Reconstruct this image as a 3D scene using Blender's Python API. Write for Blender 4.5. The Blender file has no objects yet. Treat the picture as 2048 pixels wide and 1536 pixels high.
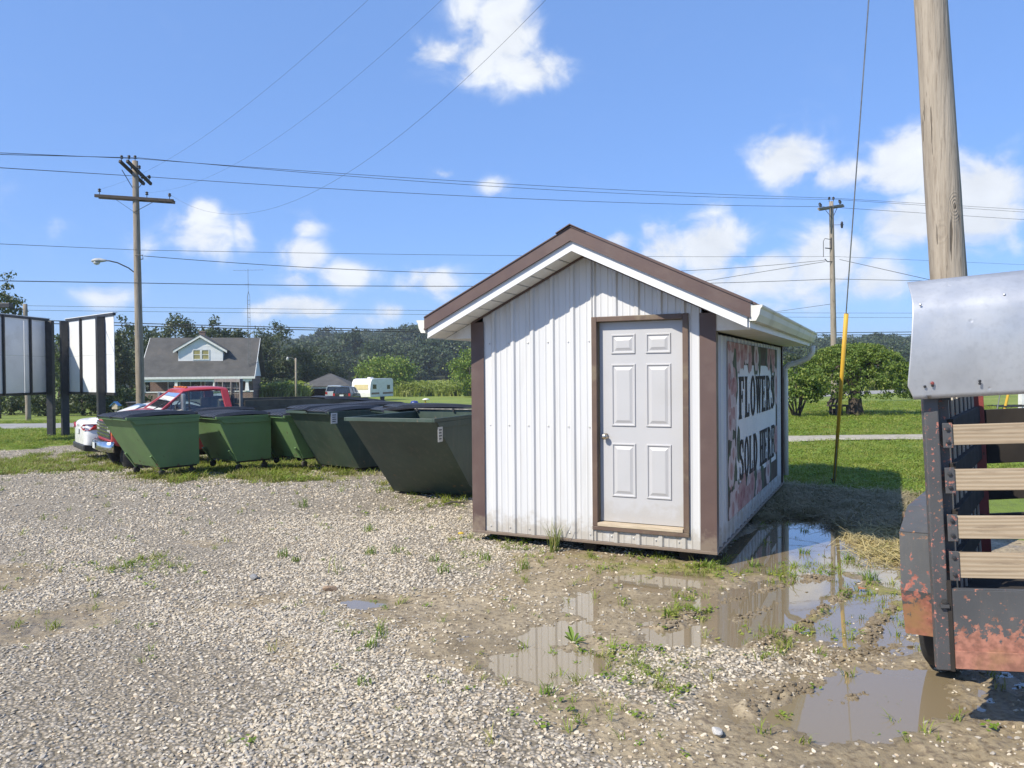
import bpy, math, random
import numpy as np
from mathutils import Vector, Matrix, Euler
SC = bpy.context.scene
COL = SC.collection
R = math.radians
PI = math.pi
rng = np.random.default_rng(11)
random.seed(5)

# ------------------------------------------------------------------ camera
F_PX, HORIZON, ROLL, CAM_H = 1540.0, 748.0, 0.5, 1.85
pitch = math.atan((768 - HORIZON) / F_PX)
c_f = Vector((0, math.cos(pitch), -math.sin(pitch)))
c_r0 = Vector((1, 0, 0)); c_u0 = Vector((0, math.sin(pitch), math.cos(pitch)))
c_r = c_r0 * math.cos(R(ROLL)) - c_u0 * math.sin(R(ROLL))
c_u = c_r0 * math.sin(R(ROLL)) + c_u0 * math.cos(R(ROLL))
cam = bpy.data.cameras.new('camera'); camo = bpy.data.objects.new('camera', cam); COL.objects.link(camo)
cam.sensor_width = 36; cam.lens = 36 * F_PX / 2048; cam.clip_start = .05; cam.clip_end = 6000
mw = Matrix.Identity(4)
for i in range(3):
    mw[i][0] = c_r[i]; mw[i][1] = c_u[i]; mw[i][2] = -c_f[i]
mw[2][3] = CAM_H
camo.matrix_world = mw
SC.camera = camo

# ------------------------------------------------------------------ light
SUN_EL = R(43.5)
SUN_AZ = Vector((-.81, -.586, 0)).normalized()          # horizontal direction towards the sun
sun_dir = SUN_AZ * math.cos(SUN_EL) + Vector((0, 0, math.sin(SUN_EL)))
sl = bpy.data.lights.new('sun', 'SUN'); sl.energy = 5.0; sl.angle = R(.53); sl.color = (1, .925, .79)
so = bpy.data.objects.new('sun', sl); COL.objects.link(so)
so.rotation_euler = sun_dir.to_track_quat('Z', 'Y').to_euler()
so.location = (0, 0, 60)

SC.view_settings.view_transform = 'Standard'; SC.view_settings.look = 'None'
SC.view_settings.exposure = 0.42; SC.view_settings.gamma = 1; SC.view_settings.use_curve_mapping = False
SC.render.engine = 'CYCLES'
SC.cycles.max_bounces = 6; SC.cycles.transparent_max_bounces = 12
SC.cycles.diffuse_bounces = 3; SC.cycles.glossy_bounces = 3
SC.cycles.caustics_reflective = False; SC.cycles.caustics_refractive = False
SC.cycles.use_denoising = True

world = bpy.data.worlds.new('World'); SC.world = world; world.use_nodes = True
wn, wl = world.node_tree.nodes, world.node_tree.links
wn.clear()
def WN(t, **k):
    n = wn.new(t)
    for a, b in k.items(): setattr(n, a, b)
    return n
def wmath(op, a, b=None, c=None, clamp=False):
    n = WN('ShaderNodeMath', operation=op, use_clamp=clamp)
    for i, s in enumerate((a, b, c)):
        if s is None: continue
        if isinstance(s, (int, float)): n.inputs[i].default_value = s
        else: wl.new(s, n.inputs[i])
    return n.outputs[0]
sky = WN('ShaderNodeTexSky', sky_type='NISHITA'); sky.sun_disc = False
sky.sun_elevation = SUN_EL
sky.sun_rotation = math.atan2(SUN_AZ.x, SUN_AZ.y)
sky.air_density = 1.0; sky.dust_density = .4; sky.ozone_density = 3.0; sky.altitude = 250
tc = WN('ShaderNodeTexCoord')
sep = WN('ShaderNodeSeparateXYZ'); wl.new(tc.outputs['Generated'], sep.inputs[0])
az = wmath('ARCTAN2', sep.outputs[0], sep.outputs[1])
el = wmath('ARCSINE', sep.outputs[2])
# cumulus clouds: (azimuth, elevation, half width, half height, strength)
def adir(px, py):
    d = (c_f + c_r * ((px - 1024) / F_PX) + c_u * (-(py - 768) / F_PX)).normalized()
    return math.atan2(d.x, d.y), math.asin(d.z)
clouds = [(1010, 60, 62, 92, 1.), (1065, 140, 62, 36, .85), (935, 15, 34, 46, .7), (885, 108, 60, 22, .75), (830, 88, 24, 16, .45),
          (960, 120, 56, 44, .8), (1572, 318, 58, 46, 1.1), (1690, 348, 62, 24, .75), (1822, 312, 62, 44, 1.05), (1790, 350, 66, 34, .8),
          (1955, 380, 74, 52, 1.2), (1830, 440, 74, 38, 1.1), (1960, 440, 70, 44, 1.15), (1900, 330, 60, 30, .6),
          (410, 472, 62, 44, .66), (405, 425, 30, 24, .7), (485, 468, 26, 42, .5), (608, 512, 40, 34, .85), (612, 458, 34, 24, .5),
          (690, 552, 60, 28, .66), (598, 560, 34, 20, .6), (862, 566, 56, 30, .9), (600, 616, 66, 22, .9), (520, 624, 30, 18, .6),
          (785, 622, 36, 22, .66), (890, 352, 32, 20, .52), (985, 375, 36, 22, .56), (105, 455, 20, 16, .3), (215, 590, 54, 26, .5), (290, 490, 34, 24, .36),
          (1422, 492, 62, 56, 1.15), (1330, 500, 64, 48, .85), (1300, 470, 26, 28, .7), (1240, 486, 34, 20, .8), (1545, 540, 60, 34, .9), (1650, 520, 60, 54, 1.1), (1480, 560, 150, 40, .8),
          (1750, 560, 70, 38, .8), (1640, 590, 120, 30, .55), (2010, 480, 60, 28, .5), (700, 640, 240, 18, .35), (1500, 620, 200, 24, .45),
          # the same kind of sky goes on outside the frame
          (-260, 400, 110, 60, .9), (-600, 520, 160, 60, .9), (2350, 420, 120, 70, 1.), (2700, 540, 180, 60, .9), (1500, -420, 110, 60, .8), (500, -520, 120, 60, .8)]
acc = None
for (px, py, hw, hh, st) in clouds:
    a, e = adir(px, py)
    sa, se = hw / F_PX * .98, hh / F_PX * .98
    dx = wmath('MULTIPLY', wmath('SUBTRACT', az, a), 1 / sa)
    dy = wmath('MULTIPLY', wmath('SUBTRACT', el, e), 1 / se)
    r2 = wmath('MULTIPLY_ADD', dx, dx, wmath('MULTIPLY', dy, dy))
    g = wmath('MULTIPLY', wmath('EXPONENT', wmath('MULTIPLY', r2, -.8)), st)
    acc = g if acc is None else wmath('MAXIMUM', acc, g)
nz = WN('ShaderNodeTexNoise'); nz.inputs['Scale'].default_value = 18; nz.inputs['Detail'].default_value = 9; nz.inputs['Roughness'].default_value = .57
nz.inputs['Distortion'].default_value = .35
mp = WN('ShaderNodeMapping'); mp.inputs['Scale'].default_value = (1, 1, 1.35)
wl.new(tc.outputs['Generated'], mp.inputs[0]); wl.new(mp.outputs[0], nz.inputs['Vector'])
nlow = WN('ShaderNodeTexNoise'); nlow.inputs['Scale'].default_value = 3.2; nlow.inputs['Detail'].default_value = 3
wl.new(tc.outputs['Generated'], nlow.inputs['Vector'])
wisp = wmath('MULTIPLY', wmath('SUBTRACT', nlow.outputs[0], .52), .35)
dens = wmath('ADD', wmath('MULTIPLY', acc, .95), wmath('MULTIPLY', wmath('SUBTRACT', nz.outputs[0], .5), 1.85))
dens = wmath('ADD', dens, wisp)
mr = WN('ShaderNodeMapRange', interpolation_type='SMOOTHSTEP'); mr.inputs[1].default_value = .1; mr.inputs[2].default_value = .82
wl.new(dens, mr.inputs[0])
cmask = wmath('MULTIPLY', mr.outputs[0], wmath('MINIMUM', wmath('MULTIPLY', wmath('ADD', acc, .02), 2.2), .95), clamp=True)
# cloud body: white, a little grey-blue where thick and low
shade = WN('ShaderNodeMapRange'); shade.inputs[1].default_value = .3; shade.inputs[2].default_value = .75
shade.inputs[3].default_value = .86; shade.inputs[4].default_value = 1.06
wl.new(nz.outputs[0], shade.inputs[0])
ccol = WN('ShaderNodeMix', data_type='RGBA', blend_type='MULTIPLY'); ccol.inputs[0].default_value = 1
ccol.inputs[6].default_value = (7.2, 7.5, 7.9, 1)
wl.new(shade.outputs[0], ccol.inputs[7])
# sky tint: the photograph's blue is fuller than the model's
hs = WN('ShaderNodeMix', data_type='RGBA', blend_type='MULTIPLY'); hs.inputs[0].default_value = 1
hs.inputs[7].default_value = (.86, 1.08, 1.50, 1)
wl.new(sky.outputs[0], hs.inputs[6])
hs2 = WN('ShaderNodeMix', data_type='RGBA'); hs2.inputs[0].default_value = .5; wl.new(hs.outputs[2], hs2.inputs[6]); hs2.inputs[7].default_value = (1.95, 3.65, 7.3, 1)
smix = WN('ShaderNodeMix', data_type='RGBA'); wl.new(cmask, smix.inputs[0]); wl.new(hs2.outputs[2], smix.inputs[6]); wl.new(ccol.outputs[2], smix.inputs[7])
bg = WN('ShaderNodeBackground'); bg.inputs['Strength'].default_value = .1
wl.new(smix.outputs[2], bg.inputs['Color'])
wo = WN('ShaderNodeOutputWorld'); wl.new(bg.outputs[0], wo.inputs[0])
world.cycles.sampling_method = 'MANUAL'; world.cycles.sample_map_resolution = 512

# ------------------------------------------------------------------ numeric noise and terrain
def _hash(ix, iy, seed):
    n = (ix.astype(np.int64) * 374761393 + iy.astype(np.int64) * 668265263 + seed * 974711) & 0x7fffffff
    n = ((n ^ (n >> 13)) * 1274126177) & 0x7fffffff
    n = n ^ (n >> 16)
    return (n & 0xffff) / 65535.0
def vnoise(x, y, s, seed=0):
    x = np.asarray(x, float) * s; y = np.asarray(y, float) * s
    ix, iy = np.floor(x), np.floor(y); fx, fy = x - ix, y - iy
    fx = fx * fx * (3 - 2 * fx); fy = fy * fy * (3 - 2 * fy)
    a = _hash(ix, iy, seed); b = _hash(ix + 1, iy, seed); c = _hash(ix, iy + 1, seed); d = _hash(ix + 1, iy + 1, seed)
    return (a * (1 - fx) + b * fx) * (1 - fy) + (c * (1 - fx) + d * fx) * fy
def fbm(x, y, s, seed=0, o=4):
    t = 0; a = 1; n = 0
    for i in range(o):
        t = t + a * vnoise(x, y, s * 2 ** i, seed + i * 17); n += a; a *= .5
    return t / n
def sstep(a, b, x):
    t = np.clip((np.asarray(x, float) - a) / (b - a), 0, 1); return t * t * (3 - 2 * t)
_DY = [-1e4, 12.5, 15, 18, 25, 40, 80, 120, 220, 1e5]; _DZ = [0, 0, -.06, -.24, -.3, -.5, -1.0, -1.2, -1.3, -1.3]
def base(x, y):
    x = np.asarray(x, float); y = np.asarray(y, float)
    u = x / np.maximum(y, 1)
    k = 1 - .94 * sstep(-.06, .16, u)
    return np.interp(y, _DY, _DZ) * k
def ray(px, py):
    return c_f + c_r * ((px - 1024) / F_PX) + c_u * (-(py - 768) / F_PX)
def G(px, py, dz=0.0):                      # where a line of sight of the photograph meets the terrain
    d = ray(px, py); t = 3.0
    lo, hi = 1.0, 900.0
    for _ in range(60):
        m = (lo + hi) / 2
        p = d * m
        if CAM_H + p.z > float(base(p.x, p.y)) + dz: lo = m
        else: hi = m
    p = d * lo
    return Vector((p.x, p.y, CAM_H + p.z))
def P(px, py, Y):                           # the point at forward distance Y
    d = ray(px, py); t = Y / d.y
    return Vector((d.x * t, Y, CAM_H + d.z * t))
def gz(x, y): return float(base(x, y))

# ------------------------------------------------------------------ mesh builder
class MB:
    def __init__(s): s.v = []; s.f = []
    def add(s, vs, fs):
        o = len(s.v); s.v += [tuple(p) for p in vs]; s.f += [tuple(i + o for i in f) for f in fs]; return s
    def box(s, c, d, rot=None):
        c = Vector(c); hx, hy, hz = d[0] / 2, d[1] / 2, d[2] / 2
        vs = [Vector((x, y, z)) for z in (-hz, hz) for y in (-hy, hy) for x in (-hx, hx)]
        if rot is not None: vs = [rot @ p for p in vs]
        return s.add([c + p for p in vs], [(0, 2, 3, 1), (4, 5, 7, 6), (0, 1, 5, 4), (2, 6, 7, 3), (0, 4, 6, 2), (1, 3, 7, 5)])
    def box2(s, a, b):
        return s.box([(a[i] + b[i]) / 2 for i in range(3)], [abs(b[i] - a[i]) for i in range(3)])
    def bar(s, a, b, w, h, up=(0, 0, 1)):
        a, b = Vector(a), Vector(b); y = (b - a); L = y.length; y.normalize()
        up = Vector(up)
        if abs(y.dot(up)) > .98: up = Vector((1, 0, 0))
        x = y.cross(up).normalized(); z = x.cross(y)
        rot = Matrix((x, y, z)).transposed()
        return s.box((a + b) / 2, (w, L, h), rot)
    def tube(s, pts, r, n=8, cap=True):
        pts = [Vector(p) for p in pts]; m = len(pts)
        rs = r if isinstance(r, (list, tuple)) else [r] * m
        vs = []; fs = []
        ref = None
        for i, p in enumerate(pts):
            t = (pts[min(i + 1, m - 1)] - pts[max(i - 1, 0)]).normalized()
            if ref is None:
                ref = Vector((0, 0, 1)) if abs(t.z) < .9 else Vector((1, 0, 0))
            x = t.cross(ref).normalized(); ref = x.cross(t).normalized()
            for k in range(n):
                a = 2 * PI * k / n
                vs.append(p + (x * math.cos(a) + ref * math.sin(a)) * rs[i])
        for i in range(m - 1):
            for k in range(n):
                k2 = (k + 1) % n
                fs.append((i * n + k, i * n + k2, (i + 1) * n + k2, (i + 1) * n + k))
        if cap: fs.append(tuple(range(n - 1, -1, -1))); fs.append(tuple((m - 1) * n + k for k in range(n)))
        return s.add(vs, fs)
    def poly(s, pts): return s.add(pts, [tuple(range(len(pts)))])
    def ext(s, pts, vec):                   # closed prism from a planar outline
        n = len(pts); vec = Vector(vec); a = [Vector(p) for p in pts]; b = [p + vec for p in a]
        fs = [tuple(range(n - 1, -1, -1)), tuple(range(n, 2 * n))]
        fs += [(i, (i + 1) % n, n + (i + 1) % n, n + i) for i in range(n)]
        return s.add(a + b, fs)
    def loft(s, secs, closed=True, cap=True):
        n = len(secs[0]); o = []
        for q in secs: o += q
        fs = []
        for i in range(len(secs) - 1):
            for k in range(n if closed else n - 1):
                k2 = (k + 1) % n
                fs.append((i * n + k, i * n + k2, (i + 1) * n + k2, (i + 1) * n + k))
        if cap: fs.append(tuple(range(n - 1, -1, -1))); fs.append(tuple((len(secs) - 1) * n + k for k in range(n)))
        return s.add(o, fs)
    def lathe(s, prof, n=16, axis='z', c=(0, 0, 0)):
        secs = []
        for (r, h) in prof:
            q = []
            for k in range(n):
                a = 2 * PI * k / n
                x, y = r * math.cos(a), r * math.sin(a)
                q.append(Vector(c) + (Vector((x, y, h)) if axis == 'z' else Vector((h, x, y)) if axis == 'x' else Vector((x, h, y))))
            secs.append(q)
        return s.loft(secs)
    def mesh(s, name, mat, smooth=False):
        me = bpy.data.meshes.new(name); me.from_pydata(s.v, [], s.f); me.validate()
        import bmesh
        bm = bmesh.new(); bm.from_mesh(me); bmesh.ops.recalc_face_normals(bm, faces=bm.faces); bm.to_mesh(me); bm.free()
        if mat: me.materials.append(mat)
        if smooth: me.polygons.foreach_set('use_smooth', [True] * len(me.polygons))
        me.update(); return me
    def build(s, name, mat, parent=None, smooth=False, bevel=0, seg=2, kind=None):
        o = bpy.data.objects.new(name, s.mesh(name, mat, smooth)); COL.objects.link(o)
        if parent: o.parent = parent
        if bevel:
            b = o.modifiers.new('Bevel', 'BEVEL'); b.width = bevel; b.segments = seg; b.limit_method = 'ANGLE'; b.angle_limit = R(35)
            b.harden_normals = False
        if kind: o['kind'] = kind
        return o
def rawmesh(name, V, Fq, mat, smooth=False, parent=None, kind=None):      # fast path for numpy quads or tris
    me = bpy.data.meshes.new(name)
    V = np.asarray(V, np.float32); Fq = np.asarray(Fq, np.int32); k = Fq.shape[1]
    me.vertices.add(len(V)); me.vertices.foreach_set('co', V.ravel())
    me.loops.add(Fq.size); me.loops.foreach_set('vertex_index', Fq.ravel())
    me.polygons.add(len(Fq)); me.polygons.foreach_set('loop_start', np.arange(len(Fq), dtype=np.int32) * k)
    me.polygons.foreach_set('loop_total', np.full(len(Fq), k, np.int32))
    if smooth: me.polygons.foreach_set('use_smooth', np.ones(len(Fq), bool))
    me.update(calc_edges=True)
    if mat: me.materials.append(mat)
    o = bpy.data.objects.new(name, me); COL.objects.link(o)
    if parent: o.parent = parent
    if kind: o['kind'] = kind
    return o
def tag(o, label=None, cat=None, group=None, kind=None):
    if label: o['label'] = label
    if cat: o['category'] = cat
    if group: o['group'] = group
    if kind: o['kind'] = kind
    return o
def thing(name, label, cat, loc=(0, 0, 0), rz=0.0, group=None):
    o = bpy.data.objects.new(name, None); COL.objects.link(o); o.empty_display_size = .2
    o.location = loc; o.rotation_euler = (0, 0, rz)
    return tag(o, label, cat, group)
def kids(o): return [c for c in bpy.data.objects if c.parent == o]
def copy_tree(o, parent=None):
    c = o.copy(); COL.objects.link(c)
    if parent: c.parent = parent
    for ch in kids(o): copy_tree(ch, c)
    return c

# ------------------------------------------------------------------ materials
def nmat(name):
    m = bpy.data.materials.new(name); m.use_nodes = True
    nt = m.node_tree; b = nt.nodes['Principled BSDF']; return m, nt, b
class NT:
    def __init__(s, nt): s.nt = nt
    def n(s, t, ins=None, **k):
        nd = s.nt.nodes.new(t)
        for a, b in k.items(): setattr(nd, a, b)
        for a, b in (ins or {}).items():
            if hasattr(b, 'is_output'): s.nt.links.new(b, nd.inputs[a])
            else: nd.inputs[a].default_value = b
        return nd
    def link(s, a, b): s.nt.links.new(a, b)
    def coord(s, scale=(1, 1, 1), kind='Object'):
        t = s.n('ShaderNodeTexCoord'); m = s.n('ShaderNodeMapping', {0: t.outputs[kind], 'Scale': scale}); return m.outputs[0]
    def noise(s, v, sc, det=4, ro=.55, dist=0):
        return s.n('ShaderNodeTexNoise', {'Vector': v, 'Scale': sc, 'Detail': det, 'Roughness': ro, 'Distortion': dist}).outputs[0]
    def ramp(s, f, a, b, smooth=True, lo=0., hi=1.):
        n = s.n('ShaderNodeMapRange', {0: f, 1: a, 2: b, 3: lo, 4: hi}); n.interpolation_type = 'SMOOTHSTEP' if smooth else 'LINEAR'; return n.outputs[0]
    def mix(s, f, a, b, blend='MIX'):
        n = s.n('ShaderNodeMix', data_type='RGBA', blend_type=blend)
        for i, q in ((0, f), (6, a), (7, b)):
            if hasattr(q, 'is_output'): s.nt.links.new(q, n.inputs[i])
            elif i == 0: n.inputs[0].default_value = q
            else: n.inputs[i].default_value = (*q, 1) if len(q) == 3 else q
        return n.outputs[2]
    def math(s, op, a, b=0., c=0.):
        n = s.n('ShaderNodeMath', operation=op)
        for i, q in enumerate((a, b, c)):
            if hasattr(q, 'is_output'): s.nt.links.new(q, n.inputs[i])
            else: n.inputs[i].default_value = q
        return n.outputs[0]
    def bump(s, h, st=.3, d=.01, nrm=None):
        i = {'Height': h, 'Strength': st, 'Distance': d}
        if nrm is not None: i['Normal'] = nrm
        return s.n('ShaderNodeBump', i).outputs[0]
def splash(m, z0, z1, col, amt=.6, sc=9):
    nt = m.node_tree; b = nt.nodes['Principled BSDF']; t = NT(nt); src = b.inputs['Base Color'].links[0].from_socket
    v = t.coord(); z = t.n('ShaderNodeSeparateXYZ', {0: v}).outputs[2]
    k = t.math('ADD', t.ramp(z, z0, z1, lo=.42, hi=-.12), t.noise(v, sc, 7, .7))
    t.link(t.mix(t.math('MULTIPLY', t.ramp(k, .58, .92), amt), src, col), b.inputs['Base Color'])
def pm(name, c1, c2=None, sc=4, rough=.6, metal=0, bump=0, bsc=60, bd=.004, stretch=(1, 1, 1), spec=.5, dirt=None, dsc=2.5, damt=.5, det=5):
    m, nt, b = nmat(name); t = NT(nt)
    v = t.coord(stretch)
    c2 = c2 or tuple(x * .82 for x in c1)
    col = t.mix(t.ramp(t.noise(v, sc, det), .3, .7), c1, c2)
    if dirt: col = t.mix(t.math('MULTIPLY', t.ramp(t.noise(v, dsc, 6, .65), .5, .72), damt), col, dirt)
    t.link(col, b.inputs['Base Color'])
    rn = t.ramp(t.noise(v, sc * 2.3, 4), .2, .8, lo=max(rough - .08, .02), hi=min(rough + .1, 1)); t.link(rn, b.inputs['Roughness'])
    b.inputs['Metallic'].default_value = metal; b.inputs['Specular IOR Level'].default_value = spec
    if bump: t.link(t.bump(t.noise(v, bsc, 4), bump, bd), b.inputs['Normal'])
    return m
# ------------------------------------------------------------------ zones of the lot (world polygons)
def wp(pts): return np.array([[q.x, q.y] for q in (p if isinstance(p, Vector) else G(*p) for p in pts)])
V2 = lambda x, y: Vector((x, y, 0))
def sd_poly(x, y, poly):                    # signed distance, negative inside
    x = np.asarray(x, float); y = np.asarray(y, float)
    d = np.full(x.shape, 1e9); ins = np.zeros(x.shape, bool); n = len(poly)
    for i in range(n):
        ax, ay = poly[i]; bx, by = poly[(i + 1) % n]
        ex, ey = bx - ax, by - ay
        t = np.clip(((x - ax) * ex + (y - ay) * ey) / (ex * ex + ey * ey + 1e-12), 0, 1)
        d = np.minimum(d, (x - ax - t * ex) ** 2 + (y - ay - t * ey) ** 2)
        c = (ay > y) != (by > y)
        with np.errstate(divide='ignore', invalid='ignore'):
            ins ^= c & (x < ax + (y - ay) * ex / (by - ay + 1e-12))
    d = np.sqrt(d); return np.where(ins, -d, d)
LOT = wp([(-500, 916), (-200, 912), (0, 904), (140, 893), (260, 886), (420, 884), (700, 872), (900, 868), (1010, 880), V2(4.0, 13.2), (1572, 976), (1660, 990), (1800, 1018), (1870, 1060), (2110, 1100), (2700, 1160), V2(9, 4), V2(9, -14), V2(-34, -14), V2(-34, 19)])
MUD = [(wp([(640, 1196), (800, 1186), (930, 1166), (1050, 1112), (1180, 1102), (1430, 1112), (1560, 985), (1800, 1000), (2100, 1040), (2400, 1250), (2400, 1480), (2048, 1620), (1700, 1700), (1350, 1620), (1150, 1490), (1000, 1400), (930, 1370), (850, 1312), (760, 1272), (700, 1236)]), 1.),
       (wp([(380, 1088), (480, 1082), (520, 1090), (400, 1105)]), 1.), (wp([(-50, 1130), (70, 1128), (90, 1160), (-20, 1190)]), 1.),
       (wp([(-50, 1235), (180, 1215), (220, 1250), (60, 1290), (-50, 1280)]), 1.), (wp([(380, 1232), (520, 1196), (610, 1190), (500, 1226)]), 1.),
       (wp([(470, 1290), (620, 1270), (600, 1345), (480, 1350)]), .75), (wp([(560, 1196), (660, 1186), (700, 1240), (600, 1220)]), .7)]
GPATCH = [(wp([(1230, 1330), (1330, 1300), (1480, 1296), (1650, 1310), (1660, 1340), (1560, 1366), (1430, 1400), (1380, 1450), (1280, 1420), (1180, 1380)]), .85),
          (wp([(1300, 1440), (1450, 1470), (1420, 1560), (1300, 1560)]), .6), (wp([(900, 1150), (1000, 1140), (1010, 1190), (920, 1200)]), .5)]
POOLS = [wp(p) for p in (
    [(975, 1308), (1090, 1296), (1190, 1308), (1250, 1318), (1240, 1350), (1100, 1366), (985, 1358)], [(1050, 1255), (1200, 1230), (1200, 1272), (1060, 1290)],
    [(1140, 1195), (1195, 1180), (1200, 1246), (1150, 1238)], [(1270, 1262), (1410, 1252), (1416, 1298), (1290, 1300)],
    [(1425, 1112), (1560, 1032), (1640, 1040), (1690, 1062), (1700, 1085), (1800, 1120), (1805, 1180), (1700, 1145), (1560, 1150), (1470, 1142)],
    [(1400, 1215), (1560, 1168), (1690, 1150), (1700, 1178), (1600, 1262), (1500, 1290), (1420, 1290)], [(1620, 1245), (1700, 1190), (1726, 1218), (1650, 1284)],
    [(1740, 1252), (1790, 1190), (1812, 1230), (1765, 1290)], [(1530, 1430), (1620, 1372), (1760, 1345), (1830, 1335), (1880, 1342), (1900, 1400), (1860, 1455), (1820, 1480), (1640, 1486)],
    [(1200, 1150), (1420, 1140), (1440, 1170), (1300, 1185)], [(640, 1202), (780, 1194), (800, 1214), (690, 1222)])]
RUTS = [([(1330, 1256), (1450, 1204), (1640, 1152)], .034), ([(1470, 1240), (1580, 1196), (1665, 1157)], .03), ([(1510, 1296), (1600, 1250), (1695, 1180)], .055),
        ([(1735, 1285), (1760, 1240), (1800, 1205)], .045), ([(1490, 1424), (1570, 1386), (1640, 1366)], .028), ([(1610, 1414), (1700, 1396), (1740, 1384)], .028), ([(1560, 1330), (1680, 1320), (1790, 1290)], .025)]
RUTS = [(wp(p), h) for p, h in RUTS]
GREEN = [(wp(p), w) for p, w in (
    ([(0, 915), (250, 905), (300, 925), (200, 950), (-200, 956), (-200, 920)], .34), ([(240, 952), (420, 930), (560, 918), (640, 915), (780, 915), (775, 945), (700, 962), (500, 967), (320, 967)], .62),
    ([(330, 895), (640, 895), (640, 930), (330, 935)], .3), ([(760, 972), (800, 985), (940, 1000), (940, 1016), (820, 1006)], .45), ([(140, 1128), (340, 1110), (360, 1150), (200, 1172)], .4), ([(1180, 1118), (1440, 1128), (1480, 1140), (1750, 1100), (1800, 1160), (1600, 1152), (1450, 1172), (1280, 1160)], .8),
    ([(1270, 1220), (1400, 1196), (1450, 1232), (1330, 1262)], .55), ([(1190, 1300), (1580, 1286), (1620, 1306), (1500, 1316), (1400, 1380), (1330, 1400), (1240, 1380)], .5),
    ([(1600, 1244), (1800, 1140), (1812, 1230), (1700, 1292)], .85), ([(840, 1100), (1000, 1080), (1100, 1086), (1090, 1120), (960, 1150), (860, 1156)], .42), ([(1100, 1352), (1300, 1300), (1310, 1420), (1150, 1440)], .3), ([(640, 1270), (760, 1270), (770, 1340), (650, 1340)], .1), ([(960, 1360), (1160, 1370), (1180, 1480), (1000, 1460)], .12))]
STRAW = [wp([(1676, 1074), (1740, 1062), (1860, 1056), (1900, 1120), (1760, 1130), (1720, 1110)]), wp([(1795, 996), (1900, 996), (1900, 1040), (1800, 1034)])]
DEAD = wp([(1545, 1000), (1572, 976), (1660, 985), (1810, 1000), (1806, 1060), (1690, 1066), (1640, 1042), (1520, 1040)])

def zones(x, y):
    w = lambda s, a: (fbm(x, y, s, 3) - .5) * a
    jit = w(1.6, .9) + w(6, .25)
    lot = sstep(.35, -.35, sd_poly(x, y, LOT) + jit * 1.2)
    near = (y < 24) & (y > 1.5)
    mud = np.zeros_like(x); pool = np.zeros_like(x); green = np.zeros_like(x); straw = np.zeros_like(x); rut = np.zeros_like(x)
    xn, yn = x[near], y[near]; j = jit[near]
    m = np.zeros_like(xn)
    for p, a in MUD: m = np.maximum(m, a * sstep(.28, -.28, sd_poly(xn, yn, p) + j * .85))
    for p, a in GPATCH: m = m * (1 - a * sstep(.25, -.25, sd_poly(xn, yn, p) + j * .7))
    mud[near] = m
    q = np.zeros_like(xn)
    for p in POOLS: q = np.maximum(q, sstep(.10, -.16, sd_poly(xn, yn, p) + j * .22))
    pool[near] = q
    q = np.zeros_like(xn)
    for p, a in GREEN: q = np.maximum(q, a * sstep(.3, -.3, sd_poly(xn, yn, p) + j * .8))
    green[near] = q
    q = np.zeros_like(xn)
    for p in STRAW: q = np.maximum(q, sstep(.12, -.12, sd_poly(xn, yn, p) + j * .3))
    straw[near] = q
    dead = sstep(.3, -.3, sd_poly(x, y, DEAD) + jit * .5)
    q = np.zeros_like(xn)
    for p, h in RUTS:
        d = np.full(xn.shape, 1e9)
        for i in range(len(p) - 1):
            ax, ay = p[i]; ex, ey = p[i + 1] - p[i]
            t = np.clip(((xn - ax) * ex + (yn - ay) * ey) / (ex * ex + ey * ey), 0, 1)
            d = np.minimum(d, np.hypot(xn - ax - t * ex, yn - ay - t * ey))
        d = d + (vnoise(xn, yn, 7, 9) - .5) * .07 + (vnoise(xn, yn, 22, 19) - .5) * .05
        q = q + .55 * h * np.exp(-(d / .05) ** 2) * (.1 + 1.0 * vnoise(xn, yn, 12, 4) + .7 * vnoise(xn, yn, 34, 14)) - h * .35 * np.exp(-((d - .13) / .08) ** 2)
    rut[near] = q
    return dict(lot=lot, mud=mud * lot, pool=pool, green=green, straw=straw, dead=dead, rut=rut)
def height(x, y, z=None):
    z = z or zones(x, y)
    b = base(x, y)
    near = (np.asarray(y) < 26)
    g = .024 + .022 * (fbm(x, y, .9, 21) - .5) + .012 * (fbm(x, y, 5, 5) - .5)
    m = .006 + .024 * (fbm(x, y, 1.1, 31) - .5) + .024 * (fbm(x, y, 6, 41) - .5) + .018 * (fbm(x, y, 22, 51, 2) - .5)
    gr = .03 + .05 * (fbm(x, y, .5, 61) - .5) + .03 * (fbm(x, y, 3, 62) - .5)
    h = gr * (1 - z['lot']) + z['lot'] * (g * (1 - z['mud']) + m * z['mud']) - .030 * z['pool'] + z['rut'] + .012 * z['straw']
    h = np.where(near, h, gr)
    return b + h

# ------------------------------------------------------------------ ground sheet
ys = list(np.arange(-60, -6, 6.)) + list(np.arange(-6, 1.9, .8))
yv = 2.2
while yv < 24: ys.append(yv); yv *= 1.0052
while yv < 1900: ys.append(yv); yv *= 1.035
ys = np.array(ys)
us = np.concatenate([np.linspace(-4, -1.0, 16)[:-1], np.linspace(-1.0, -.62, 40)[:-1], np.linspace(-.62, .66, 520)[:-1], np.linspace(.66, 1.0, 36)[:-1], np.linspace(1.0, 4, 16)])
sw = np.maximum(ys, 2.4) + .6
GX = us[None, :] * sw[:, None]; GY = np.repeat(ys[:, None], len(us), 1)
ZN = zones(GX, GY); GZ = height(GX, GY, ZN)
nr, nc = GX.shape
idx = np.arange(nr * nc).reshape(nr, nc)
FQ = np.stack([idx[:-1, :-1], idx[:-1, 1:], idx[1:, 1:], idx[1:, :-1]], -1).reshape(-1, 4)
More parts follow.
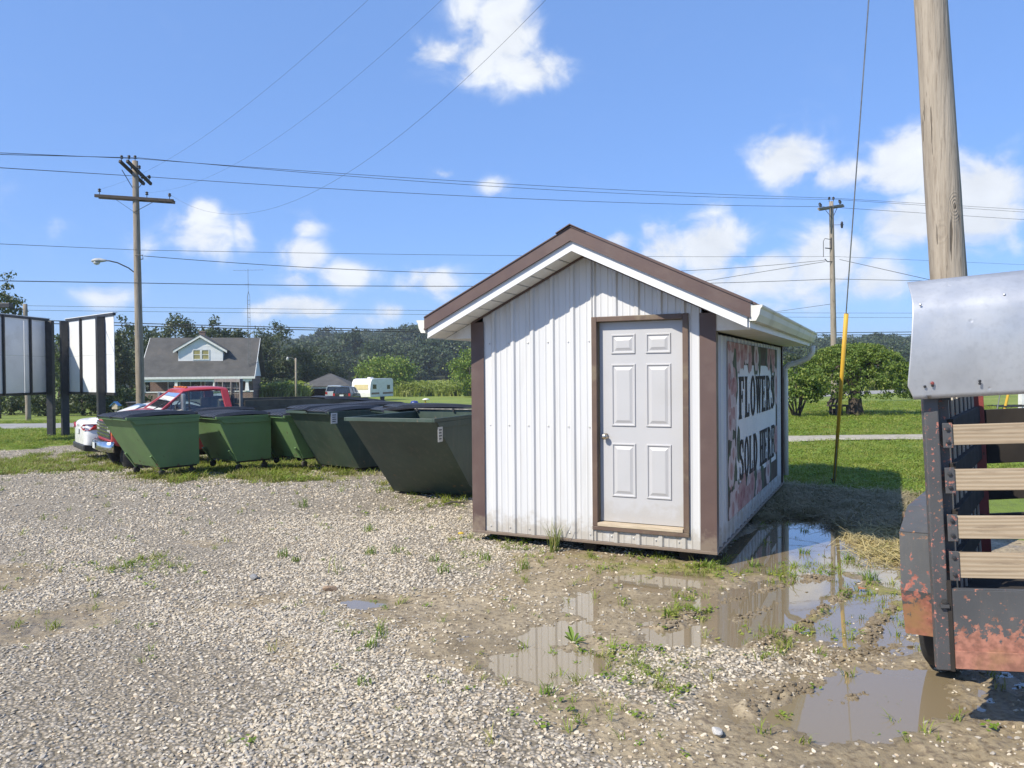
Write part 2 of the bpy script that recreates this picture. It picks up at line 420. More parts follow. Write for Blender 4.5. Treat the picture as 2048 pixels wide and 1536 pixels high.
def ground_mat():
    m, nt, b = nmat('ground'); t = NT(nt)
    v = t.coord()
    A = t.n('ShaderNodeAttribute', attribute_name='zone_a'); B = t.n('ShaderNodeAttribute', attribute_name='zone_b')
    sa = t.n('ShaderNodeSeparateColor', {0: A.outputs[0]}); sb = t.n('ShaderNodeSeparateColor', {0: B.outputs[0]})
    lot, mud, wet = sa.outputs[0], sa.outputs[1], sa.outputs[2]
    green, straw, dead = sb.outputs[0], sb.outputs[1], sb.outputs[2]
    # gravel bed
    vor = t.n('ShaderNodeTexVoronoi', {'Vector': v, 'Scale': 42.0})
    vcol = t.n('ShaderNodeSeparateColor', {0: vor.outputs['Color']})
    gcol = t.mix(vcol.outputs[0], (.28, .235, .175), (.52, .455, .36))
    gcol = t.mix(t.ramp(vcol.outputs[1], .72, .95), gcol, (.29, .26, .215))
    gcol = t.mix(t.ramp(vor.outputs['Distance'], .25, .75), gcol, (.17, .142, .10))  # darker between the pebble cells: shade in the gaps put into the colour
    gcol = t.mix(t.math('MULTIPLY', t.ramp(t.noise(v, .55, 5, .6), .5, .66), .55), gcol, (.235, .195, .14))
    mcol = t.mix(t.ramp(t.noise(v, 2.2, 6, .6), .3, .7), (.30, .235, .14), (.41, .335, .22))
    mcol = t.mix(t.ramp(t.noise(v, 26, 3), .45, .7), mcol, (.17, .13, .085))
    mcol = t.mix(t.math('MULTIPLY', wet, .5), mcol, (.13, .10, .062))
    grc = t.mix(t.ramp(t.noise(v, .35, 6, .6), .34, .68), (.155, .215, .03), (.25, .285, .055))
    grc = t.mix(t.ramp(t.noise(v, 5, 5, .65), .42, .72), grc, (.11, .155, .028))
    grc = t.mix(t.math('MULTIPLY', t.ramp(t.noise(v, 1.1, 4), .6, .75), .5), grc, (.22, .19, .07))
    moss = t.mix(t.ramp(t.noise(v, 7, 5), .35, .65), (.19, .19, .045), (.27, .225, .095))
    e1 = t.math('ADD', mud, t.math('MULTIPLY', t.math('SUBTRACT', t.noise(v, 14, 3), .5), .9))
    mcol = t.mix(t.math('MULTIPLY', t.ramp(t.noise(v, .9, 6, .7), .48, .62), .45), mcol, (.165, .125, .07))
    col = t.mix(t.ramp(e1, .35, .65), gcol, mcol)
    e2 = t.math('ADD', green, t.math('MULTIPLY', t.math('SUBTRACT', t.noise(v, 5, 4), .5), 1.0))
    col = t.mix(t.math('MULTIPLY', t.ramp(e2, .3, .8), .85), col, moss)
    e3 = t.math('ADD', lot, t.math('MULTIPLY', t.math('SUBTRACT', t.noise(v, 6, 4), .5), .8))
    col = t.mix(t.ramp(e3, .35, .65), grc, col)
    col = t.mix(t.math('MULTIPLY', dead, .8), col, (.13, .105, .06))
    col = t.mix(t.math('MULTIPLY', straw, .8), col, (.40, .31, .14))
    t.link(col, b.inputs['Base Color'])
    rgh = t.mix(t.math('MULTIPLY', t.math('MULTIPLY', mud, t.math('SUBTRACT', 1, green)), t.ramp(t.noise(v, 3, 4), .35, .65)), (.9, .9, .9), (.48, .48, .48))
    rgh = t.mix(wet, rgh, (.3, .3, .3))
    t.link(rgh, b.inputs['Roughness']); b.inputs['Specular IOR Level'].default_value = .35
    hb = t.math('MULTIPLY', t.math('SUBTRACT', 1, mud), vor.outputs['Distance'])
    n1 = t.bump(hb, .7, -.02)
    n2 = t.bump(t.noise(v, 38, 5, .7), .7, .016, n1)
    t.link(n2, b.inputs['Normal'])
    return m
gnd = rawmesh('ground', np.stack([GX, GY, GZ], -1).reshape(-1, 3), FQ, ground_mat(), smooth=True, kind='structure')
WATER_Z = -.004
wetm = sstep(.03, -.01, GZ - WATER_Z) * ZN['mud']
for nm, chans in (('zone_a', (ZN['lot'], ZN['mud'], wetm)), ('zone_b', (np.maximum(ZN['green'], 0), ZN['straw'], ZN['dead']))):
    ca = gnd.data.color_attributes.new(nm, 'FLOAT_COLOR', 'POINT')
    ca.data.foreach_set('color', np.stack([*chans, np.ones_like(GX)], -1).astype(np.float32).ravel())

# puddle water: one still sheet that the mud pokes through
def water_mat():
    m, nt, b = nmat('muddy_water'); t = NT(nt)
    nt.nodes.remove(b)
    v = t.coord()
    nr_ = t.bump(t.noise(v, 6, 2), .012, .01)
    fr = t.n('ShaderNodeFresnel', {'IOR': 1.36, 'Normal': nr_})
    gl = t.n('ShaderNodeBsdfGlossy', {'Color': (1, 1, 1, 1), 'Roughness': .015, 'Normal': nr_})
    tr = t.n('ShaderNodeBsdfTransparent', {'Color': (.66, .56, .42, 1)})
    df = t.n('ShaderNodeBsdfDiffuse', {'Color': (.36, .285, .175, 1)})
    body = t.n('ShaderNodeMixShader', {0: .62}); t.link(tr.outputs[0], body.inputs[1]); t.link(df.outputs[0], body.inputs[2])
    mx = t.n('ShaderNodeMixShader', {0: t.math('MINIMUM', t.math('MULTIPLY', fr.outputs[0], 1.6), .95)}); t.link(body.outputs[0], mx.inputs[1]); t.link(gl.outputs[0], mx.inputs[2])
    t.link(mx.outputs[0], nt.nodes['Material Output'].inputs[0])
    return m
WM = water_mat()
wx0, wx1, wy0, wy1 = -1.9, 3.9, 3.3, 10.6
N = 12
WV, WF = ([(wx0 + (wx1 - wx0) * i / N, wy0 + (wy1 - wy0) * j / N, WATER_Z) for j in range(N + 1) for i in range(N + 1)],
      [(j * (N + 1) + i, j * (N + 1) + i + 1, (j + 1) * (N + 1) + i + 1, (j + 1) * (N + 1) + i) for j in range(N) for i in range(N)])
rawmesh('puddle_water', WV, WF, WM, kind='structure')

# roads and the gravel lane
def ribbon(name, pts, width, mat, lift=.045, n=80):
    pts = np.array(pts, float); s = np.concatenate([[0], np.cumsum(np.hypot(*np.diff(pts, axis=0).T))])
    tt = np.linspace(0, s[-1], n); x = np.interp(tt, s, pts[:, 0]); y = np.interp(tt, s, pts[:, 1])
    for _ in range(6):
        x[1:-1] = (x[:-2] + x[1:-1] * 2 + x[2:]) / 4; y[1:-1] = (y[:-2] + y[1:-1] * 2 + y[2:]) / 4
    dx, dy = np.gradient(x), np.gradient(y); L = np.hypot(dx, dy); nx, ny = -dy / L, dx / L
    V = []; cols = np.linspace(-.5, .5, 7)
    for k, c in enumerate(cols):
        wob = (vnoise(tt, tt * 0 + k, .8, 77) - .5) * .5 if k in (0, 6) else 0
        px, py = x + nx * (c * width + wob), y + ny * (c * width + wob)
        V.append(np.stack([px, py, base(px, py) + lift + .03 * (abs(c) < .4)], -1))
    V = np.stack(V, 1); I = np.arange(n * 7).reshape(n, 7)
    Fq = np.stack([I[:-1, :-1], I[:-1, 1:], I[1:, 1:], I[1:, :-1]], -1).reshape(-1, 4)
    return rawmesh(name, V.reshape(-1, 3), Fq, mat, kind='structure')
ROADM = pm('asphalt', (.24, .235, .225), (.31, .295, .27), sc=1.2, rough=.9, bump=.3, bsc=120)
LANEM = pm('lane_gravel', (.42, .38, .31), (.30, .27, .21), sc=9, rough=.95, bump=.6, bsc=60, bd=.02, dirt=(.16, .15, .06), dsc=1.2, damt=.5)
ribbon('road', [(-140, 42), (-60, 38.5), (-24, 36.2), (-10, 37), (2, 42), (14, 52), (30, 66), (60, 92), (140, 160)], 5.0, ROADM)
ribbon('gravel_lane', [(4.2, 19.6), (6, 20.3), (8.5, 20.9), (11.5, 20.9), (16, 20.4), (30, 19)], 1.5, LANEM, lift=.06)

# ------------------------------------------------------------------ instanced ground cover
def scatter(name, pts, rot, scl, idx_, variants, seed=0):
    me = bpy.data.meshes.new(name); n = len(pts)
    me.vertices.add(n); me.vertices.foreach_set('co', np.asarray(pts, np.float32).ravel())
    for an, ty, key, val in (('rot', 'FLOAT_VECTOR', 'vector', rot), ('scl', 'FLOAT_VECTOR', 'vector', scl), ('pick', 'INT', 'value', idx_)):
        a = me.attributes.new(an, ty, 'POINT'); a.data.foreach_set(key, np.asarray(val, np.int32 if ty == 'INT' else np.float32).ravel())
    o = bpy.data.objects.new(name, me); COL.objects.link(o); o['kind'] = 'stuff'
    vc = bpy.data.collections.new(name + '_pieces')
    for i, v in enumerate(variants):
        ob = bpy.data.objects.new('%s_piece_%02d' % (name, i), v); vc.objects.link(ob)
    ng = bpy.data.node_groups.new(name, 'GeometryNodeTree')
    ng.interface.new_socket('Geometry', in_out='INPUT', socket_type='NodeSocketGeometry'); ng.interface.new_socket('Geometry', in_out='OUTPUT', socket_type='NodeSocketGeometry')
    gi, go = ng.nodes.new('NodeGroupInput'), ng.nodes.new('NodeGroupOutput')
    ci = ng.nodes.new('GeometryNodeCollectionInfo'); ci.inputs['Collection'].default_value = vc
    ci.inputs['Separate Children'].default_value = True; ci.inputs['Reset Children'].default_value = True
    ip = ng.nodes.new('GeometryNodeInstanceOnPoints'); ip.inputs['Pick Instance'].default_value = True
    L = ng.links.new
    L(gi.outputs[0], ip.inputs['Points']); L(ci.outputs[0], ip.inputs['Instance'])
    def na(nm, ty):
        a = ng.nodes.new('GeometryNodeInputNamedAttribute'); a.data_type = ty; a.inputs[0].default_value = nm
        return [x for x in a.outputs if x.enabled][0]
    L(na('pick', 'INT'), ip.inputs['Instance Index'])
    er = ng.nodes.new('FunctionNodeEulerToRotation'); L(na('rot', 'FLOAT_VECTOR'), er.inputs[0]); L(er.outputs[0], ip.inputs['Rotation'])
    L(na('scl', 'FLOAT_VECTOR'), ip.inputs['Scale'])
    L(ip.outputs[0], go.inputs[0])
    md = o.modifiers.new('scatter', 'NODES'); md.node_group = ng
    return o
def stone_mesh(k, mat):
    import bmesh
    bm = bmesh.new(); bmesh.ops.create_icosphere(bm, subdivisions=2, radius=.5)
    r = np.random.default_rng(100 + k)
    cuts = [Vector(r.normal(size=3)).normalized() for _ in range(9)]; ds = r.uniform(.26, .42, 9)
    for v in bm.verts:
        for c, d in zip(cuts, ds):
            e = v.co.dot(c) - d
            if e > 0: v.co -= c * e
        v.co.x *= 1.25; v.co.z *= .62
    me = bpy.data.meshes.new('stone'); bm.to_mesh(me); bm.free(); me.materials.append(mat); return me
def stone_mat():
    m, nt, b = nmat('gravel_stone'); t = NT(nt)
    oi = t.n('ShaderNodeObjectInfo'); v = t.coord()
    rp = t.n('ShaderNodeValToRGB', {0: oi.outputs['Random']}); e = rp.color_ramp.elements
    e[0].position = 0; e[0].color = (.40, .345, .255, 1); e[1].position = 1; e[1].color = (.63, .565, .44, 1)
    for p, c in ((.12, (.29, .265, .225)), (.22, (.49, .42, .31)), (.4, (.61, .535, .41)), (.55, (.42, .385, .33)), (.62, (.45, .36, .25)), (.7, (.60, .53, .42)), (.86, (.40, .365, .31))):
        n = e.new(p); n.color = (*c, 1)
    rp.color_ramp.interpolation = 'CONSTANT'
    col = t.mix(t.ramp(t.noise(v, 4, 4), .35, .7), rp.outputs[0], t.mix(.35, rp.outputs[0], (.24, .20, .15)))
    t.link(col, b.inputs['Base Color']); b.inputs['Roughness'].default_value = .85; b.inputs['Specular IOR Level'].default_value = .3
    return m
SM = stone_mat(); stones = [stone_mesh(k, SM) for k in range(7)]
def gravel_points():
    out = []
    for (y0, y1, dens, smin, smax) in ((2.6, 6.2, 3200, .011, .029), (6.2, 10, 1700, .013, .033), (10, 24, 320, .02, .046)):
        x0, x1 = -.72 * y1 - .5, min(.72 * y1, 4.5)
        n = int(dens * (x1 - x0) * (y1 - y0))
        x = rng.uniform(x0, x1, n); y = rng.uniform(y0, y1, n)
        k = np.abs(x / (y + .6)) < .74; x, y = x[k], y[k]
        z = zones(x, y)
        keep = z['lot'] * (1 - z['mud'] * .93) * (1 - .5 * z['green']) * (1 - z['pool'] * .97) * (.55 + .75 * fbm(x, y, 1.3, 91)) 
        trk = fbm(x * .35 + y * .25, y * .9 - x * .45, 1.1, 93)
        keep *= (1 - .75 * sstep(.55, .68, fbm(x, y, .45, 92))) * (1 - .5 * sstep(.56, .7, trk))
        kk = rng.random(len(x)) < keep; x, y = x[kk], y[kk]
        zz = height(x, y)
        s = np.exp(rng.uniform(np.log(smin), np.log(smax), len(x)))
        out.append(np.stack([x, y, zz + s * .12, s], -1))
    return np.concatenate(out)
gp = gravel_points(); n = len(gp)
print('stones', n)
sc3 = gp[:, 3:4] * np.stack([rng.uniform(.8, 1.35, n), rng.uniform(.7, 1.1, n), rng.uniform(.7, 1.2, n)], -1)
scatter('gravel', gp[:, :3], np.stack([rng.uniform(-.35, .35, n), rng.uniform(-.35, .35, n), rng.uniform(0, 6.28, n)], -1), sc3, rng.integers(0, 7, n), stones)

# clods of churned mud along the ruts and round the puddles
CLODM = pm('mud_clod', (.17, .13, .082), (.25, .20, .13), sc=14, rough=.75, bump=.6, bsc=40, bd=.01)
clods = [stone_mesh(30 + k, CLODM) for k in range(5)]
def clod_points():
    out = []
    for p, h in RUTS:
        L = np.concatenate([[0], np.cumsum(np.hypot(*np.diff(p, axis=0).T))]); m = int(L[-1] * 190)
        t_ = rng.uniform(0, L[-1], m); x = np.interp(t_, L, p[:, 0]) + rng.normal(0, .045, m); y = np.interp(t_, L, p[:, 1]) + rng.normal(0, .045, m)
        out.append(np.stack([x, y, np.exp(rng.uniform(np.log(.008), np.log(.042), m))], -1))
    m = 9000; x = rng.uniform(-1.6, 4, m); y = rng.uniform(3.4, 10.5, m); z = zones(x, y); k = rng.random(m) < z['mud'] * (.25 + .5 * (fbm(x, y, 2.2, 95) > .55)) * (1 - .8 * z['pool'])
    out.append(np.stack([x, y, np.exp(rng.uniform(np.log(.005), np.log(.022), m))], -1)[k])
    return np.concatenate(out)
cp0 = clod_points(); n = len(cp0); print('clods', n)
sc3 = cp0[:, 2:3] * rng.uniform(.7, 1.3, (n, 3))
scatter('mud_clods', np.stack([cp0[:, 0], cp0[:, 1], height(cp0[:, 0], cp0[:, 1]) + cp0[:, 2] * .08], -1), rng.uniform(0, 6.28, (n, 3)) * np.array([.1, .1, 1]), sc3, rng.integers(0, 5, n), clods)

# grass: clumps of blades
def leaf_mat(name, c1, c2, c3=None, rough=.55, trans=.3, rnd='obj'):
    m, nt, b = nmat(name); t = NT(nt)
    if rnd == 'obj': rv = t.n('ShaderNodeObjectInfo').outputs['Random']
    else: rv = t.n('ShaderNodeNewGeometry').outputs['Random Per Island']
    col = t.mix(rv, c1, c2)
    if c3: col = t.mix(t.ramp(rv, .8, .97), col, c3)
    if rnd == 'both' or rnd == 'obj':
        isl = t.n('ShaderNodeNewGeometry').outputs['Random Per Island']; col = t.mix(t.math('MULTIPLY', isl, .45), col, t.mix(.5, col, c2))
    t.link(col, b.inputs['Base Color']); b.inputs['Roughness'].default_value = rough; b.inputs['Specular IOR Level'].default_value = .35
    tl = t.n('ShaderNodeBsdfTranslucent'); t.link(t.mix(.5, col, (.25, .32, .03)), tl.inputs[0])
    mx = t.n('ShaderNodeMixShader', {0: trans}); t.link(b.outputs[0], mx.inputs[1]); t.link(tl.outputs[0], mx.inputs[2])
    t.link(mx.outputs[0], nt.nodes['Material Output'].inputs[0]); return m
def blades(r, nb, h0, h1, wid, spread, lean, flat=False):
    V = []; Fq = []
    for _ in range(nb):
        a = r.uniform(0, 6.28); d = spread * math.sqrt(r.random()); bx, by = d * math.cos(a), d * math.sin(a)
        h = r.uniform(h0, h1); th = r.uniform(0, 6.28); ln = r.uniform(.2, 1) * lean * h; w = wid * r.uniform(.7, 1.2)
        ox, oy = math.cos(th), math.sin(th); sx, sy = -oy * w / 2, ox * w / 2
        o = len(V)
        for (f, k, ww) in ((0, 0, 1), (.5, .28, .9), (.82, .66, .6), (1, 1, .08)):
            zz = h * f * (1 - .25 * k * lean / 1.5); px, py = bx + ox * ln * k, by + oy * ln * k
            V += [(px - sx * ww, py - sy * ww, zz), (px + sx * ww, py + sy * ww, zz)]
        for i in range(3): Fq.append((o + 2 * i, o + 2 * i + 1, o + 2 * i + 3, o + 2 * i + 2))
    return V, Fq
def broad(r, nl, rad, hgt, ls):
    V = []; Fq = []
    for _ in range(nl):
        a = r.uniform(0, 6.28); d = rad * math.sqrt(r.random()); c = Vector((d * math.cos(a), d * math.sin(a), hgt * r.uniform(.4, 1)))
        th = r.uniform(0, 6.28); u = Vector((math.cos(th), math.sin(th), r.uniform(-.5, .5))).normalized(); w = u.cross(Vector((r.uniform(-.4, .4), r.uniform(-.4, .4), 1))).normalized()
        s = ls * r.uniform(.6, 1.3); o = len(V)
        V += [c - u * s * .5, c + w * s * .33, c + u * s * .5, c - w * s * .33]; Fq.append((o, o + 1, o + 2, o + 3))
    return V, Fq
def vmesh(name, VF, mat):
    me = bpy.data.meshes.new(name); me.from_pydata([tuple(v) for v in VF[0]], [], VF[1]); me.materials.append(mat); me.update(); return me
GM = leaf_mat('grass_blade', (.17, .245, .03), (.30, .345, .06), (.40, .36, .12), trans=.38)
CM = leaf_mat('clover_leaf', (.14, .235, .025), (.25, .325, .05), (.33, .33, .08), trans=.33)
YM = leaf_mat('short_dry_grass', (.19, .20, .05), (.28, .24, .09), (.14, .19, .03), trans=.3)
gv = [vmesh('blades', blades(random, 26, .04, .11, .006, .10, 1.1), GM) for k in range(3)] + [vmesh('clover', broad(random, 40, .13, .06, .035), CM) for k in range(2)]
def pts_in(x0, x1, y0, y1, dens):
    n = int(dens * (x1 - x0) * (y1 - y0)); return rng.uniform(x0, x1, n), rng.uniform(y0, y1, n)
def lawn():
    out = []
    for (x0, x1, y0, y1, d) in ((2.6, 9.5, 11, 18, 150), (5, 17, 18, 30, 60), (8, 24, 30, 46, 16), (-19, -9, 18, 30, 42), (-30, -14, 28, 42, 16), (-30, -16, 20, 28, 30)):
        x, y = pts_in(x0, x1, y0, y1, d); z = zones(x, y)
        k = rng.random(len(x)) < (1 - z['lot']) * (1 - .8 * z['dead']) * (.35 + 1.2 * fbm(x, y, .8, 71))
        lane = (np.abs(y - np.interp(x, [4, 6, 8.5, 11.5, 16, 30], [19.6, 20.3, 20.9, 20.9, 20.4, 19])) < .75) & (x > 4)
        k &= ~lane & ~((x < 0) & (np.abs(y - np.interp(x, [-60, -24, -10], [38.5, 36.2, 37])) < 2.7))
        x, y = x[k], y[k]; out.append(np.stack([x, y, height(x, y) - .01, 1 + .5 * sstep(15, 35, y)], -1))
    return np.concatenate(out)
lp = lawn(); n = len(lp); print('lawn', n)
sc = rng.uniform(.6, 1.35, n) * lp[:, 3]
scatter('lawn_grass', lp[:, :3], np.stack([rng.normal(0, .1, n), rng.normal(0, .1, n), rng.uniform(0, 6.28, n)], -1), np.stack([sc, sc, sc * rng.uniform(.6, 1.3, n)], -1), rng.integers(0, 5, n), gv)
wv = [vmesh('tuft', blades(random, 10, .025, .075, .005, .03, 1.3), GM) for k in range(3)] + [vmesh('weed', broad(random, 9, .04, .03, .028), CM) for k in range(2)] + [vmesh('dry', blades(random, 14, .02, .055, .005, .05, 1.4), YM) for k in range(2)]
def weeds():
    x, y = pts_in(-13, 4.2, 3.4, 22, 260); z = zones(x, y)
    g = 1.5 * z['green'] * (.10 + 1.7 * sstep(.45, .68, fbm(x, y, 2.2, 81))) + .008 + .035 * z['mud']
    k = rng.random(len(x)) < g * z['lot'] * (1 - .45 * z['pool']); x, y = x[k], y[k]
    gr = z['green'][k]
    return np.stack([x, y, height(x, y) - .004, 1.0 + .9 * sstep(8, 15, y)], -1), gr
wpx, wg = weeds(); n = len(wpx); print('weeds', n)
sc = rng.uniform(.55, 1.4, n) * wpx[:, 3]
pk = rng.integers(0, 5, n); pk = np.where((wpx[:, 1] > 12) & (rng.random(n) < .45), rng.integers(5, 7, n), pk)
scatter('low_weeds', wpx[:, :3], np.stack([rng.normal(0, .12, n), rng.normal(0, .12, n), rng.uniform(0, 6.28, n)], -1), np.stack([sc, sc, sc], -1), pk, wv)
# straw and dead grass
SWM = leaf_mat('straw', (.46, .37, .16), (.56, .47, .24), (.34, .31, .12), trans=.15)
DDM = leaf_mat('dead_grass', (.26, .215, .12), (.40, .33, .20), (.17, .17, .07), trans=.2)
def litter(r, nb, L0, L1, wid, rad, hz):
    V = []; Fq = []
    for _ in range(nb):
        a = r.uniform(0, 6.28); d = rad * math.sqrt(r.random()); c = Vector((d * math.cos(a), d * math.sin(a), r.uniform(0, hz)))
        th = r.uniform(0, 6.28); u = Vector((math.cos(th), math.sin(th), r.uniform(-.4, .45))); L = r.uniform(L0, L1) / 2; w = Vector((-u.y, u.x, r.uniform(-.3, .3))) * wid
        o = len(V); V += [c - u * L - w, c - u * L + w, c + u * L + w, c + u * L - w]; Fq.append((o, o + 1, o + 2, o + 3))
    return V, Fq
sv = [vmesh('straw_bunch', litter(random, 26, .08, .30, .0024, .16, .035), SWM) for k in range(3)]
dv = [vmesh('dead_bunch', litter(random, 26, .08, .26, .0024, .14, .07), DDM) for k in range(3)]
x, y = pts_in(2.4, 5.2, 6.6, 12.6, 260); z = zones(x, y); k = rng.random(len(x)) < z['straw'] * .5; x, y = x[k], y[k]; n = len(x); print('straw', n)
scatter('straw', np.stack([x, y, height(x, y)], -1), np.stack([rng.normal(0, .1, n), rng.normal(0, .1, n), rng.uniform(0, 6.28, n)], -1), np.stack([rng.uniform(.7, 1.3, n)] * 3, -1), rng.integers(0, 3, n), sv)
x, y = pts_in(2.4, 6.2, 8.0, 13, 240); z = zones(x, y); k = rng.random(len(x)) < z['dead'] * (1 - z['pool']); x, y = x[k], y[k]; n = len(x); print('dead', n)
scatter('dead_grass', np.stack([x, y, height(x, y)], -1), np.stack([rng.normal(0, .1, n), rng.normal(0, .1, n), rng.uniform(0, 6.28, n)], -1), np.stack([rng.uniform(.7, 1.3, n)] * 3, -1), rng.integers(0, 3, n), dv)
# ------------------------------------------------------------------ shared materials
WHITE = pm('white_steel', (.70, .70, .695), (.655, .66, .665), sc=1.5, rough=.42, stretch=(6, 6, .5), dirt=(.5, .46, .38), dsc=1.2, damt=.22)
WALLM = pm('wall_steel', (.60, .60, .60), (.56, .565, .57), sc=1.5, rough=.42, stretch=(6, 6, .5), dirt=(.42, .39, .32), dsc=1.2, damt=.25)
BROWN = pm('brown_trim', (.105, .066, .056), (.088, .055, .048), sc=3, rough=.5, dirt=(.17, .13, .11), dsc=2, damt=.3)
CREAM = pm('gutter_cream', (.70, .69, .62), (.62, .61, .54), sc=2, rough=.45, dirt=(.28, .27, .2), dsc=3, damt=.35)
SOFF = pm('soffit_white', (.74, .73, .70), (.66, .65, .61), sc=3, rough=.6, dirt=(.4, .36, .3), dsc=4, damt=.3)
DOORM = pm('door_grey', (.46, .458, .465), (.44, .44, .448), sc=2, rough=.45, dirt=(.42, .40, .37), dsc=1.3, damt=.3)
FRAMEM = pm('frame_brown', (.13, .085, .06), (.10, .065, .05), sc=5, rough=.55, dirt=(.25, .21, .13), dsc=4, damt=.5)
JAMBM = pm('jamb_bronze', (.21, .17, .10), (.17, .13, .08), sc=6, rough=.6)
RAWWOOD = pm('raw_wood', (.55, .46, .34), (.42, .34, .24), sc=5, rough=.8, stretch=(1, 8, 8), bump=.2, bsc=30, dirt=(.3, .25, .19), dsc=4, damt=.5)
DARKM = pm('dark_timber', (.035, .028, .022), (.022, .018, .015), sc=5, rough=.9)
STEEL = pm('galvanised', (.5, .5, .5), (.36, .36, .37), sc=12, rough=.38, metal=.9)
BRASS = pm('brushed_nickel', (.62, .55, .45), (.5, .44, .36), sc=12, rough=.25, metal=1)
BLACKP = pm('black_paint', (.022, .022, .024), (.03, .03, .032), sc=6, rough=.45, dirt=(.10, .09, .08), dsc=5, damt=.3)
RUBBER = pm('rubber', (.02, .02, .021), (.035, .033, .03), sc=9, rough=.85, dirt=(.11, .09, .065), dsc=4, damt=.5)
CHROME = pm('chrome', (.72, .72, .72), (.6, .6, .6), sc=5, rough=.16, metal=1)

splash(WALLM, .14, .55, (.30, .25, .175), .55); splash(BROWN, .12, .5, (.27, .22, .16), .5); splash(DOORM, .34, .75, (.33, .29, .23), .35)
# ------------------------------------------------------------------ shed
SW_, SL_, SZ0, SHW, SOV, SEV, SPT = 2.603, 5.108, .144, 2.05, .365, .364, .484
shed = thing('shed', 'white ribbed metal shed with brown corner trim, brown roof edge and grey front door', 'shed', (1.922, 7.313, 0), R(-26.08))
# local: x to the right along the front wall (0 at the right corner), y into the depth, z up
X0, X1 = -SW_, 0.0
XC = -SW_ / 2; ZPK = 3.05                    # height of the soffit line at the ridge
def zroof(x): return ZPK - SPT * abs(x - XC)
DX0, DX1, DZ0, DZ1 = -.301 - .865 - .055, -.301 + .055, .30, .335 + 2.03 + .055   # rough opening
def rib_profile(x0, x1, first, step=.2286):
    pts = [(x0, 0)]; x = first
    while x < x1:
        for dx, h in ((-.032, 0), (-.016, .019), (.016, .019), (.032, 0)):
            if x0 < x + dx < x1: pts.append((x + dx, h))
        for mm in (.076, .152):
            for dx, h in ((-.012, 0), (0, .004), (.012, 0)):
                if x0 < x + mm + dx < x1 - .001: pts.append((x + mm + dx, h))
        x += step
    pts.append((x1, 0)); return pts
def sheet(x0, x1, first, place, ztop, zbot, hole=None):
    b = MB(); pr = rib_profile(x0, x1, first)
    if hole:
        for hx in hole[:2]:
            if x0 < hx < x1: pr.append((hx, 0))
        pr.sort()
    for (a, ha), (c, hc) in zip(pr[:-1], pr[1:]):
        if c - a < 1e-5: continue
        za, zc = ztop(a), ztop(c); spans = [(zbot, None)]
        mid = (a + c) / 2
        if hole and hole[0] < mid < hole[1]: spans = [(zbot, hole[2]), (hole[3], None)]
        for lo, hi in spans:
            b.add([place(a, ha, lo), place(c, hc, lo), place(c, hc, hi if hi else zc), place(a, ha, hi if hi else za)], [(0, 1, 2, 3)])
    return b
def solid(o, t=.004):
    m = o.modifiers.new('Solidify', 'SOLIDIFY'); m.thickness = t; m.offset = 0; return o
front = lambda x, h, z: (x, -h, z)
RIB0 = X0 + .14 + .11
edges = [X0 + .12, RIB0 + 4 * .2286 - .05, RIB0 + 8 * .2286 - .05, X1 - .12]
for a, c in zip(edges[:-1], edges[1:]):
    f = RIB0
    while f < a: f += .2286
    solid(sheet(a, c, f, front, lambda x: zroof(x) - .012, SZ0, (DX0, DX1, DZ0, DZ1)).build('wall_panel', WALLM, shed))
sidez = lambda x: SZ0 + SHW + .02
rt = lambda x, h, z: (X1 + h, x, z); lf = lambda x, h, z: (X0 - h, x, z); bk = lambda x, h, z: (x, SL_ + h, z)
for k in range(5):
    a, c = .14 + k * .966, min(.14 + (k + 1) * .966, SL_ - .14)
    solid(sheet(a, c, a + .1, rt, sidez, SZ0).build('wall_panel', WALLM, shed)); solid(sheet(a, c, a + .1, lf, sidez, SZ0).build('wall_panel', WALLM, shed))
solid(sheet(X0 + .12, X1 - .12, RIB0, bk, lambda x: zroof(x) - .012, SZ0).build('wall_panel', WALLM, shed))
# corner trim: an L at each corner
for (cx, cy, sx, sy) in ((X0, 0, 1, 1), (X1, 0, -1, 1), (X0, SL_, 1, -1), (X1, SL_, -1, -1)):
    b = MB(); o = .022; w = .155; t = .006
    ax, ay = cx - sx * o, cy - sy * o
    L = [(ax, ay), (ax + sx * w, ay), (ax + sx * w, ay + sy * t), (ax + sx * (w - .02), ay + sy * .022), (ax + sx * t, ay + sy * .022), (ax + sx * t, ay + sy * .10), (ax, ay + sy * .10)]
    zt = (zroof(cx + sx * .02)) - .02 if True else 0
    b.ext([(p[0], p[1], SZ0 - .004) for p in L], (0, 0, zt + .01 - SZ0))
    b.build('corner_trim', BROWN, shed)
b = MB(); b.box2((X0 - .026, -.026, SZ0 - .03), (X1 + .026, .02, SZ0 - .002)); b.box2((X1 - .02, .02, SZ0 - .03), (X1 + .026, SL_ + .02, SZ0 - .002)); b.box2((X0 - .026, .02, SZ0 - .03), (X0 + .02, SL_ + .02, SZ0 - .002))
b.build('base_trim', BROWN, shed, bevel=.003)
for x in (X0 + .30, X1 - .30, XC): MB().box2((x - .07, .10, -.03), (x + .07, SL_ - .1, SZ0 - .03)).build('skid', DARKM, shed, bevel=.005)
MB().box2((X0 + .03, .04, SZ0 - .028), (X1 - .03, SL_ - .03, SZ0 + .06)).build('floor_deck', DARKM, shed)
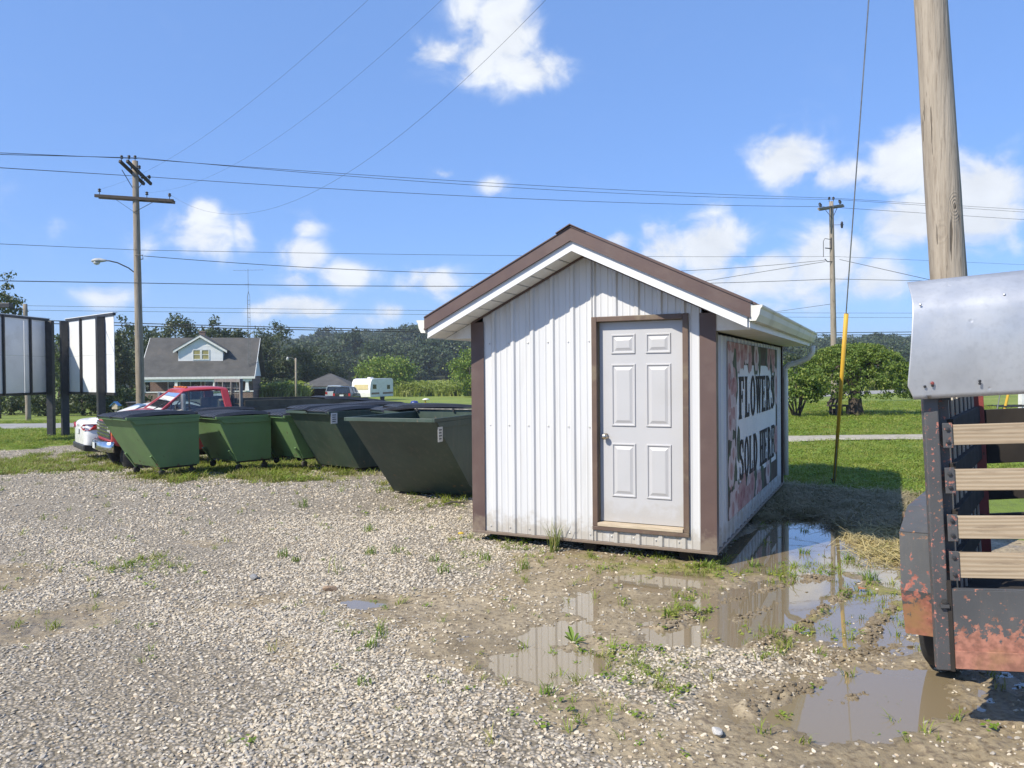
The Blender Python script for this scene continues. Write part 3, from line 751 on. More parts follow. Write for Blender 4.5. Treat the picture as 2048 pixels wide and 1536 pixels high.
# roof: two panels with ribs, ridge cap, rakes, fascias, soffits
RTH = .235                                    # fascia + rake depth above the soffit line (vertical)
def roof_side(sg):
    b = MB(); n = rib_profile(-SOV - .03, SL_ + .3, -SOV + .08)
    xe = XC + sg * (SW_ / 2 + SEV + .03)
    for (a, ha), (c, hc) in zip(n[:-1], n[1:]):
        za, zb = ZPK + RTH, ZPK + RTH - SPT * abs(xe - XC)
        b.add([(XC, a, za + ha), (XC, c, za + hc), (xe, c, zb + hc), (xe, a, zb + ha)], [(0, 1, 2, 3)])
    solid(b.build('roof_panel', BROWN, shed), .006)
for sg in (-1, 1): roof_side(sg)
b = MB(); zc = ZPK + RTH + .022
b.ext([(XC - .15, -SOV - .045, zc - .15 * SPT), (XC, -SOV - .045, zc + .004), (XC + .15, -SOV - .045, zc - .15 * SPT), (XC + .15, -SOV - .045, zc - .15 * SPT - .008), (XC, -SOV - .045, zc - .006), (XC - .15, -SOV - .045, zc - .15 * SPT - .008)], (0, SL_ + SOV + .36, 0))
b.build('ridge_cap', BROWN, shed)
def slope_band(sg, y0, y1, zlo, zhi, x_end):
    xe = XC + sg * x_end; d = -SPT * x_end
    return [(XC, y0, ZPK + zlo), (xe, y0, ZPK + zlo + d), (xe, y0, ZPK + zhi + d), (XC, y0, ZPK + zhi)], (0, y1 - y0, 0)
xe_ = SW_ / 2 + SEV
for yf, yb in ((-SOV, -SOV + .022), (SL_ + .25, SL_ + .272)):
    for sg in (-1, 1):
        b = MB(); b.ext(*slope_band(sg, yf, yb, 0, .105, xe_)); b.build('fascia', WHITE, shed, bevel=.002)
        s_ = -1 if yf < 0 else 1
        yo = yf if yf < 0 else yb
        b = MB(); b.ext(*slope_band(sg, yo + s_ * .004, yo + s_ * .020, .098, RTH + .012, xe_ + .03)); b.ext(*slope_band(sg, yo + s_ * .020, yo + s_ * .030, .098, .118, xe_ + .03)); b.ext(*slope_band(sg, yo - s_ * .09, yo + s_ * .003, RTH + .006, RTH + .014, xe_ + .03))
        b.build('rake_trim', BROWN, shed)
    # the sloped soffit between fascia and wall, built panel by panel
for sg in (-1, 1):
    N = 11; Ls = xe_
    for k in range(N):
        a, c = Ls * k / N + .007, Ls * (k + 1) / N - .007
        pa, pc = XC + sg * a, XC + sg * c; za, zc_ = ZPK - SPT * a, ZPK - SPT * c
        b = MB(); b.ext([(pa, -SOV + .024, za + .004), (pc, -SOV + .024, zc_ + .004), (pc, -SOV + .024, zc_ + .012), (pa, -SOV + .024, za + .012)], (0, SOV - .03, 0))
        o = b.build('soffit_panel', SOFF, shed)
    b = MB(); b.ext([(XC, -SOV + .024, ZPK + .014), (XC + sg * Ls, -SOV + .024, ZPK - SPT * Ls + .014), (XC + sg * Ls, -SOV + .024, ZPK - SPT * Ls + .03), (XC, -SOV + .024, ZPK + .03)], (0, SL_ + SOV + .2, 0)); b.build('roof_deck', DARKM, shed)
    b = MB(); b.bar((XC, -.028, ZPK - .008), (XC + sg * (SW_ / 2), -.028, ZPK - .008 - SPT * SW_ / 2), .018, .022, (0, -1, 0)); b.build('rake_molding', BROWN, shed)
# eave soffits, boxed ends, gutters
ZE = ZPK - SPT * xe_
for sg in (-1, 1):
    xw = XC + sg * SW_ / 2; xo = XC + sg * xe_
    b = MB(); b.box2((min(xw, xo), .0, ZE + .0), (max(xw, xo), SL_ + .25, ZE + .01)); b.build('eave_soffit', SOFF, shed)
    b = MB(); zt = ZPK - SPT * SW_ / 2
    b.ext([(xw, -.012, ZE), (xo, -.012, ZE), (xw, -.012, zt)], (0, .010, 0)); b.build('eave_return', SOFF, shed)
    b = MB(); b.box2((xo - sg * .0, -SOV + .022, ZE - .0), (xo + sg * .018, SL_ + .25, ZE + .215)); b.build('eave_fascia', WHITE, shed)
    g = MB(); z = ZE + .172; o = xo + sg * .020
    prof = [(0, 0), (0, -.135), (.055, -.135), (.085, -.08), (.095, -.03), (.11, -.012), (.112, .004), (.104, .004), (.100, -.01), (.088, -.028), (.077, -.076), (.05, -.127), (.006, -.127), (.006, 0)]
    g.ext([(o + sg * p[0], -SOV - .01, z + p[1] + .02) for p in prof], (0, SL_ + SOV + .30, 0)); gut = g.build('gutter', CREAM, shed)
    e = MB(); e.ext([(o + sg * p[0], -SOV - .014, z + p[1] + .02) for p in prof[:7]], (0, .004, 0)); e.build('end_cap', CREAM, gut)
# downspout elbow at the rear right
b = MB(); xo = XC + xe_ + .075; yy = SL_ + .12
b.tube([(xo, yy, ZE), (xo - .005, yy, ZE - .10), (xo - .06, yy - .01, ZE - .19), (xo - .22, yy - .02, ZE - .26), (xo - .34, yy - .03, ZE - .29), (xo - .40, yy - .03, ZE - .36), (X1 + .05, SL_ + .05, ZE - .5), (X1 + .05, SL_ + .05, .25)], .042, 10)
b.build('downspout', CREAM, shed, smooth=True)
# door
fy = -.03
fr = MB(); w = .05
fr.box2((DX0 - .005, fy, DZ0), (DX0 + w, fy + .05, DZ1)); fr.box2((DX1 - w, fy, DZ0), (DX1 + .005, fy + .05, DZ1)); fr.box2((DX0 + w + .001, fy, DZ1 - w), (DX1 - w - .001, fy + .05, DZ1)); fr.box2((DX0 - .005, fy - .006, DZ0 - .04), (DX1 + .005, fy + .05, DZ0 - .001))
dfr = fr.build('door_frame', FRAMEM, shed, bevel=.004)
j = MB(); j.box2((DX0 + w - .012, fy + .051, DZ0 + .03), (DX0 + w + .004, .09, DZ1 - .02)); j.box2((DX1 - w - .004, fy + .051, DZ0 + .03), (DX1 - w + .012, .09, DZ1 - .02)); j.box2((DX0 + w + .005, fy + .051, DZ1 - w - .004), (DX1 - w - .005, .09, DZ1 - w + .012))
j.build('jamb', JAMBM, dfr)
MB().box2((DX0 + w + .002, fy - .012, DZ0 + .001), (DX1 - w - .002, .07, DZ0 + .036)).build('threshold', RAWWOOD, shed, bevel=.004)
dx0, dx1, dz0, dz1 = -.301 - .865, -.301, .342, .335 + 2.03
DY = .052
door = MB().box2((dx0, DY, dz0), (dx1, DY + .04, dz1)).build('door', DOORM, shed, bevel=.002)
Wd = dx1 - dx0
def door_panel(xa, xb, za, zb):
    b = MB(); y = DY
    def ring(m, yy): return [(xa + m, yy, za + m), (xb - m, yy, za + m), (xb - m, yy, zb - m), (xa + m, yy, zb - m)]
    b.loft([ring(0, y - .0006), ring(.006, y - .012), ring(.016, y - .012), ring(.024, y - .0015), ring(.034, y - .0015), ring(.062, y - .0125)], cap=False)
    q = ring(.062, y - .0125); b.poly(q)
    b.build('door_panel', DOORM, door)
cols = ((dx0 + .125, dx0 + .125 + .255), (dx1 - .125 - .255, dx1 - .125))
rows = ((.255, .985), (1.13, 1.60 + .04), (1.745, 1.935))
rows = ((dz0 + .255, dz0 + .80), (dz0 + .97, dz0 + 1.60), (dz0 + 1.70, dz0 + 1.90))
for xa, xb in cols:
    for za, zb in rows: door_panel(xa, xb, za, zb)
k = MB(); kx, kz = dx0 + .062, dz0 + .865
k.lathe([(.032, 0), (.032, -.006), (.014, -.010), (.012, -.030), (.022, -.036), (.030, -.048), (.030, -.060), (.022, -.070), (.006, -.073)], 18, 'y', (kx, DY, kz)); k.build('door_knob', BRASS, door, smooth=True)
# screws: rows of hex heads beside every rib
s = MB()
for z in (.20, 1.05, 1.28 + .02, 2.18):
    x = RIB0 - .05
    while x < X1 - .15:
        if not (DX0 - .03 < x < DX1 + .03 and DZ0 - .05 < z < DZ1 + .02) and z < zroof(x) - .1 and abs(z - 1.05) > .01: s.lathe([(.008, 0), (.008, -.003), (.0055, -.004), (.0055, -.009), (.002, -.010)], 6, 'y', (x, -.004, z))
        x += .2286
for z in (.22, 1.28, 2.1):
    y = .3
    while y < SL_ - .2:
        s.lathe([(.008, 0), (.008, .003), (.0055, .004), (.0055, .009), (.002, .010)], 6, 'x', (X1 + .004, y, z)); y += .2286 if z < 1 else .5
s.build('screw', STEEL, shed, kind='stuff')

# ------------------------------------------------------------------ banner on the right wall
def wallpt(px, py):                          # line of sight onto the right wall, in wall coordinates (along, up)
    rot = Matrix.Rotation(R(-26.08), 3, 'Z'); n = rot @ Vector((1, 0, 0)); u = rot @ Vector((0, 1, 0)); o = Vector((1.922, 7.313, 0)) + n * .03
    d = ray(px, py); t = (o - Vector((0, 0, CAM_H))).dot(n) / d.dot(n); p = Vector((0, 0, CAM_H)) + d * t
    return (p - o).dot(u), p.z
cn = [wallpt(*p) for p in ((1454, 682), (1454, 1035), (1554, 700), (1554, 958))]
BX0 = cn[0][0]; BX1 = (cn[2][0] + cn[3][0]) / 2; BZ1 = min((cn[0][1] + cn[2][1]) / 2, SZ0 + SHW - .03); BZ0 = (cn[1][1] + cn[3][1]) / 2
print('banner', cn, BX0, BX1, BZ0, BZ1)
VINYL = pm('vinyl_white', (.72, .70, .68), (.66, .64, .62), sc=3, rough=.7, spec=.2, bump=.1, bsc=4, bd=.02)
def printm(name, c, c2): return pm(name, c, c2, sc=9, rough=.9, spec=.1)
PDARK = printm('print_dark', (.085, .075, .06), (.14, .105, .085)); PINK = printm('print_pink', (.36, .21, .19), (.46, .31, .28)); PALE = printm('print_pale', (.58, .49, .46), (.47, .36, .34)); LEAFP = printm('print_leaf', (.13, .15, .10), (.10, .11, .08)); INK = printm('print_ink', (.050, .046, .042), (.072, .066, .06)); ROSE = printm('print_rose', (.28, .13, .12), (.46, .27, .26))
rotS = Matrix.Rotation(R(-26.08), 3, 'Z')
bo = Vector((1.922, 7.313, 0)) + rotS @ Vector((.026, 0, 0))
ban = thing('banner', 'flower-bordered vinyl banner reading FLOWERS SOLD HERE on the shed side wall', 'banner', bo, R(-26.08))
BT = .004
MB().box2((-.002, BX0, BZ0), (BT, BX1, BZ1)).build('sheet', VINYL, ban)
bw, bh = BX1 - BX0, BZ1 - BZ0
def bp(u, v, d): return (BT + d, BX0 + u * bw, BZ0 + v * bh)
br = MB()
def disc(b, u, v, ru, rv, d, n=9, jag=.18):
    ph = random.uniform(0, 6)
    b.poly([bp(min(max(u + ru * math.cos(2 * PI * k / n + ph) * random.uniform(1 - jag, 1 + jag), .002), .998), min(max(v + rv * math.sin(2 * PI * k / n + ph) * random.uniform(1 - jag, 1 + jag), .002), .998), d) for k in range(n)])
fr_ = MB(); L1, T1, B1, R1 = .13, .87, .14, .96
for a in ((0, 0, 1, B1), (0, T1, 1, 1), (0, B1, L1, T1), (R1, B1, 1, T1)):
    fr_.poly([bp(a[0], a[1], .0012), bp(a[2], a[1], .0012), bp(a[2], a[3], .0012), bp(a[0], a[3], .0012)])
fr_.build('printed_border', PDARK, ban, kind='stuff')
lay = {PINK: MB(), PALE: MB(), LEAFP: MB(), ROSE: MB()}
asp = bh / bw
spots = [(random.uniform(.0, 1), random.uniform(.91, .99)) for _ in range(17)] + [(random.uniform(0, 1), random.uniform(.01, .11)) for _ in range(14)] + [(random.uniform(.01, .09), random.uniform(.12, .88)) for _ in range(13)] + [(random.uniform(.955, .99), random.uniform(.2, .8)) for _ in range(4)]
for i, (u, v) in enumerate(spots):
    r = random.uniform(.028, .046); d = .0018 + i * .00004
    for q in range(2): disc(lay[LEAFP], u + random.uniform(-.09, .09), v + random.uniform(-.04, .04), .03, .035 / asp * 1.5, d, 6)
    main = lay[PINK] if random.random() < .45 else lay[PALE]
    for q in range(6):
        a = q * 1.05 + random.uniform(-.2, .2); disc(main, u + r * .75 * math.cos(a), v + r * .75 * math.sin(a) / asp, r * .62, r * .62 / asp, d + .0006 + q * .00003, 8)
    disc(lay[PINK] if main is lay[PALE] else lay[ROSE], u, v, r * .55, r * .55 / asp, d + .0012, 8)
    disc(lay[ROSE], u + r * .1, v, r * .22, r * .22 / asp, d + .0015, 6, .3)
for m_, nm in ((LEAFP, 'printed_leaves'), (PALE, 'printed_petals'), (PINK, 'printed_petals'), (ROSE, 'printed_flower_hearts')): lay[m_].build(nm, m_, ban, kind='stuff')
# slab-serif wood-type letters, each one a flat print of its own
def stroke(b, pts, d):
    b.poly([(BT + d, p[0], p[1]) for p in pts])
LET = {}
S = .30; V = .26
def rect(x0, y0, x1, y1): return [(x0, y0), (x1, y0), (x1, y1), (x0, y1)]
def slab(x, y, w, s): return [(x - w, y), (x + w, y), (x + w * .62, y + .11 * s), (x - w * .62, y + .11 * s)]
stem = lambda x: [rect(x - .16, 0, x + .16, 1), slab(x, 0, .27, 1), slab(x, 1, .27, -1)]
def arcband(cx, cy, rx, ry, tx, ty, a0, a1, n=12):
    out = []
    for i in range(n):
        t0, t1 = a0 + (a1 - a0) * i / n, a0 + (a1 - a0) * (i + 1) / n
        out.append([(cx + (rx) * math.cos(t0), cy + ry * math.sin(t0)), (cx + rx * math.cos(t1), cy + ry * math.sin(t1)), (cx + (rx - tx) * math.cos(t1), cy + (ry - ty) * math.sin(t1)), (cx + (rx - tx) * math.cos(t0), cy + (ry - ty) * math.sin(t0))])
    return out
LET['F'] = stem(.24) + [rect(.24, .89, .86, 1), rect(.74, .70, .86, .95), rect(.24, .47, .66, .57), rect(.58, .38, .67, .66)]
LET['L'] = stem(.24) + [rect(.24, 0, .86, .11), rect(.74, .05, .86, .32)]
LET['E'] = LET['F'] + [rect(.24, 0, .88, .11), rect(.76, .05, .88, .30)]
LET['O'] = arcband(.5, .5, .46, .52, .25, .12, 0, 2 * PI, 22)
LET['D'] = stem(.22) + arcband(.30, .5, .60, .5, .25, .11, -PI / 2, PI / 2, 14)
LET['H'] = stem(.22) + stem(.78) + [rect(.22, .45, .78, .56)]
LET['R'] = stem(.22) + arcband(.36, .745, .48, .255, .22, .10, -PI / 2, PI / 2, 10) + [rect(.2, .89, .38, 1), rect(.2, .49, .42, .59), [(.42, .52), (.64, .52), (.84, .08), (.98, .08), (.98, 0), (.66, 0)]]
LET['W'] = [[(.02, 1), (.24, 1), (.38, 0), (.24, 0)], [(.40, .9), (.54, .9), (.38, 0), (.26, 0)], [(.42, 1), (.62, 1), (.76, 0), (.62, 0)], [(.82, 1), (.94, 1), (.76, 0), (.66, 0)], rect(-.04, .91, .30, 1.), rect(.36, .91, .66, 1.), rect(.76, .91, 1.02, 1.)]
LET['S'] = arcband(.5, .745, .42, .265, .25, .11, .15, PI * 1.5, 12) + arcband(.5, .265, .42, .265, .25, .11, PI * 1.15, PI * 2.5, 12) + [rect(.78, .66, .9, .98), rect(.1, .02, .22, .34), [(.30, .62), (.5, .45), (.72, .40), (.5, .60)]]
def word(txt, u0, u1, v0, v1, lens):
    tot = sum(lens); x = u0
    for chn, wl_ in zip(txt, lens):
        w = (u1 - u0) * wl_ / tot
        if chn != ' ':
            b = MB()
            for i, pg in enumerate(LET[chn]): stroke(b, [(BX0 + (x + w * (.04 + .92 * p[0])) * bw, BZ0 + (v0 + (v1 - v0) * p[1]) * bh) for p in pg], .006 + i * .00006)
            b.build('letter', INK, ban)
        x += w
word('FLOWERS', .165, .915, .545, .80, (1, .92, 1.05, 1.2, 1, 1.08, .95))
word('SOLD HERE', .165, .915, .175, .42, (1, 1.05, .92, 1.08, .45, 1.1, 1, 1.08, 1))
# the L of SOLD reads thin in the photograph but is a letter like the others

# ------------------------------------------------------------------ paint materials with wear
def worn(name, c1, c2, chips, amt, lo_bias=0., sc=9, rough=.5, zfade=None):
    m, nt, b = nmat(name); t = NT(nt); v = t.coord()
    col = t.mix(t.ramp(t.noise(v, 2, 5), .3, .7), c1, c2)
    n = t.noise(v, sc, 7, .68); 
    thr = .66
    if zfade:
        z = t.n('ShaderNodeSeparateXYZ', {0: v}).outputs[2]; k = t.ramp(z, zfade[0], zfade[1], lo=zfade[2], hi=0.)
        n = t.math('ADD', n, k)
    mk = t.ramp(n, thr - amt, thr - amt + .05)
    rust = t.mix(t.ramp(t.noise(v, 22, 4), .35, .65), chips, tuple(x * .55 for x in chips))
    rust = t.mix(t.ramp(t.noise(v, 3, 4), .5, .7), rust, (.30, .17, .08))
    streak = t.ramp(t.noise(t.coord((9, 9, .9)), 1.3, 5, .65), .5, .72); col = t.mix(t.math('MULTIPLY', streak, .35), col, t.mix(.6, col, (.16, .14, .11)))
    t.link(t.mix(mk, col, rust), b.inputs['Base Color'])
    t.link(t.ramp(mk, 0, 1, lo=rough, hi=.85), b.inputs['Roughness'])
    t.link(t.bump(t.math('SUBTRACT', 1, mk), .35, .003, t.bump(t.noise(v, 120, 3), .15, .003, t.bump(t.noise(v, 2.6, 2), .25, .05))), b.inputs['Normal'])
    return m
TRBLACK = worn('trailer_black', (.062, .062, .064), (.084, .084, .086), (.50, .20, .15), .09, sc=42)
TRRUST = worn('trailer_panel', (.064, .066, .069), (.092, .093, .095), (.40, .18, .125), .075, sc=30, zfade=(.36, .66, .36))
TRFEND = worn('trailer_fender', (.066, .068, .071), (.09, .092, .095), (.40, .15, .115), .065, sc=26, zfade=(.30, .80, .30))
TRRED = worn('trailer_red', (.30, .06, .05), (.22, .05, .045), (.05, .05, .05), .06, sc=9)
def wood_mat(name, c1, c2, c3, ax=0):
    m, nt, b = nmat(name); t = NT(nt)
    sc = [9, 9, 9]; sc[ax] = .7
    oi = t.n('ShaderNodeObjectInfo'); tcn = t.n('ShaderNodeTexCoord'); mp_ = t.n('ShaderNodeMapping', {0: tcn.outputs['Object'], 'Scale': tuple(sc)})
    off = t.n('ShaderNodeCombineXYZ', {0: t.math('MULTIPLY', oi.outputs['Random'], 37), 1: t.math('MULTIPLY', oi.outputs['Random'], 91), 2: t.math('MULTIPLY', oi.outputs['Random'], 13)}); t.link(off.outputs[0], mp_.inputs['Location'])
    v = mp_.outputs[0]
    w = t.n('ShaderNodeTexWave', {0: v, 'Scale': 1.7, 'Distortion': 7, 'Detail': 3, 'Detail Scale': .8}, wave_type='BANDS', bands_direction='Z' if ax != 2 else 'X').outputs[1]
    n = t.noise(v, 6, 6, .65)
    col = t.mix(t.ramp(w, .2, .8), c1, c2); col = t.mix(t.ramp(n, .5, .72), col, c3)
    col = t.mix(t.math('MULTIPLY', oi.outputs['Random'], .45), col, c3)
    t.link(col, b.inputs['Base Color']); b.inputs['Roughness'].default_value = .8; b.inputs['Specular IOR Level'].default_value = .25
    t.link(t.bump(t.math('ADD', w, n), .25, .003), b.inputs['Normal']); return m
BOARDM = wood_mat('trailer_board', (.46, .375, .265), (.37, .285, .19), (.25, .19, .13))
PICKM = wood_mat('grey_picket', (.62, .57, .49), (.52, .47, .40), (.40, .36, .30), 2)

# ------------------------------------------------------------------ stake trailer at the right edge
tr = thing('stake_trailer', 'black and rusty stake-sided trailer with wooden boards and a sheet metal hood', 'trailer', (2.205, 3.83, 0))
tr.rotation_euler = (0, R(-2.6), R(-16.6))
sd = Vector((.346, .938, 0)); sr = Vector((.938, -.346, 0))       # along the side wall, and to its right
post = MB().box2((-.066, -.0, .345), (.0, .062, 1.78)); post = post.build('corner_post', TRBLACK, tr, bevel=.006)
MB().box2((-.004, -.006, .345), (.014, -.001, .80)).build('seam_strip', DARKM, tr)
pn = MB(); pn.box2((.016, .0, .362), (2.3, .012, .752)); pn.box2((.016, -.016, .362), (2.3, -.001, .452)); pn.box2((.016, .001, .752), (2.3, .03, .757))
panel = pn.build('lower_panel', TRRUST, tr, bevel=.003)
zs = [(1.475, 1.575), (1.247, 1.352), (1.008, 1.118), (.812, .935)]
for i, (a, b_) in enumerate(zs):
    MB().box2((.058 - i * .002, .002, a), (2.25, .038, b_)).build('board', BOARDM, tr, bevel=.003)
    pl = MB().box2((.012, -.008, a - .012), (.056, .0, b_ + .012)).build('bracket', TRBLACK, tr, bevel=.002)
    for zz in (a + .018, b_ - .02): MB().lathe([(.011, 0), (.011, -.007), (.004, -.009)], 6, 'y', (.034, -.008, zz)).build('bolt', BLACKP, pl)
MB().lathe([(.016, 0), (.016, -.014), (.006, -.018)], 6, 'y', (-.018, -.001, .69)).build('bolt', RUBBER, tr)
MB().box2((-.04, -.02, .665), (.0, -.001, .682)).build('stake_latch', TRBLACK, tr)
# side wall running back, rear wall beyond: rails, pickets, corner post
LS = 1.28
def sp(a, o, z): return Vector((0, 0, 0)) + sd * a + sr * o + Vector((0, 0, z))
MB().bar(sp(.12, .0, .36), sp(.12, .0, 1.75), .045, .05).build('stake', TRBLACK, tr)
for a, b_ in ((1.50, 1.60), (1.27, 1.375), (1.03, 1.14), (.81, .92)):
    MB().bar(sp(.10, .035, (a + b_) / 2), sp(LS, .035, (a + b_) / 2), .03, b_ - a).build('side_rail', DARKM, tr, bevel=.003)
k = 0; a = .16
while a < LS - .05:
    MB().bar(sp(a, -.012, .40), sp(a, -.012, 1.76), .018, .075, up=sr).build('picket', PICKM if k % 2 == 0 else TRBLACK, tr, bevel=.002)
    a += .088; k += 1
cp = sp(LS + .03, .03, 0)
MB().box2((cp.x - .03, cp.y - .03, .36), (cp.x + .035, cp.y + .035, 1.75)).build('corner_post', TRRED, tr, bevel=.004)
rw = Vector((.972, .235, 0)); rw.normalize()
for a, b_ in ((1.455, 1.575), (1.235, 1.36), (1.005, 1.125), (.80, .915)):
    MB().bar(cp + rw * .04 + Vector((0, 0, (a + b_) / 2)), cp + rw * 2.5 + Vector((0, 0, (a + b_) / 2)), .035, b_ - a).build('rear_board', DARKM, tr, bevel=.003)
# deck
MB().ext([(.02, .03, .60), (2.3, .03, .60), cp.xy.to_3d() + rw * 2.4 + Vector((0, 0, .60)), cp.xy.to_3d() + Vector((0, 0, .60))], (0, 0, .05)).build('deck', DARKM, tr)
MB().bar((.02, .06, 1.745), (2.3, .06, 1.745), .04, .03).build('top_rail', BLACKP, tr)
# fender with the wheel under it
FO = sp(.48, -.20, 0)
def fp(a, o, z): return FO + sd * a + sr * o + Vector((0, 0, z))
prof = [(.06, .335), (-.01, .60), (.03, .925), (.30, 1.03), (.95, 1.03), (1.22, .925), (1.26, .60), (1.19, .335)]
f = MB()
for (a0, z0), (a1, z1) in zip(prof[:-1], prof[1:]):
    f.add([fp(a0, -.10, z0), fp(a0, .13, z0), fp(a1, .13, z1), fp(a1, -.10, z1)], [(0, 1, 2, 3)])
fend = f.build('fender', TRFEND, tr); solid(fend, .01)
s2 = MB(); s2.ext([fp(a, -.104, z) for a, z in prof] + [fp(a, -.104, z - .06 if z > .7 else z) for a, z in [(1.14, .335), (1.2, .6), (1.17, .89), (.93, .98), (.32, .98), (.08, .89), (.045, .60), (.11, .335)]], sr * .006); s2.build('fender_lip', TRFEND, tr)
wl_ = MB(); c = fp(.62, 0.02, .345)
def wheel_secs(c, axis, prof, n=28):
    secs = []; up = Vector((0, 0, 1)); fw = axis.cross(up).normalized()
    for (r, h) in prof: secs.append([c + axis * h + (up * math.cos(2 * PI * k / n) + fw * math.sin(2 * PI * k / n)) * r for k in range(n)])
    return secs
TYRE = [(.19, -.09), (.27, -.105), (.325, -.10), (.352, -.078), (.36, -.04), (.36, .04), (.352, .078), (.325, .10), (.27, .105), (.19, .09)]
wo_ = MB().loft(wheel_secs(c, sr, TYRE)).build('wheel', RUBBER, tr, smooth=True)
MB().loft(wheel_secs(c - sr * .005, sr, [(.02, -.088), (.08, -.088), (.11, -.06), (.185, -.08), (.188, -.06), (.02, -.05)])).build('rim', TRRED, wo_)
# sheet metal hood: a curved aluminium sheet with dents, rolled back over the top
def alu_mat():
    m, nt, b = nmat('dull_aluminium'); t = NT(nt); v = t.coord()
    col = t.mix(t.ramp(t.noise(v, 2.4, 6, .6), .3, .72), (.56, .57, .585), (.45, .46, .48))
    col = t.mix(t.math('MULTIPLY', t.ramp(t.noise(v, 30, 4, .7), .45, .7), .3), col, (.36, .37, .385))
    t.link(col, b.inputs['Base Color']); b.inputs['Metallic'].default_value = .55
    t.link(t.ramp(t.noise(v, 6, 5), .3, .7, lo=.42, hi=.56), b.inputs['Roughness'])
    dent = t.math('ADD', t.n('ShaderNodeTexVoronoi', {'Vector': v, 'Scale': 7.0, 'Randomness': 1.0}).outputs['Distance'], t.math('MULTIPLY', t.noise(v, 3.5, 2), .12))
    n1 = t.bump(t.ramp(dent, .05, .14), .35, .006); n2 = t.bump(t.noise(v, 1.6, 2), .25, .08, n1); t.link(n2, b.inputs['Normal']); return m
ALU = alu_mat()
hv = []; nx_, nz_ = 40, 26
def hood_pt(u, v):                            # u along, v up the sheet
    x = -.155 + u * 2.5
    z = 1.712 + .035 * u * 2.5 / 1.0 * .35 + v * .60
    y = -.055 - .035 * math.sin(PI * min(v * 1.1, 1)) + .16 * max(0, v - .72) ** 2 / .08 + .01 * math.sin(7 * u + 2 * v)
    if u < .03: x += (.0 if v > .12 else (.12 - v) * .30); 
    x += .065 * v
    z += (.035 * max(0, u) * (v > .99))
    return (x, y, z)
V = [hood_pt((i / nx_) ** 1.6, j / nz_) for j in range(nz_ + 1) for i in range(nx_ + 1)]
Fq = [(j * (nx_ + 1) + i, j * (nx_ + 1) + i + 1, (j + 1) * (nx_ + 1) + i + 1, (j + 1) * (nx_ + 1) + i) for j in range(nz_) for i in range(nx_)]
hd = MB().add(V, Fq).build('hood_sheet', ALU, tr, smooth=True); solid(hd, .003)
def rivet(b, x, z, r, dy=-.003):
    v = (z - 1.712) / .6; y = -.055 - .035 * math.sin(PI * min(v * 1.1, 1)) + .16 * max(0, v - .72) ** 2 / .08 - .004
    b.lathe([(r, 0), (r, dy * .5), (r * .5, dy)], 10, 'y', (x, y, z))
for x, z in ((-.07, 2.18), (.30, 2.2)):
    rv = MB(); rivet(rv, x, z, .006); rv.build('rivet', STEEL, hd)
for x, z in ((-.07, 1.775), (.17, 1.79), (.17, 1.778), (-.036, 1.778)):
    rv = MB(); rivet(rv, x, z, .007, -.002); rv.build('bolt_hole', BLACKP, hd)
rv = MB(); rivet(rv, -.037, 1.79, .009); rv.build('rusty_bolt', TRRED, hd)
for i, x in enumerate((.03, 1.2, 2.2)): MB().bar((x, .0, 1.70), (x, .07, 2.28), .03, .03).build('hood_strut', BLACKP, tr)

# ------------------------------------------------------------------ timber block on straw, near the fender
p = G(1822, 1062)
blk = MB().box((0, 0, .085), (.24, .30, .17)).build('timber_block', wood_mat('block_wood', (.30, .22, .14), (.22, .155, .095), (.13, .095, .06), 1), None, bevel=.012)
blk.location = (p.x + .03, p.y, float(height(np.array([p.x]), np.array([p.y]))[0])); blk.rotation_euler = (0, R(6), R(-22)); tag(blk, 'weathered brown timber block lying on straw behind the trailer fender', 'timber block')
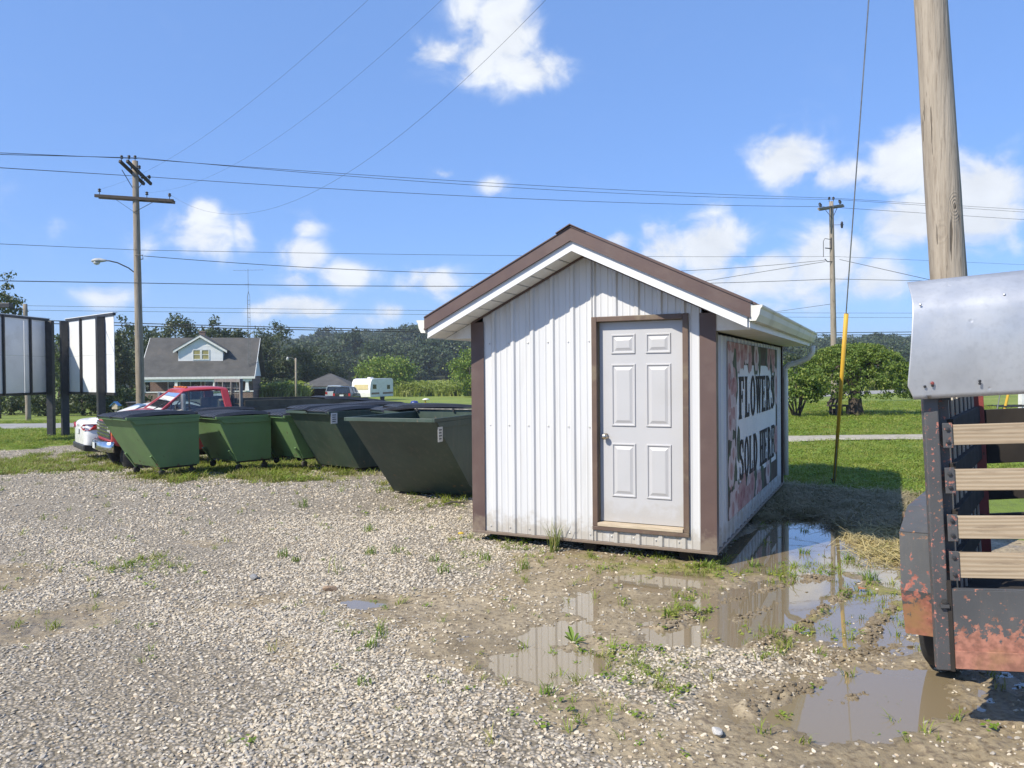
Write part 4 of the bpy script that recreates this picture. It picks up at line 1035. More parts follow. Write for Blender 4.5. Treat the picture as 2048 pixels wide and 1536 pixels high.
# ------------------------------------------------------------------ slant-front waste containers
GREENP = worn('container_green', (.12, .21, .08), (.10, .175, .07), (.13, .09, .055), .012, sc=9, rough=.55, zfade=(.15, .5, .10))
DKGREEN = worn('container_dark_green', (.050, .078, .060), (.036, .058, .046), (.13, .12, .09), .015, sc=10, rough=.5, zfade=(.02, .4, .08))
LIDM = pm('lid_black', (.030, .031, .035), (.042, .043, .048), sc=4, rough=.42, dirt=(.12, .11, .10), dsc=3, damt=.35)
STICK = pm('sticker', (.60, .60, .58), (.5, .5, .48), sc=6, rough=.5)
INK2 = pm('sticker_ink', (.08, .09, .10), rough=.6)
def container(name_label, x, y, yaw, w, k, zt, zb, Lt, mat, castered, stickers, lids, z0=None, grp='slant-front waste containers'):
    """local x: from the slanted end to the upright end, local y: away from the near side"""
    t = thing('waste_container', name_label, 'container', (x, y, gz(x, y) if z0 is None else z0), R(yaw), grp)
    H = zt
    body = MB(); th = .012
    def shell(i):
        a = [(i, i, H), (Lt - i, i, H), (Lt - i, i, zb + i), (k + i * .6, i, zb + i)]
        return a, [(p[0], w - p[1], p[2]) for p in a]
    n_o, f_o = shell(0); n_i, f_i = shell(th)
    vs = [*n_o, *f_o, *n_i, *f_i]
    body.add(vs, [(3, 2, 1, 0), (4, 5, 6, 7), (0, 4, 7, 3), (1, 2, 6, 5), (3, 7, 6, 2), (8, 9, 10, 11), (15, 14, 13, 12), (11, 15, 12, 8), (10, 9, 13, 14), (10, 14, 15, 11),
                  (0, 1, 9, 8), (5, 4, 12, 13), (4, 0, 8, 12), (1, 5, 13, 9)])
    bd_ = body.build('body', mat, t, bevel=.004)
    rim = MB(); r = .045
    rim.box2((-.03, -.022, H - r), (Lt + .02, .0, H + .006)); rim.box2((-.03, w, H - r), (Lt + .02, w + .022, H + .006))
    rim.box2((-.03, .001, H - r), (-.004, w - .001, H + .006)); rim.box2((Lt, .001, H - r), (Lt + .02, w - .001, H + .006))
    rim.ext([(.05, -.02, H - r - .002), (Lt, -.02, H - r - .002), (Lt, -.02, H - .13), (.13, -.02, H - .13)], (0, .018, 0))
    rim.build('rim', mat, t, bevel=.004)
    if castered:
        for px_ in (k + .02, Lt - .16):
            for py_ in (.06, w - .06):
                b = MB(); b.bar((px_ - (.17 if px_ < Lt / 2 else 0), py_, zb + .22), (px_ + .03, py_, .125), .06, .03); b.build('leg', mat if px_ < Lt / 2 else DARKM, t)
                cst = MB(); cst.box2((px_ - .01, py_ - .04, .10), (px_ + .09, py_ + .04, .112)); cst.box2((px_ + .015, py_ - .03, .045), (px_ + .06, py_ - .022, .10)); cst.box2((px_ + .015, py_ + .022, .045), (px_ + .06, py_ + .03, .10))
                cs = cst.build('caster', BLACKP, t)
                MB().lathe([(.02, -.025), (.06, -.022), (.068, 0), (.06, .022), (.02, .025)], 16, 'y', (px_ + .04, py_, .068)).build('caster_wheel', RUBBER, cs, smooth=True)
        MB().box2((k, .02, zb - .03), (Lt - .03, .09, zb - .001)).build('skid_rail', DARKM, t)
    else:
        for py_ in (.14, w - .14): MB().box2((k + .02, py_ - .05, .005), (Lt - .05, py_ + .05, zb)).build('skid_rail', DARKM, t)
    # fork pocket on each long side, hinge bar along the upright end
    for py_ in (-.11, w + .002): MB().box2((k * .9, py_, zb + .30), (Lt - .08, py_ + .108, zb + .43)).build('fork_pocket', mat, t, bevel=.006) if stickers == 'pocket' else None
    MB().tube([(Lt - .03, -.01, H + .035), (Lt - .03, w + .01, H + .035)], .014, 8).build('hinge_bar', BLACKP, t)
    for py_ in (.03, w * .5, w - .03): MB().box2((Lt - .05, py_ - .015, H), (Lt - .01, py_ + .015, H + .05)).build('hinge_lug', BLACKP, t)
    # ribbed plastic lids: sagging sheets hinged at the upright end
    nl = 2
    for q in range(nl):
        ya, yb = w * q / nl + .012, w * (q + 1) / nl - .012
        mode = lids[q % len(lids)]
        if mode is None: continue
        M = 12; NR = 19; V = []; 
        for i in range(M + 1):
            f = i / M
            if mode == 'shut':
                lx = Lt - .02 - f * (Lt + .05); lz = H + .04 + .035 * math.sin(PI * f) - .03 * f
            else:
                an = R(mode); ll = (Lt + .05) * f; lx = Lt - .02 - ll * math.cos(an); lz = H + .05 + ll * math.sin(an) - .10 * f * f
            for j in range(NR + 1):
                g = j / NR; yy = ya + (yb - ya) * g
                rib = .028 if (j % 4 in (1, 2)) and 0 < i < M else 0
                V.append((lx, yy, lz + rib + (.0 if 0 < j < NR else -.03)))
        Fq = [(i * (NR + 1) + j, i * (NR + 1) + j + 1, (i + 1) * (NR + 1) + j + 1, (i + 1) * (NR + 1) + j) for i in range(M) for j in range(NR)]
        l = MB().add(V, Fq).build('lid', LIDM, t); solid(l, .008)
    if stickers and stickers != 'pocket':
        for (sx, sy, sz, sw_, sh_) in stickers:
            st = MB(); 
            if sy is None:                                   # on the long near side
                st.box2((sx, -.026, sz), (sx + sw_, -.0225, sz + sh_)); so_ = st.build('sticker', STICK, t)
                ik = MB()
                for r_ in range(4): ik.box2((sx + sw_ * .2, -.0275, sz + sh_ * (.16 + .2 * r_)), (sx + sw_ * (.72 + .08 * (r_ % 2)), -.0262, sz + sh_ * (.25 + .2 * r_)))
                ik.build('printed_lines', INK2, so_, kind='stuff')
            else:                                            # on the slanted end
                a = math.atan2(k, H - zb)
                def q_(u, v, o_): return ( (H - v) / (H - zb) * k - o_ * math.cos(a), sy + u, v - o_ * math.sin(a))
                st.ext([q_(0, sz, .003), q_(sw_, sz, .003), q_(sw_, sz + sh_, .003), q_(0, sz + sh_, .003)], (-.002, 0, -.001)); so_ = st.build('sticker', STICK, t)
                ik = MB()
                for r_ in range(4): v0 = sz + sh_ * (.16 + .2 * r_); ik.add([q_(sw_ * .2, v0, .0065), q_(sw_ * .8, v0, .0065), q_(sw_ * .8, v0 + sh_ * .09, .0065), q_(sw_ * .2, v0 + sh_ * .09, .0065)], [(0, 1, 2, 3)])
                ik.build('printed_lines', INK2, so_, kind='stuff')
    return t
container('bright green slant-front container on casters, leftmost of the row beside the red pickup', -6.84, 13.68, 50.9, 1.12, .58, 1.125, .185, 1.338, GREENP, True, None, ('shut', 'shut'), z0=.0)
container('green slant-front container on casters, second from the left in the row', -5.651, 14.731, 47.2, 1.2, .40, 1.07, .188, 1.13, GREENP, True, None, ('shut', 'shut'), z0=-.0)
p3_ = P(570, 832, 15.2)
container('green slant-front container with its lit corner peeking out, third from the left', p3_.x, p3_.y, 47, 1.2, .40, p3_.z, .188, 1.13, GREENP, True, None, ('shut', 'shut'), z0=0)
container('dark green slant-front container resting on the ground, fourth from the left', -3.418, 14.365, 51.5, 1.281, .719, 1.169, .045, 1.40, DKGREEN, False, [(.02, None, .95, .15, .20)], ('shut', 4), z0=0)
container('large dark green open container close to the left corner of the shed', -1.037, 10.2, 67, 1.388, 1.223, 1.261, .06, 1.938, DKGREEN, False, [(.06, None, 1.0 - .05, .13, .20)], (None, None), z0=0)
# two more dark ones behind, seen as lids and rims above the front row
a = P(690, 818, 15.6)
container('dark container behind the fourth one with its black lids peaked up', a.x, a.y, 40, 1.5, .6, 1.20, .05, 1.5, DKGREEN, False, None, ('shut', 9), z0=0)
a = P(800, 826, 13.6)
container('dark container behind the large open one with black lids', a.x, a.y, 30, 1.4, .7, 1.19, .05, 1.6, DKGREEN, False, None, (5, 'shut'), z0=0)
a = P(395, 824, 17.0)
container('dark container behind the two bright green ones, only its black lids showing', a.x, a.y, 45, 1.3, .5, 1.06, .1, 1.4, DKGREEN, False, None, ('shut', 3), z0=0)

# ------------------------------------------------------------------ vehicles
def glass_mat(name, tint=(.55, .62, .60), dark=.35):
    m, nt, b = nmat(name); t = NT(nt); nt.nodes.remove(b)
    fr = t.n('ShaderNodeFresnel', {'IOR': 1.5}); gl = t.n('ShaderNodeBsdfGlossy', {'Color': (1, 1, 1, 1), 'Roughness': .02})
    tr_ = t.n('ShaderNodeBsdfTransparent', {'Color': (*tint, 1)})
    mx = t.n('ShaderNodeMixShader', {0: t.math('ADD', t.math('MULTIPLY', fr.outputs[0], 1.3), .04)}); t.link(tr_.outputs[0], mx.inputs[1]); t.link(gl.outputs[0], mx.inputs[2])
    t.link(mx.outputs[0], nt.nodes['Material Output'].inputs[0]); return m
GLASS = glass_mat('car_glass'); DGLASS = pm('dark_glass', (.02, .024, .026), rough=.05, spec=.8)
def paint(name, c, rough=.28, dirt=(.3, .27, .22), amt=.25):
    m = pm(name, c, tuple(x * .93 for x in c), sc=2, rough=rough, dirt=dirt, dsc=2.5, damt=amt); m.node_tree.nodes['Principled BSDF'].inputs['Coat Weight'].default_value = .5; m.node_tree.nodes['Principled BSDF'].inputs['Coat Roughness'].default_value = .08; return m
WPAINT = paint('white_car_paint', (.78, .78, .78)); RPAINT = paint('red_truck_paint', (.42, .035, .04), .4, (.35, .16, .13), .4)
TAIL = pm('tail_lamp', (.38, .02, .025), (.30, .015, .02), rough=.12, spec=.8); AMBER = pm('amber_lens', (.62, .17, .03), rough=.2); LENS = pm('clear_lens', (.62, .62, .60), (.4, .4, .4), sc=20, rough=.12, spec=.8)
PLATE = pm('number_plate', (.62, .64, .62), (.5, .53, .55), sc=14, rough=.4)
def car_wheel(par, c, r=.33, w=.22, side=1, rimmat=None):
    prof = [(r * .58, -w / 2), (r * .9, -w / 2), (r * .985, -w * .38), (r, 0), (r * .985, w * .38), (r * .9, w / 2), (r * .58, w / 2)]
    wh = MB().lathe(prof, 24, 'y', c).build('wheel', RUBBER, par, smooth=True)
    MB().lathe([(.02, side * w * .42), (r * .2, side * w * .45), (r * .3, side * w * .36), (r * .56, side * w * .44), (r * .6, side * w * .3), (.02, side * w * .2)], 20, 'y', c).build('rim', rimmat or STEEL, wh)
    return wh
def loft_car(secs_def):
    """secs_def: list of (x, [(halfwidth, z), ...]) from sill to roof; mirrored"""
    secs = []
    for x, pr in secs_def: secs.append([Vector((x, -h, z)) for h, z in pr] + [Vector((x, h, z)) for h, z in reversed(pr)])
    return MB().loft(secs)
def sub(o, lv=2):
    m = o.modifiers.new('Subdivision', 'SUBSURF'); m.levels = m.render_levels = lv; return o
# sedan: rear at x=0, nose at x=4.8; local x forward
def sedan(loc, rz, label, mat, name='white_sedan', lv=2):
    t = thing(name, label, 'car', loc, rz)
    S = [(.0, .30, .60, .86), (.03, .28, .80, .99), (.12, .26, .86, 1.04), (.55, .24, .90, 1.07), (1.0, .22, .91, 1.02), (1.8, .21, .92, .98), (2.9, .21, .92, .96), (3.5, .22, .91, .93), (4.2, .24, .88, .84), (4.6, .28, .78, .74), (4.78, .34, .62, .64)]
    d = []
    for x, zb, hw, zd in S:
        d.append((x, [(hw * .90, zb), (hw * .985, zb + (zd - zb) * .22), (hw, zb + (zd - zb) * .55), (hw * .96, zb + (zd - zb) * .84), (hw * .84, zd - .015), (hw * .5, zd + .012), (.02, zd + .018)]))
    body = sub(loft_car(d).build('body', mat, t, smooth=True), lv)
    rs = []
    for x, zt, hw, zb, tw in ((.62, 1.06, .72, 1.0, .70), (1.25, 1.33, .78, .98, .58), (1.8, 1.445, .80, .96, .55), (2.5, 1.455, .80, .95, .56), (3.0, 1.36, .79, .95, .60), (3.72, .97, .74, .92, .70)):
        rs.append((x, [(hw, zb), (hw * .5 + tw * .5 + .02, zb + (zt - zb) * .55), (tw, zt - .03), (tw * .6, zt), (.02, zt + .006)]))
    cabin = sub(loft_car(rs).build('cabin', mat, t, smooth=True), lv)
    b = MB()      # rear window, side windows, windscreen lying just proud of the cabin
    b.add([(.72, -.60, 1.075), (.72, .60, 1.075), (1.50, .50, 1.395), (1.50, -.50, 1.395)], [(0, 1, 2, 3)]); b.build('rear_window', DGLASS, t)
    b = MB(); b.add([(3.62, -.64, .985), (3.62, .64, .985), (2.72, .54, 1.43), (2.72, -.54, 1.43)], [(0, 1, 2, 3)]); b.build('windscreen', DGLASS, t)
    for sg in (-1, 1):
        b = MB(); b.add([(1.12, sg * .775, 1.02), (1.48, sg * .66, 1.33), (2.52, sg * .625, 1.385), (2.92, sg * .68, 1.27), (3.36, sg * .79, 1.0)], [(0, 1, 2, 3, 4)]); b.build('side_window', DGLASS, t)
        for x in (.95, 3.75): car_wheel(t, (x, sg * .80, .325), .325, .2, sg)
        b = MB(); q = [(-.012, .42, .86), (-.012, .74, .80), (.10, .845, .80), (.36, .905, .84), (.30, .90, .95), (.06, .80, .955), (-.0, .70, .95)]
        b.ext([(p[0] - .004, sg * p[1], p[2]) for p in q], (.03, -sg * .03, 0)); tl_ = b.build('tail_lamp', TAIL, t)
        MB().add([(-.02, sg * .52, .875), (-.0215, sg * .74, .855), (.05, sg * .832, .865), (.03, sg * .80, .905), (-.02, sg * .70, .905)], [(0, 1, 2, 3, 4)]).build('lamp_lens', LENS, tl_)
    MB().box2((-.028, -.16, .70), (-.02, .16, .83)).build('number_plate', PLATE, t)
    b = MB(); b.ext([(-.035, -.74, .30), (.10, -.86, .30), (.62, -.905, .26), (.62, -.905, .38), (.10, -.885, .47), (-.04, -.78, .47), (-.04, .78, .47), (.10, .885, .47), (.62, .905, .38), (.62, .905, .26), (.10, .86, .30), (-.035, .74, .30)], (0, 0, .001))
    sec = [[Vector((x, y, z)) for x, y, z in q] for q in ([(.02, -.78, .28), (-.018, -.76, .31), (-.022, -.76, .42), (.01, -.80, .45)], [(.02, .78, .28), (-.018, .76, .31), (-.022, .76, .42), (.01, .80, .45)])]
    MB().loft(sec).build('rear_bumper', BLACKP, t, bevel=.01)
    for sg in (-1, 1):
        sec = [[Vector(p) for p in ((.02, sg * .78, .28), (-.018, sg * .76, .31), (-.022, sg * .76, .42), (.01, sg * .80, .45))], [Vector(p) for p in ((.60, sg * .86, .22), (.60, sg * .912, .25), (.60, sg * .915, .32), (.60, sg * .88, .35))]]
        MB().loft(sec).build('bumper_corner', BLACKP, t, bevel=.01)
    MB().lathe([(.035, 0), (.035, -.006), (.01, -.008)], 12, 'x', (-.012, 0, .90)).build('emblem', BLACKP, t)
    return t
p = G(150, 903)
sc_pos = Vector((-11.05, 19.6, 0)); sc_pos.z = gz(sc_pos.x, sc_pos.y)
sedan(sc_pos, R(38), 'white sedan seen from behind, parked beyond the red pickup', WPAINT)

# red flatbed pickup: local x forward (front at x = 0, rear at -6.2), y to its left
def pickup(loc, rz):
    t = thing('red_pickup', 'faded red flatbed pickup with amber cab lights, parked behind the green containers', 'pickup truck', loc, rz)
    d = []
    for x, zb, hw, zd in ((-.52, .74, .90, 1.17), (-.54, .70, .93, 1.21), (-.62, .66, .955, 1.25), (-.95, .60, .97, 1.30), (-1.46, .55, .985, 1.37)):
        d.append((x, [(hw * .97, zb), (hw, zb + (zd - zb) * .35), (hw, zb + (zd - zb) * .72), (hw * .975, zd - .07), (hw * .90, zd - .015), (hw * .62, zd + .02), (hw * .55, zd + .045), (.02, zd + .055)]))
    loft_car(d).build('hood', RPAINT, t, smooth=False, bevel=.012)
    c = MB(); c.box2((-3.05, -.975, .48), (-1.48, .975, 1.34)); c.build('cab_lower', RPAINT, t, bevel=.04, seg=3)
    # cab upper: pillars, roof, back wall
    roof = []
    for x, zt, hw in ((-2.0, 1.845, .70), (-2.2, 1.885, .74), (-2.7, 1.90, .75), (-3.0, 1.88, .74)):
        roof.append((x, [(hw, zt - .09), (hw + .012, zt - .05), (hw - .05, zt - .008), (hw * .5, zt + .012), (.02, zt + .016)]))
    loft_car(roof).build('cab_roof', RPAINT, t, smooth=True, bevel=.008)
    for sg in (-1, 1):
        b = MB(); b.bar((-1.46, sg * .93, 1.33), (-2.05, sg * .715, 1.80), .055, .07, (0, 1, 0)); b.build('windscreen_pillar', RPAINT, t, bevel=.012)
        b = MB(); b.bar((-3.0, sg * .93, 1.32), (-2.93, sg * .735, 1.83), .06, .16, (1, 0, 0)); b.build('rear_pillar', RPAINT, t, bevel=.012)
        MB().add([(-1.56, sg * .935, 1.345), (-2.05, sg * .745, 1.80), (-2.86, sg * .745, 1.81), (-2.92, sg * .935, 1.345)], [(0, 1, 2, 3)]).build('side_window', GLASS, t)
        MB().bar((-2.12, sg * .94, 1.34), (-2.14, sg * .755, 1.80), .03, .02).build('vent_pillar', BLACKP, t)
        mb = MB(); mb.box((-1.92, sg * 1.20, 1.56), (.06, .19, .40)); m_ = mb.build('wing_mirror', STEEL, t, bevel=.015)
        MB().box((-1.955, sg * 1.20, 1.56), (.004, .165, .36)).build('mirror_glass', CHROME, m_)
        MB().tube([(-1.66, sg * .96, 1.36), (-1.90, sg * 1.18, 1.40)], .014, 6).build('mirror_arm', BLACKP, m_); MB().tube([(-1.86, sg * .84, 1.66), (-1.92, sg * 1.18, 1.72)], .012, 6).build('mirror_arm', BLACKP, m_)
        for x in (-1.12, -4.6): car_wheel(t, (x, sg * .86, .42), .42, .26, sg)
        lamp = MB(); lamp.box2((-.55, sg * .56, .93), (-.495, sg * .86, 1.12)); lamp.build('headlight', LENS, t, bevel=.01)
        MB().box2((-.522, sg * .865, .88), (-.62, sg * .96, 1.11)).build('turn_signal', AMBER, t, bevel=.01)
    MB().add([(-1.50, -.88, 1.375), (-1.50, .88, 1.375), (-2.06, .70, 1.82), (-2.06, -.70, 1.82)], [(0, 1, 2, 3)]).build('windscreen', GLASS, t)
    MB().add([(-3.02, -.80, 1.36), (-3.02, .80, 1.36), (-2.97, .70, 1.78), (-2.97, -.70, 1.78)], [(0, 1, 2, 3)]).build('back_window', GLASS, t)
    MB().box2((-3.06, -.93, .95), (-3.052, .93, 1.36)).build('cab_back', RPAINT, t)
    b = MB(); b.box2((-2.9, -.85, .9), (-2.2, -.1, 1.35)); b.box2((-2.95, -.85, 1.2), (-2.78, -.1, 1.62)); b.box2((-2.9, .1, .9), (-2.2, .85, 1.35)); b.box2((-2.95, .1, 1.2), (-2.78, .85, 1.62)); b.build('seat', pm('seat_cloth', (.22, .19, .16), rough=.9), t, bevel=.04, kind='stuff')
    b = MB(); ring = [(-1.95 + .06 * math.sin(a_) * 0 - .09 * math.cos(a_), .45 + .19 * math.sin(a_), 1.42 + .16 * math.cos(a_)) for a_ in np.linspace(0, 2 * PI, 18)]; b.tube(ring, .014, 6, False); b.build('steering_wheel', BLACKP, t)
    MB().box2((-1.75, -.88, 1.1), (-1.5, .88, 1.36)).build('dashboard', pm('dash', (.12, .10, .09), rough=.7), t, bevel=.02)
    for y in (-.52, -.26, 0, .26, .52): MB().lathe([(.04, 0), (.042, .012), (.028, .03), (.01, .034)], 10, 'z', (-2.14, y, 1.875 + .012 * (1 - abs(y)))).build('cab_light', AMBER, t)
    g = MB(); g.box2((-.555, -.86, .80), (-.50, .86, 1.15)); gr = g.build('grille', BLACKP, t, bevel=.01)
    for z in (.87, .95, 1.03, 1.10): MB().box2((-.51, -.85, z - .02), (-.485, .85, z + .012)).build('grille_bar', CHROME, gr)
    b = MB(); sec = [[Vector((-.36 - .16 * (abs(s_) / .98) ** 4 + dx, s_, z)) for dx, z in ((-.05, .52), (.02, .54), (.045, .62), (.02, .74), (-.05, .76))] for s_ in (-.98, -.8, -.5, 0, .5, .8, .98)]
    b.loft(sec); bp_ = b.build('front_bumper', CHROME, t, smooth=True)
    MB().box2((-.312, -.16, .57), (-.304, .16, .70)).build('number_plate', PLATE, bp_)
    MB().tube([(-1.53, .1, 1.40), (-1.70, .62, 1.56)], .008, 5).build('wiper', BLACKP, t)
    # bed: frame, deck, head rack with mesh, side boards
    MB().box2((-6.1, -.42, .55), (-3.05, .42, .72)).build('chassis', BLACKP, t)
    MB().box2((-6.2, -1.12, 1.05), (-3.22, 1.12, 1.12)).build('flatbed_deck', pm('bed_steel', (.10, .10, .095), (.07, .065, .06), sc=4, rough=.8), t, bevel=.01)
    RACK = pm('rack_grey', (.20, .195, .18), (.15, .14, .13), sc=6, rough=.7)
    b = MB(); fr_w = 1.05
    for y in (-fr_w, -.35, .35, fr_w): b.box2((-3.26, y - .04, 1.12), (-3.20, y + .04, 2.02))
    b.box2((-3.265, -fr_w - .04, 2.0), (-3.195, fr_w + .04, 2.08)); hr = b.build('head_rack', RACK, t)
    b = MB()
    for i in range(15): y = -fr_w + .1 + i * .135; b.box2((-3.235, y, 1.0), (-3.225, y + .01, 1.94))
    for i in range(7): z = 1.1 + i * .125; b.box2((-3.236, -fr_w, z), (-3.226, fr_w, z + .01))
    b.build('rack_mesh', RACK, hr, kind='stuff')
    BEDW = pm('bed_side', (.13, .115, .085), (.09, .08, .06), sc=3, rough=.85, dirt=(.06, .05, .04), dsc=3, damt=.6)
    for sg in (-1, 1):
        for i, z in enumerate((1.13, 1.28, 1.43)): MB().box2((-6.2, sg * 1.08 - .02, z + .003), (-3.3, sg * 1.08 + .02, z + .143)).build('side_board', BEDW, t, bevel=.004)
    for i, z in enumerate((1.13, 1.28, 1.43)): MB().box2((-6.22, -1.05, z + .003), (-6.18, 1.05, z + .143)).build('side_board', BEDW, t, bevel=.004)
    return t
PK = Vector((-9.55, 16.9, 0)); PK.z = gz(PK.x, PK.y) - .11
pickup(PK, R(180 + 36))

# ------------------------------------------------------------------ utility poles
ARMM = pm('arm_wood', (.05, .042, .036), (.075, .06, .05), sc=3, rough=.9)
INSUL = pm('insulator', (.03, .028, .03), rough=.25); LAMPG = pm('lamp_grey', (.42, .43, .42), (.3, .31, .3), sc=6, rough=.5)
WIREM = pm('cable_black', (.018, .018, .02), rough=.6)
def insulator(par, x, y, z, s=1.):
    MB().lathe([(.012 * s, 0), (.012 * s, .10 * s), (.05 * s, .11 * s), (.062 * s, .15 * s), (.03 * s, .165 * s), (.055 * s, .185 * s), (.055 * s, .215 * s), (.02 * s, .24 * s)], 10, 'z', (x, y, z)).build('insulator', INSUL, par, smooth=True)
def pole_mb(H, r0, r1, lean=(0, 0), n=14, wob=.004):
    pts = []; rs = []
    for i in range(n + 1):
        f = i / n; pts.append((lean[0] * f * H + random.uniform(-wob, wob), lean[1] * f * H, -.5 * (1 - f) * (i == 0) + f * H)); rs.append(r0 + (r1 - r0) * f + random.uniform(-wob, wob))
    return MB().tube(pts, rs, 18)
def weathered_pole(name, c1, c2, dark):
    m, nt, b = nmat(name); t = NT(nt); v = t.coord((1, 1, 1)); vs = t.coord((10, 10, .55)); vc = t.coord((26, 26, .8))
    col = t.mix(t.ramp(t.noise(vs, 1.6, 6, .65), .32, .68), c1, c2)
    col = t.mix(t.math('MULTIPLY', t.ramp(t.noise(vs, 4.5, 5, .7), .5, .68), .6), col, dark)
    crack = t.ramp(t.noise(vc, 1.1, 3, .5), .66, .70); col = t.mix(t.math('MULTIPLY', crack, .8), col, tuple(x * .35 for x in dark))
    vk = t.n('ShaderNodeTexVoronoi', {'Vector': t.coord((3.4, 3.4, 1.5)), 'Scale': 1.0, 'Randomness': 1.0}).outputs['Distance']
    ring = t.math('MULTIPLY', t.ramp(vk, .30, .10), t.math('ADD', .5, t.math('MULTIPLY', t.math('SINE', t.math('MULTIPLY', t.math('ADD', vk, t.math('MULTIPLY', t.noise(v, 14, 3), .05)), 120)), .5)))
    col = t.mix(t.math('MULTIPLY', ring, .35), col, dark); col = t.mix(t.math('MULTIPLY', t.ramp(vk, .055, .03), .8), col, tuple(x * .5 for x in dark))
    t.link(col, b.inputs['Base Color']); b.inputs['Roughness'].default_value = .92; b.inputs['Specular IOR Level'].default_value = .2
    h = t.math('SUBTRACT', t.noise(vs, 3, 5, .65), t.math('ADD', t.math('MULTIPLY', crack, .8), t.math('MULTIPLY', ring, .3)))
    t.link(t.bump(h, .7, .02), b.inputs['Normal']); return m
POLEBIG = weathered_pole('big_pole_wood', (.40, .345, .275), (.30, .255, .20), (.17, .135, .10))
POLEM = weathered_pole('pole_wood', (.33, .285, .23), (.24, .205, .16), (.13, .105, .08))
# left pole with two tiers of arms and a street lamp
pL = P(281.5, 800, 30); pL.z = gz(pL.x, pL.y)
HL = P(277, 322, 30).z - pL.z
lp1 = thing('utility_pole', 'tall wooden utility pole with a dark cross arm and street lamp, beside the house', 'utility pole', pL)
lx = -.0075
pole_mb(HL, .17, .105, (lx, 0)).build('pole', POLEM, lp1, smooth=True)
def zl(y_px): return P(280, y_px, 30).z - pL.z
adir_ = Vector((1, .10, 0)).normalized()
za = zl(399); cx = lx * za
arm = MB(); A0, A1 = Vector((cx, -.13, za)) - adir_ * 1.46 + Vector((0, 0, .10)), Vector((cx, -.13, za)) + adir_ * 1.46 - Vector((0, 0, .06))
arm.bar(A0, A1, .09, .115); ar = arm.build('cross_arm', ARMM, lp1, bevel=.008)
MB().bar(A0 + Vector((.02, .26, 0)), A1 + Vector((-.06, .26, 0)), .09, .115).build('cross_arm', ARMM, lp1, bevel=.008)
for f in (.06, .66, .95):
    q = A0.lerp(A1, f); insulator(lp1, q.x, q.y, q.z + .05)
for sg, f in ((-1, .24), (1, .76)): q = A0.lerp(A1, f); MB().bar((q.x, q.y + .02, q.z - .05), (cx, -.15, za - .52), .03, .012).build('arm_brace', BLACKP, lp1)
zt = zl(345)
for oy in (-.12, .16):
    a0, a1 = Vector((-.13, -.7, zt + .26)), Vector((.12, .7, zt - .28))
    MB().bar(a0 + Vector((lx * zt + oy, 0, 0)), a1 + Vector((lx * zt + oy, 0, 0)), .09, .115).build('cross_arm', ARMM, lp1, bevel=.008)
    for f in (.08, .5, .92): q = a0.lerp(a1, f) + Vector((lx * zt + oy, 0, .05)); insulator(lp1, q.x, q.y, q.z)
for sg in (-1, 1): MB().bar((lx * zt + sg * .22, sg * .6, zt - sg * -.05), (lx * zt + sg * .1, 0, zt - .62), .025, .012).build('arm_brace', BLACKP, lp1)
insulator(lp1, lx * HL, 0, HL - .02)
zs_ = zl(555); lamp_arm = MB().tube([(-.12, -.02, zs_), (-.14, -.04, zs_ + .18), (-.35, -.08, zs_ + .36), (-.75, -.14, zs_ + .56), (-1.05, -.18, zs_ + .63), (-1.2, -.2, zs_ + .64)], .024, 8).build('lamp_arm', BLACKP, lp1, smooth=True)
hd_ = MB().loft([[Vector((-1.12 - x, -.2 + w_ * math.cos(a), zs_ + .635 + zo + h_ * math.sin(a) * (1 if math.sin(a) > 0 else .8))) for a in np.linspace(0, 2 * PI, 14)[:-1]] for x, w_, h_, zo in ((0, .03, .03, 0), (.10, .06, .055, .0), (.26, .13, .09, .01), (.42, .15, .10, 0), (.54, .12, .07, -.01), (.6, .04, .03, -.02))])
hd_ = hd_.build('lamp_head', LAMPG, lp1, smooth=True)
MB().lathe([(.01, -.11), (.09, -.08), (.125, -.02), (.12, .0)], 14, 'z', (-1.53, -.2, zs_ + .58)).build('lamp_lens', LENS, hd_, smooth=True)
MB().tube([(lx * 6, -.17, zl(512) ), (.26, -.2, zl(512)), (.26, -.2, zl(520)), (.16, -.18, zl(520))], .02, 6).build('service_hook', BLACKP, lp1)
# right pole: slanted double arm, small transformer gear
pR = P(1669.5, 804, 44); pR.z = gz(pR.x, pR.y)
HR_ = P(1663, 403, 44).z - pR.z
rp1 = thing('utility_pole', 'weathered utility pole with a slanted double cross arm, behind the spreading tree', 'utility pole', pR)
rx = -.014
pole_mb(HR_, .185, .115, (rx, 0)).build('pole', POLEM, rp1, smooth=True)
def zr(y_px): return P(1664, y_px, 44).z - pR.z
zt = zr(416)
for oy in (-.15, .15):
    a0, a1 = Vector((-1.0 + rx * zt + oy * .6, -.7 + oy, zt - .22)), Vector((.98 + rx * zt + oy * .6, .7 + oy, zt + .28))
    MB().bar(a0, a1, .09, .115).build('cross_arm', POLEM, rp1, bevel=.008)
    for f in (.06, .86): q = a0.lerp(a1, f); insulator(rp1, q.x, q.y, q.z + .05, 1.2)
    insulator(rp1, rx * HR_ + oy * .8, 0, HR_ - .02, 1.2)
for f in (.25, .72): MB().bar(a0.lerp(a1, f) - Vector((0, 0, .06)), (rx * zt, -.13, zt - .62), .03, .012).build('arm_brace', BLACKP, rp1)
zc = zr(450); MB().tube([(rx * zc, 0, zc), (.34, -.05, zc)], .012, 6).build('cutout_bracket', BLACKP, rp1)
MB().lathe([(.01, -.2), (.06, -.18), (.05, -.1), (.09, -.08), (.05, -.04), (.1, .0), (.06, .06), (.08, .1), (.02, .2)], 10, 'z', (.42, -.05, zc)).build('lightning_arrester', INSUL, rp1, smooth=True)
zq = zr(492)
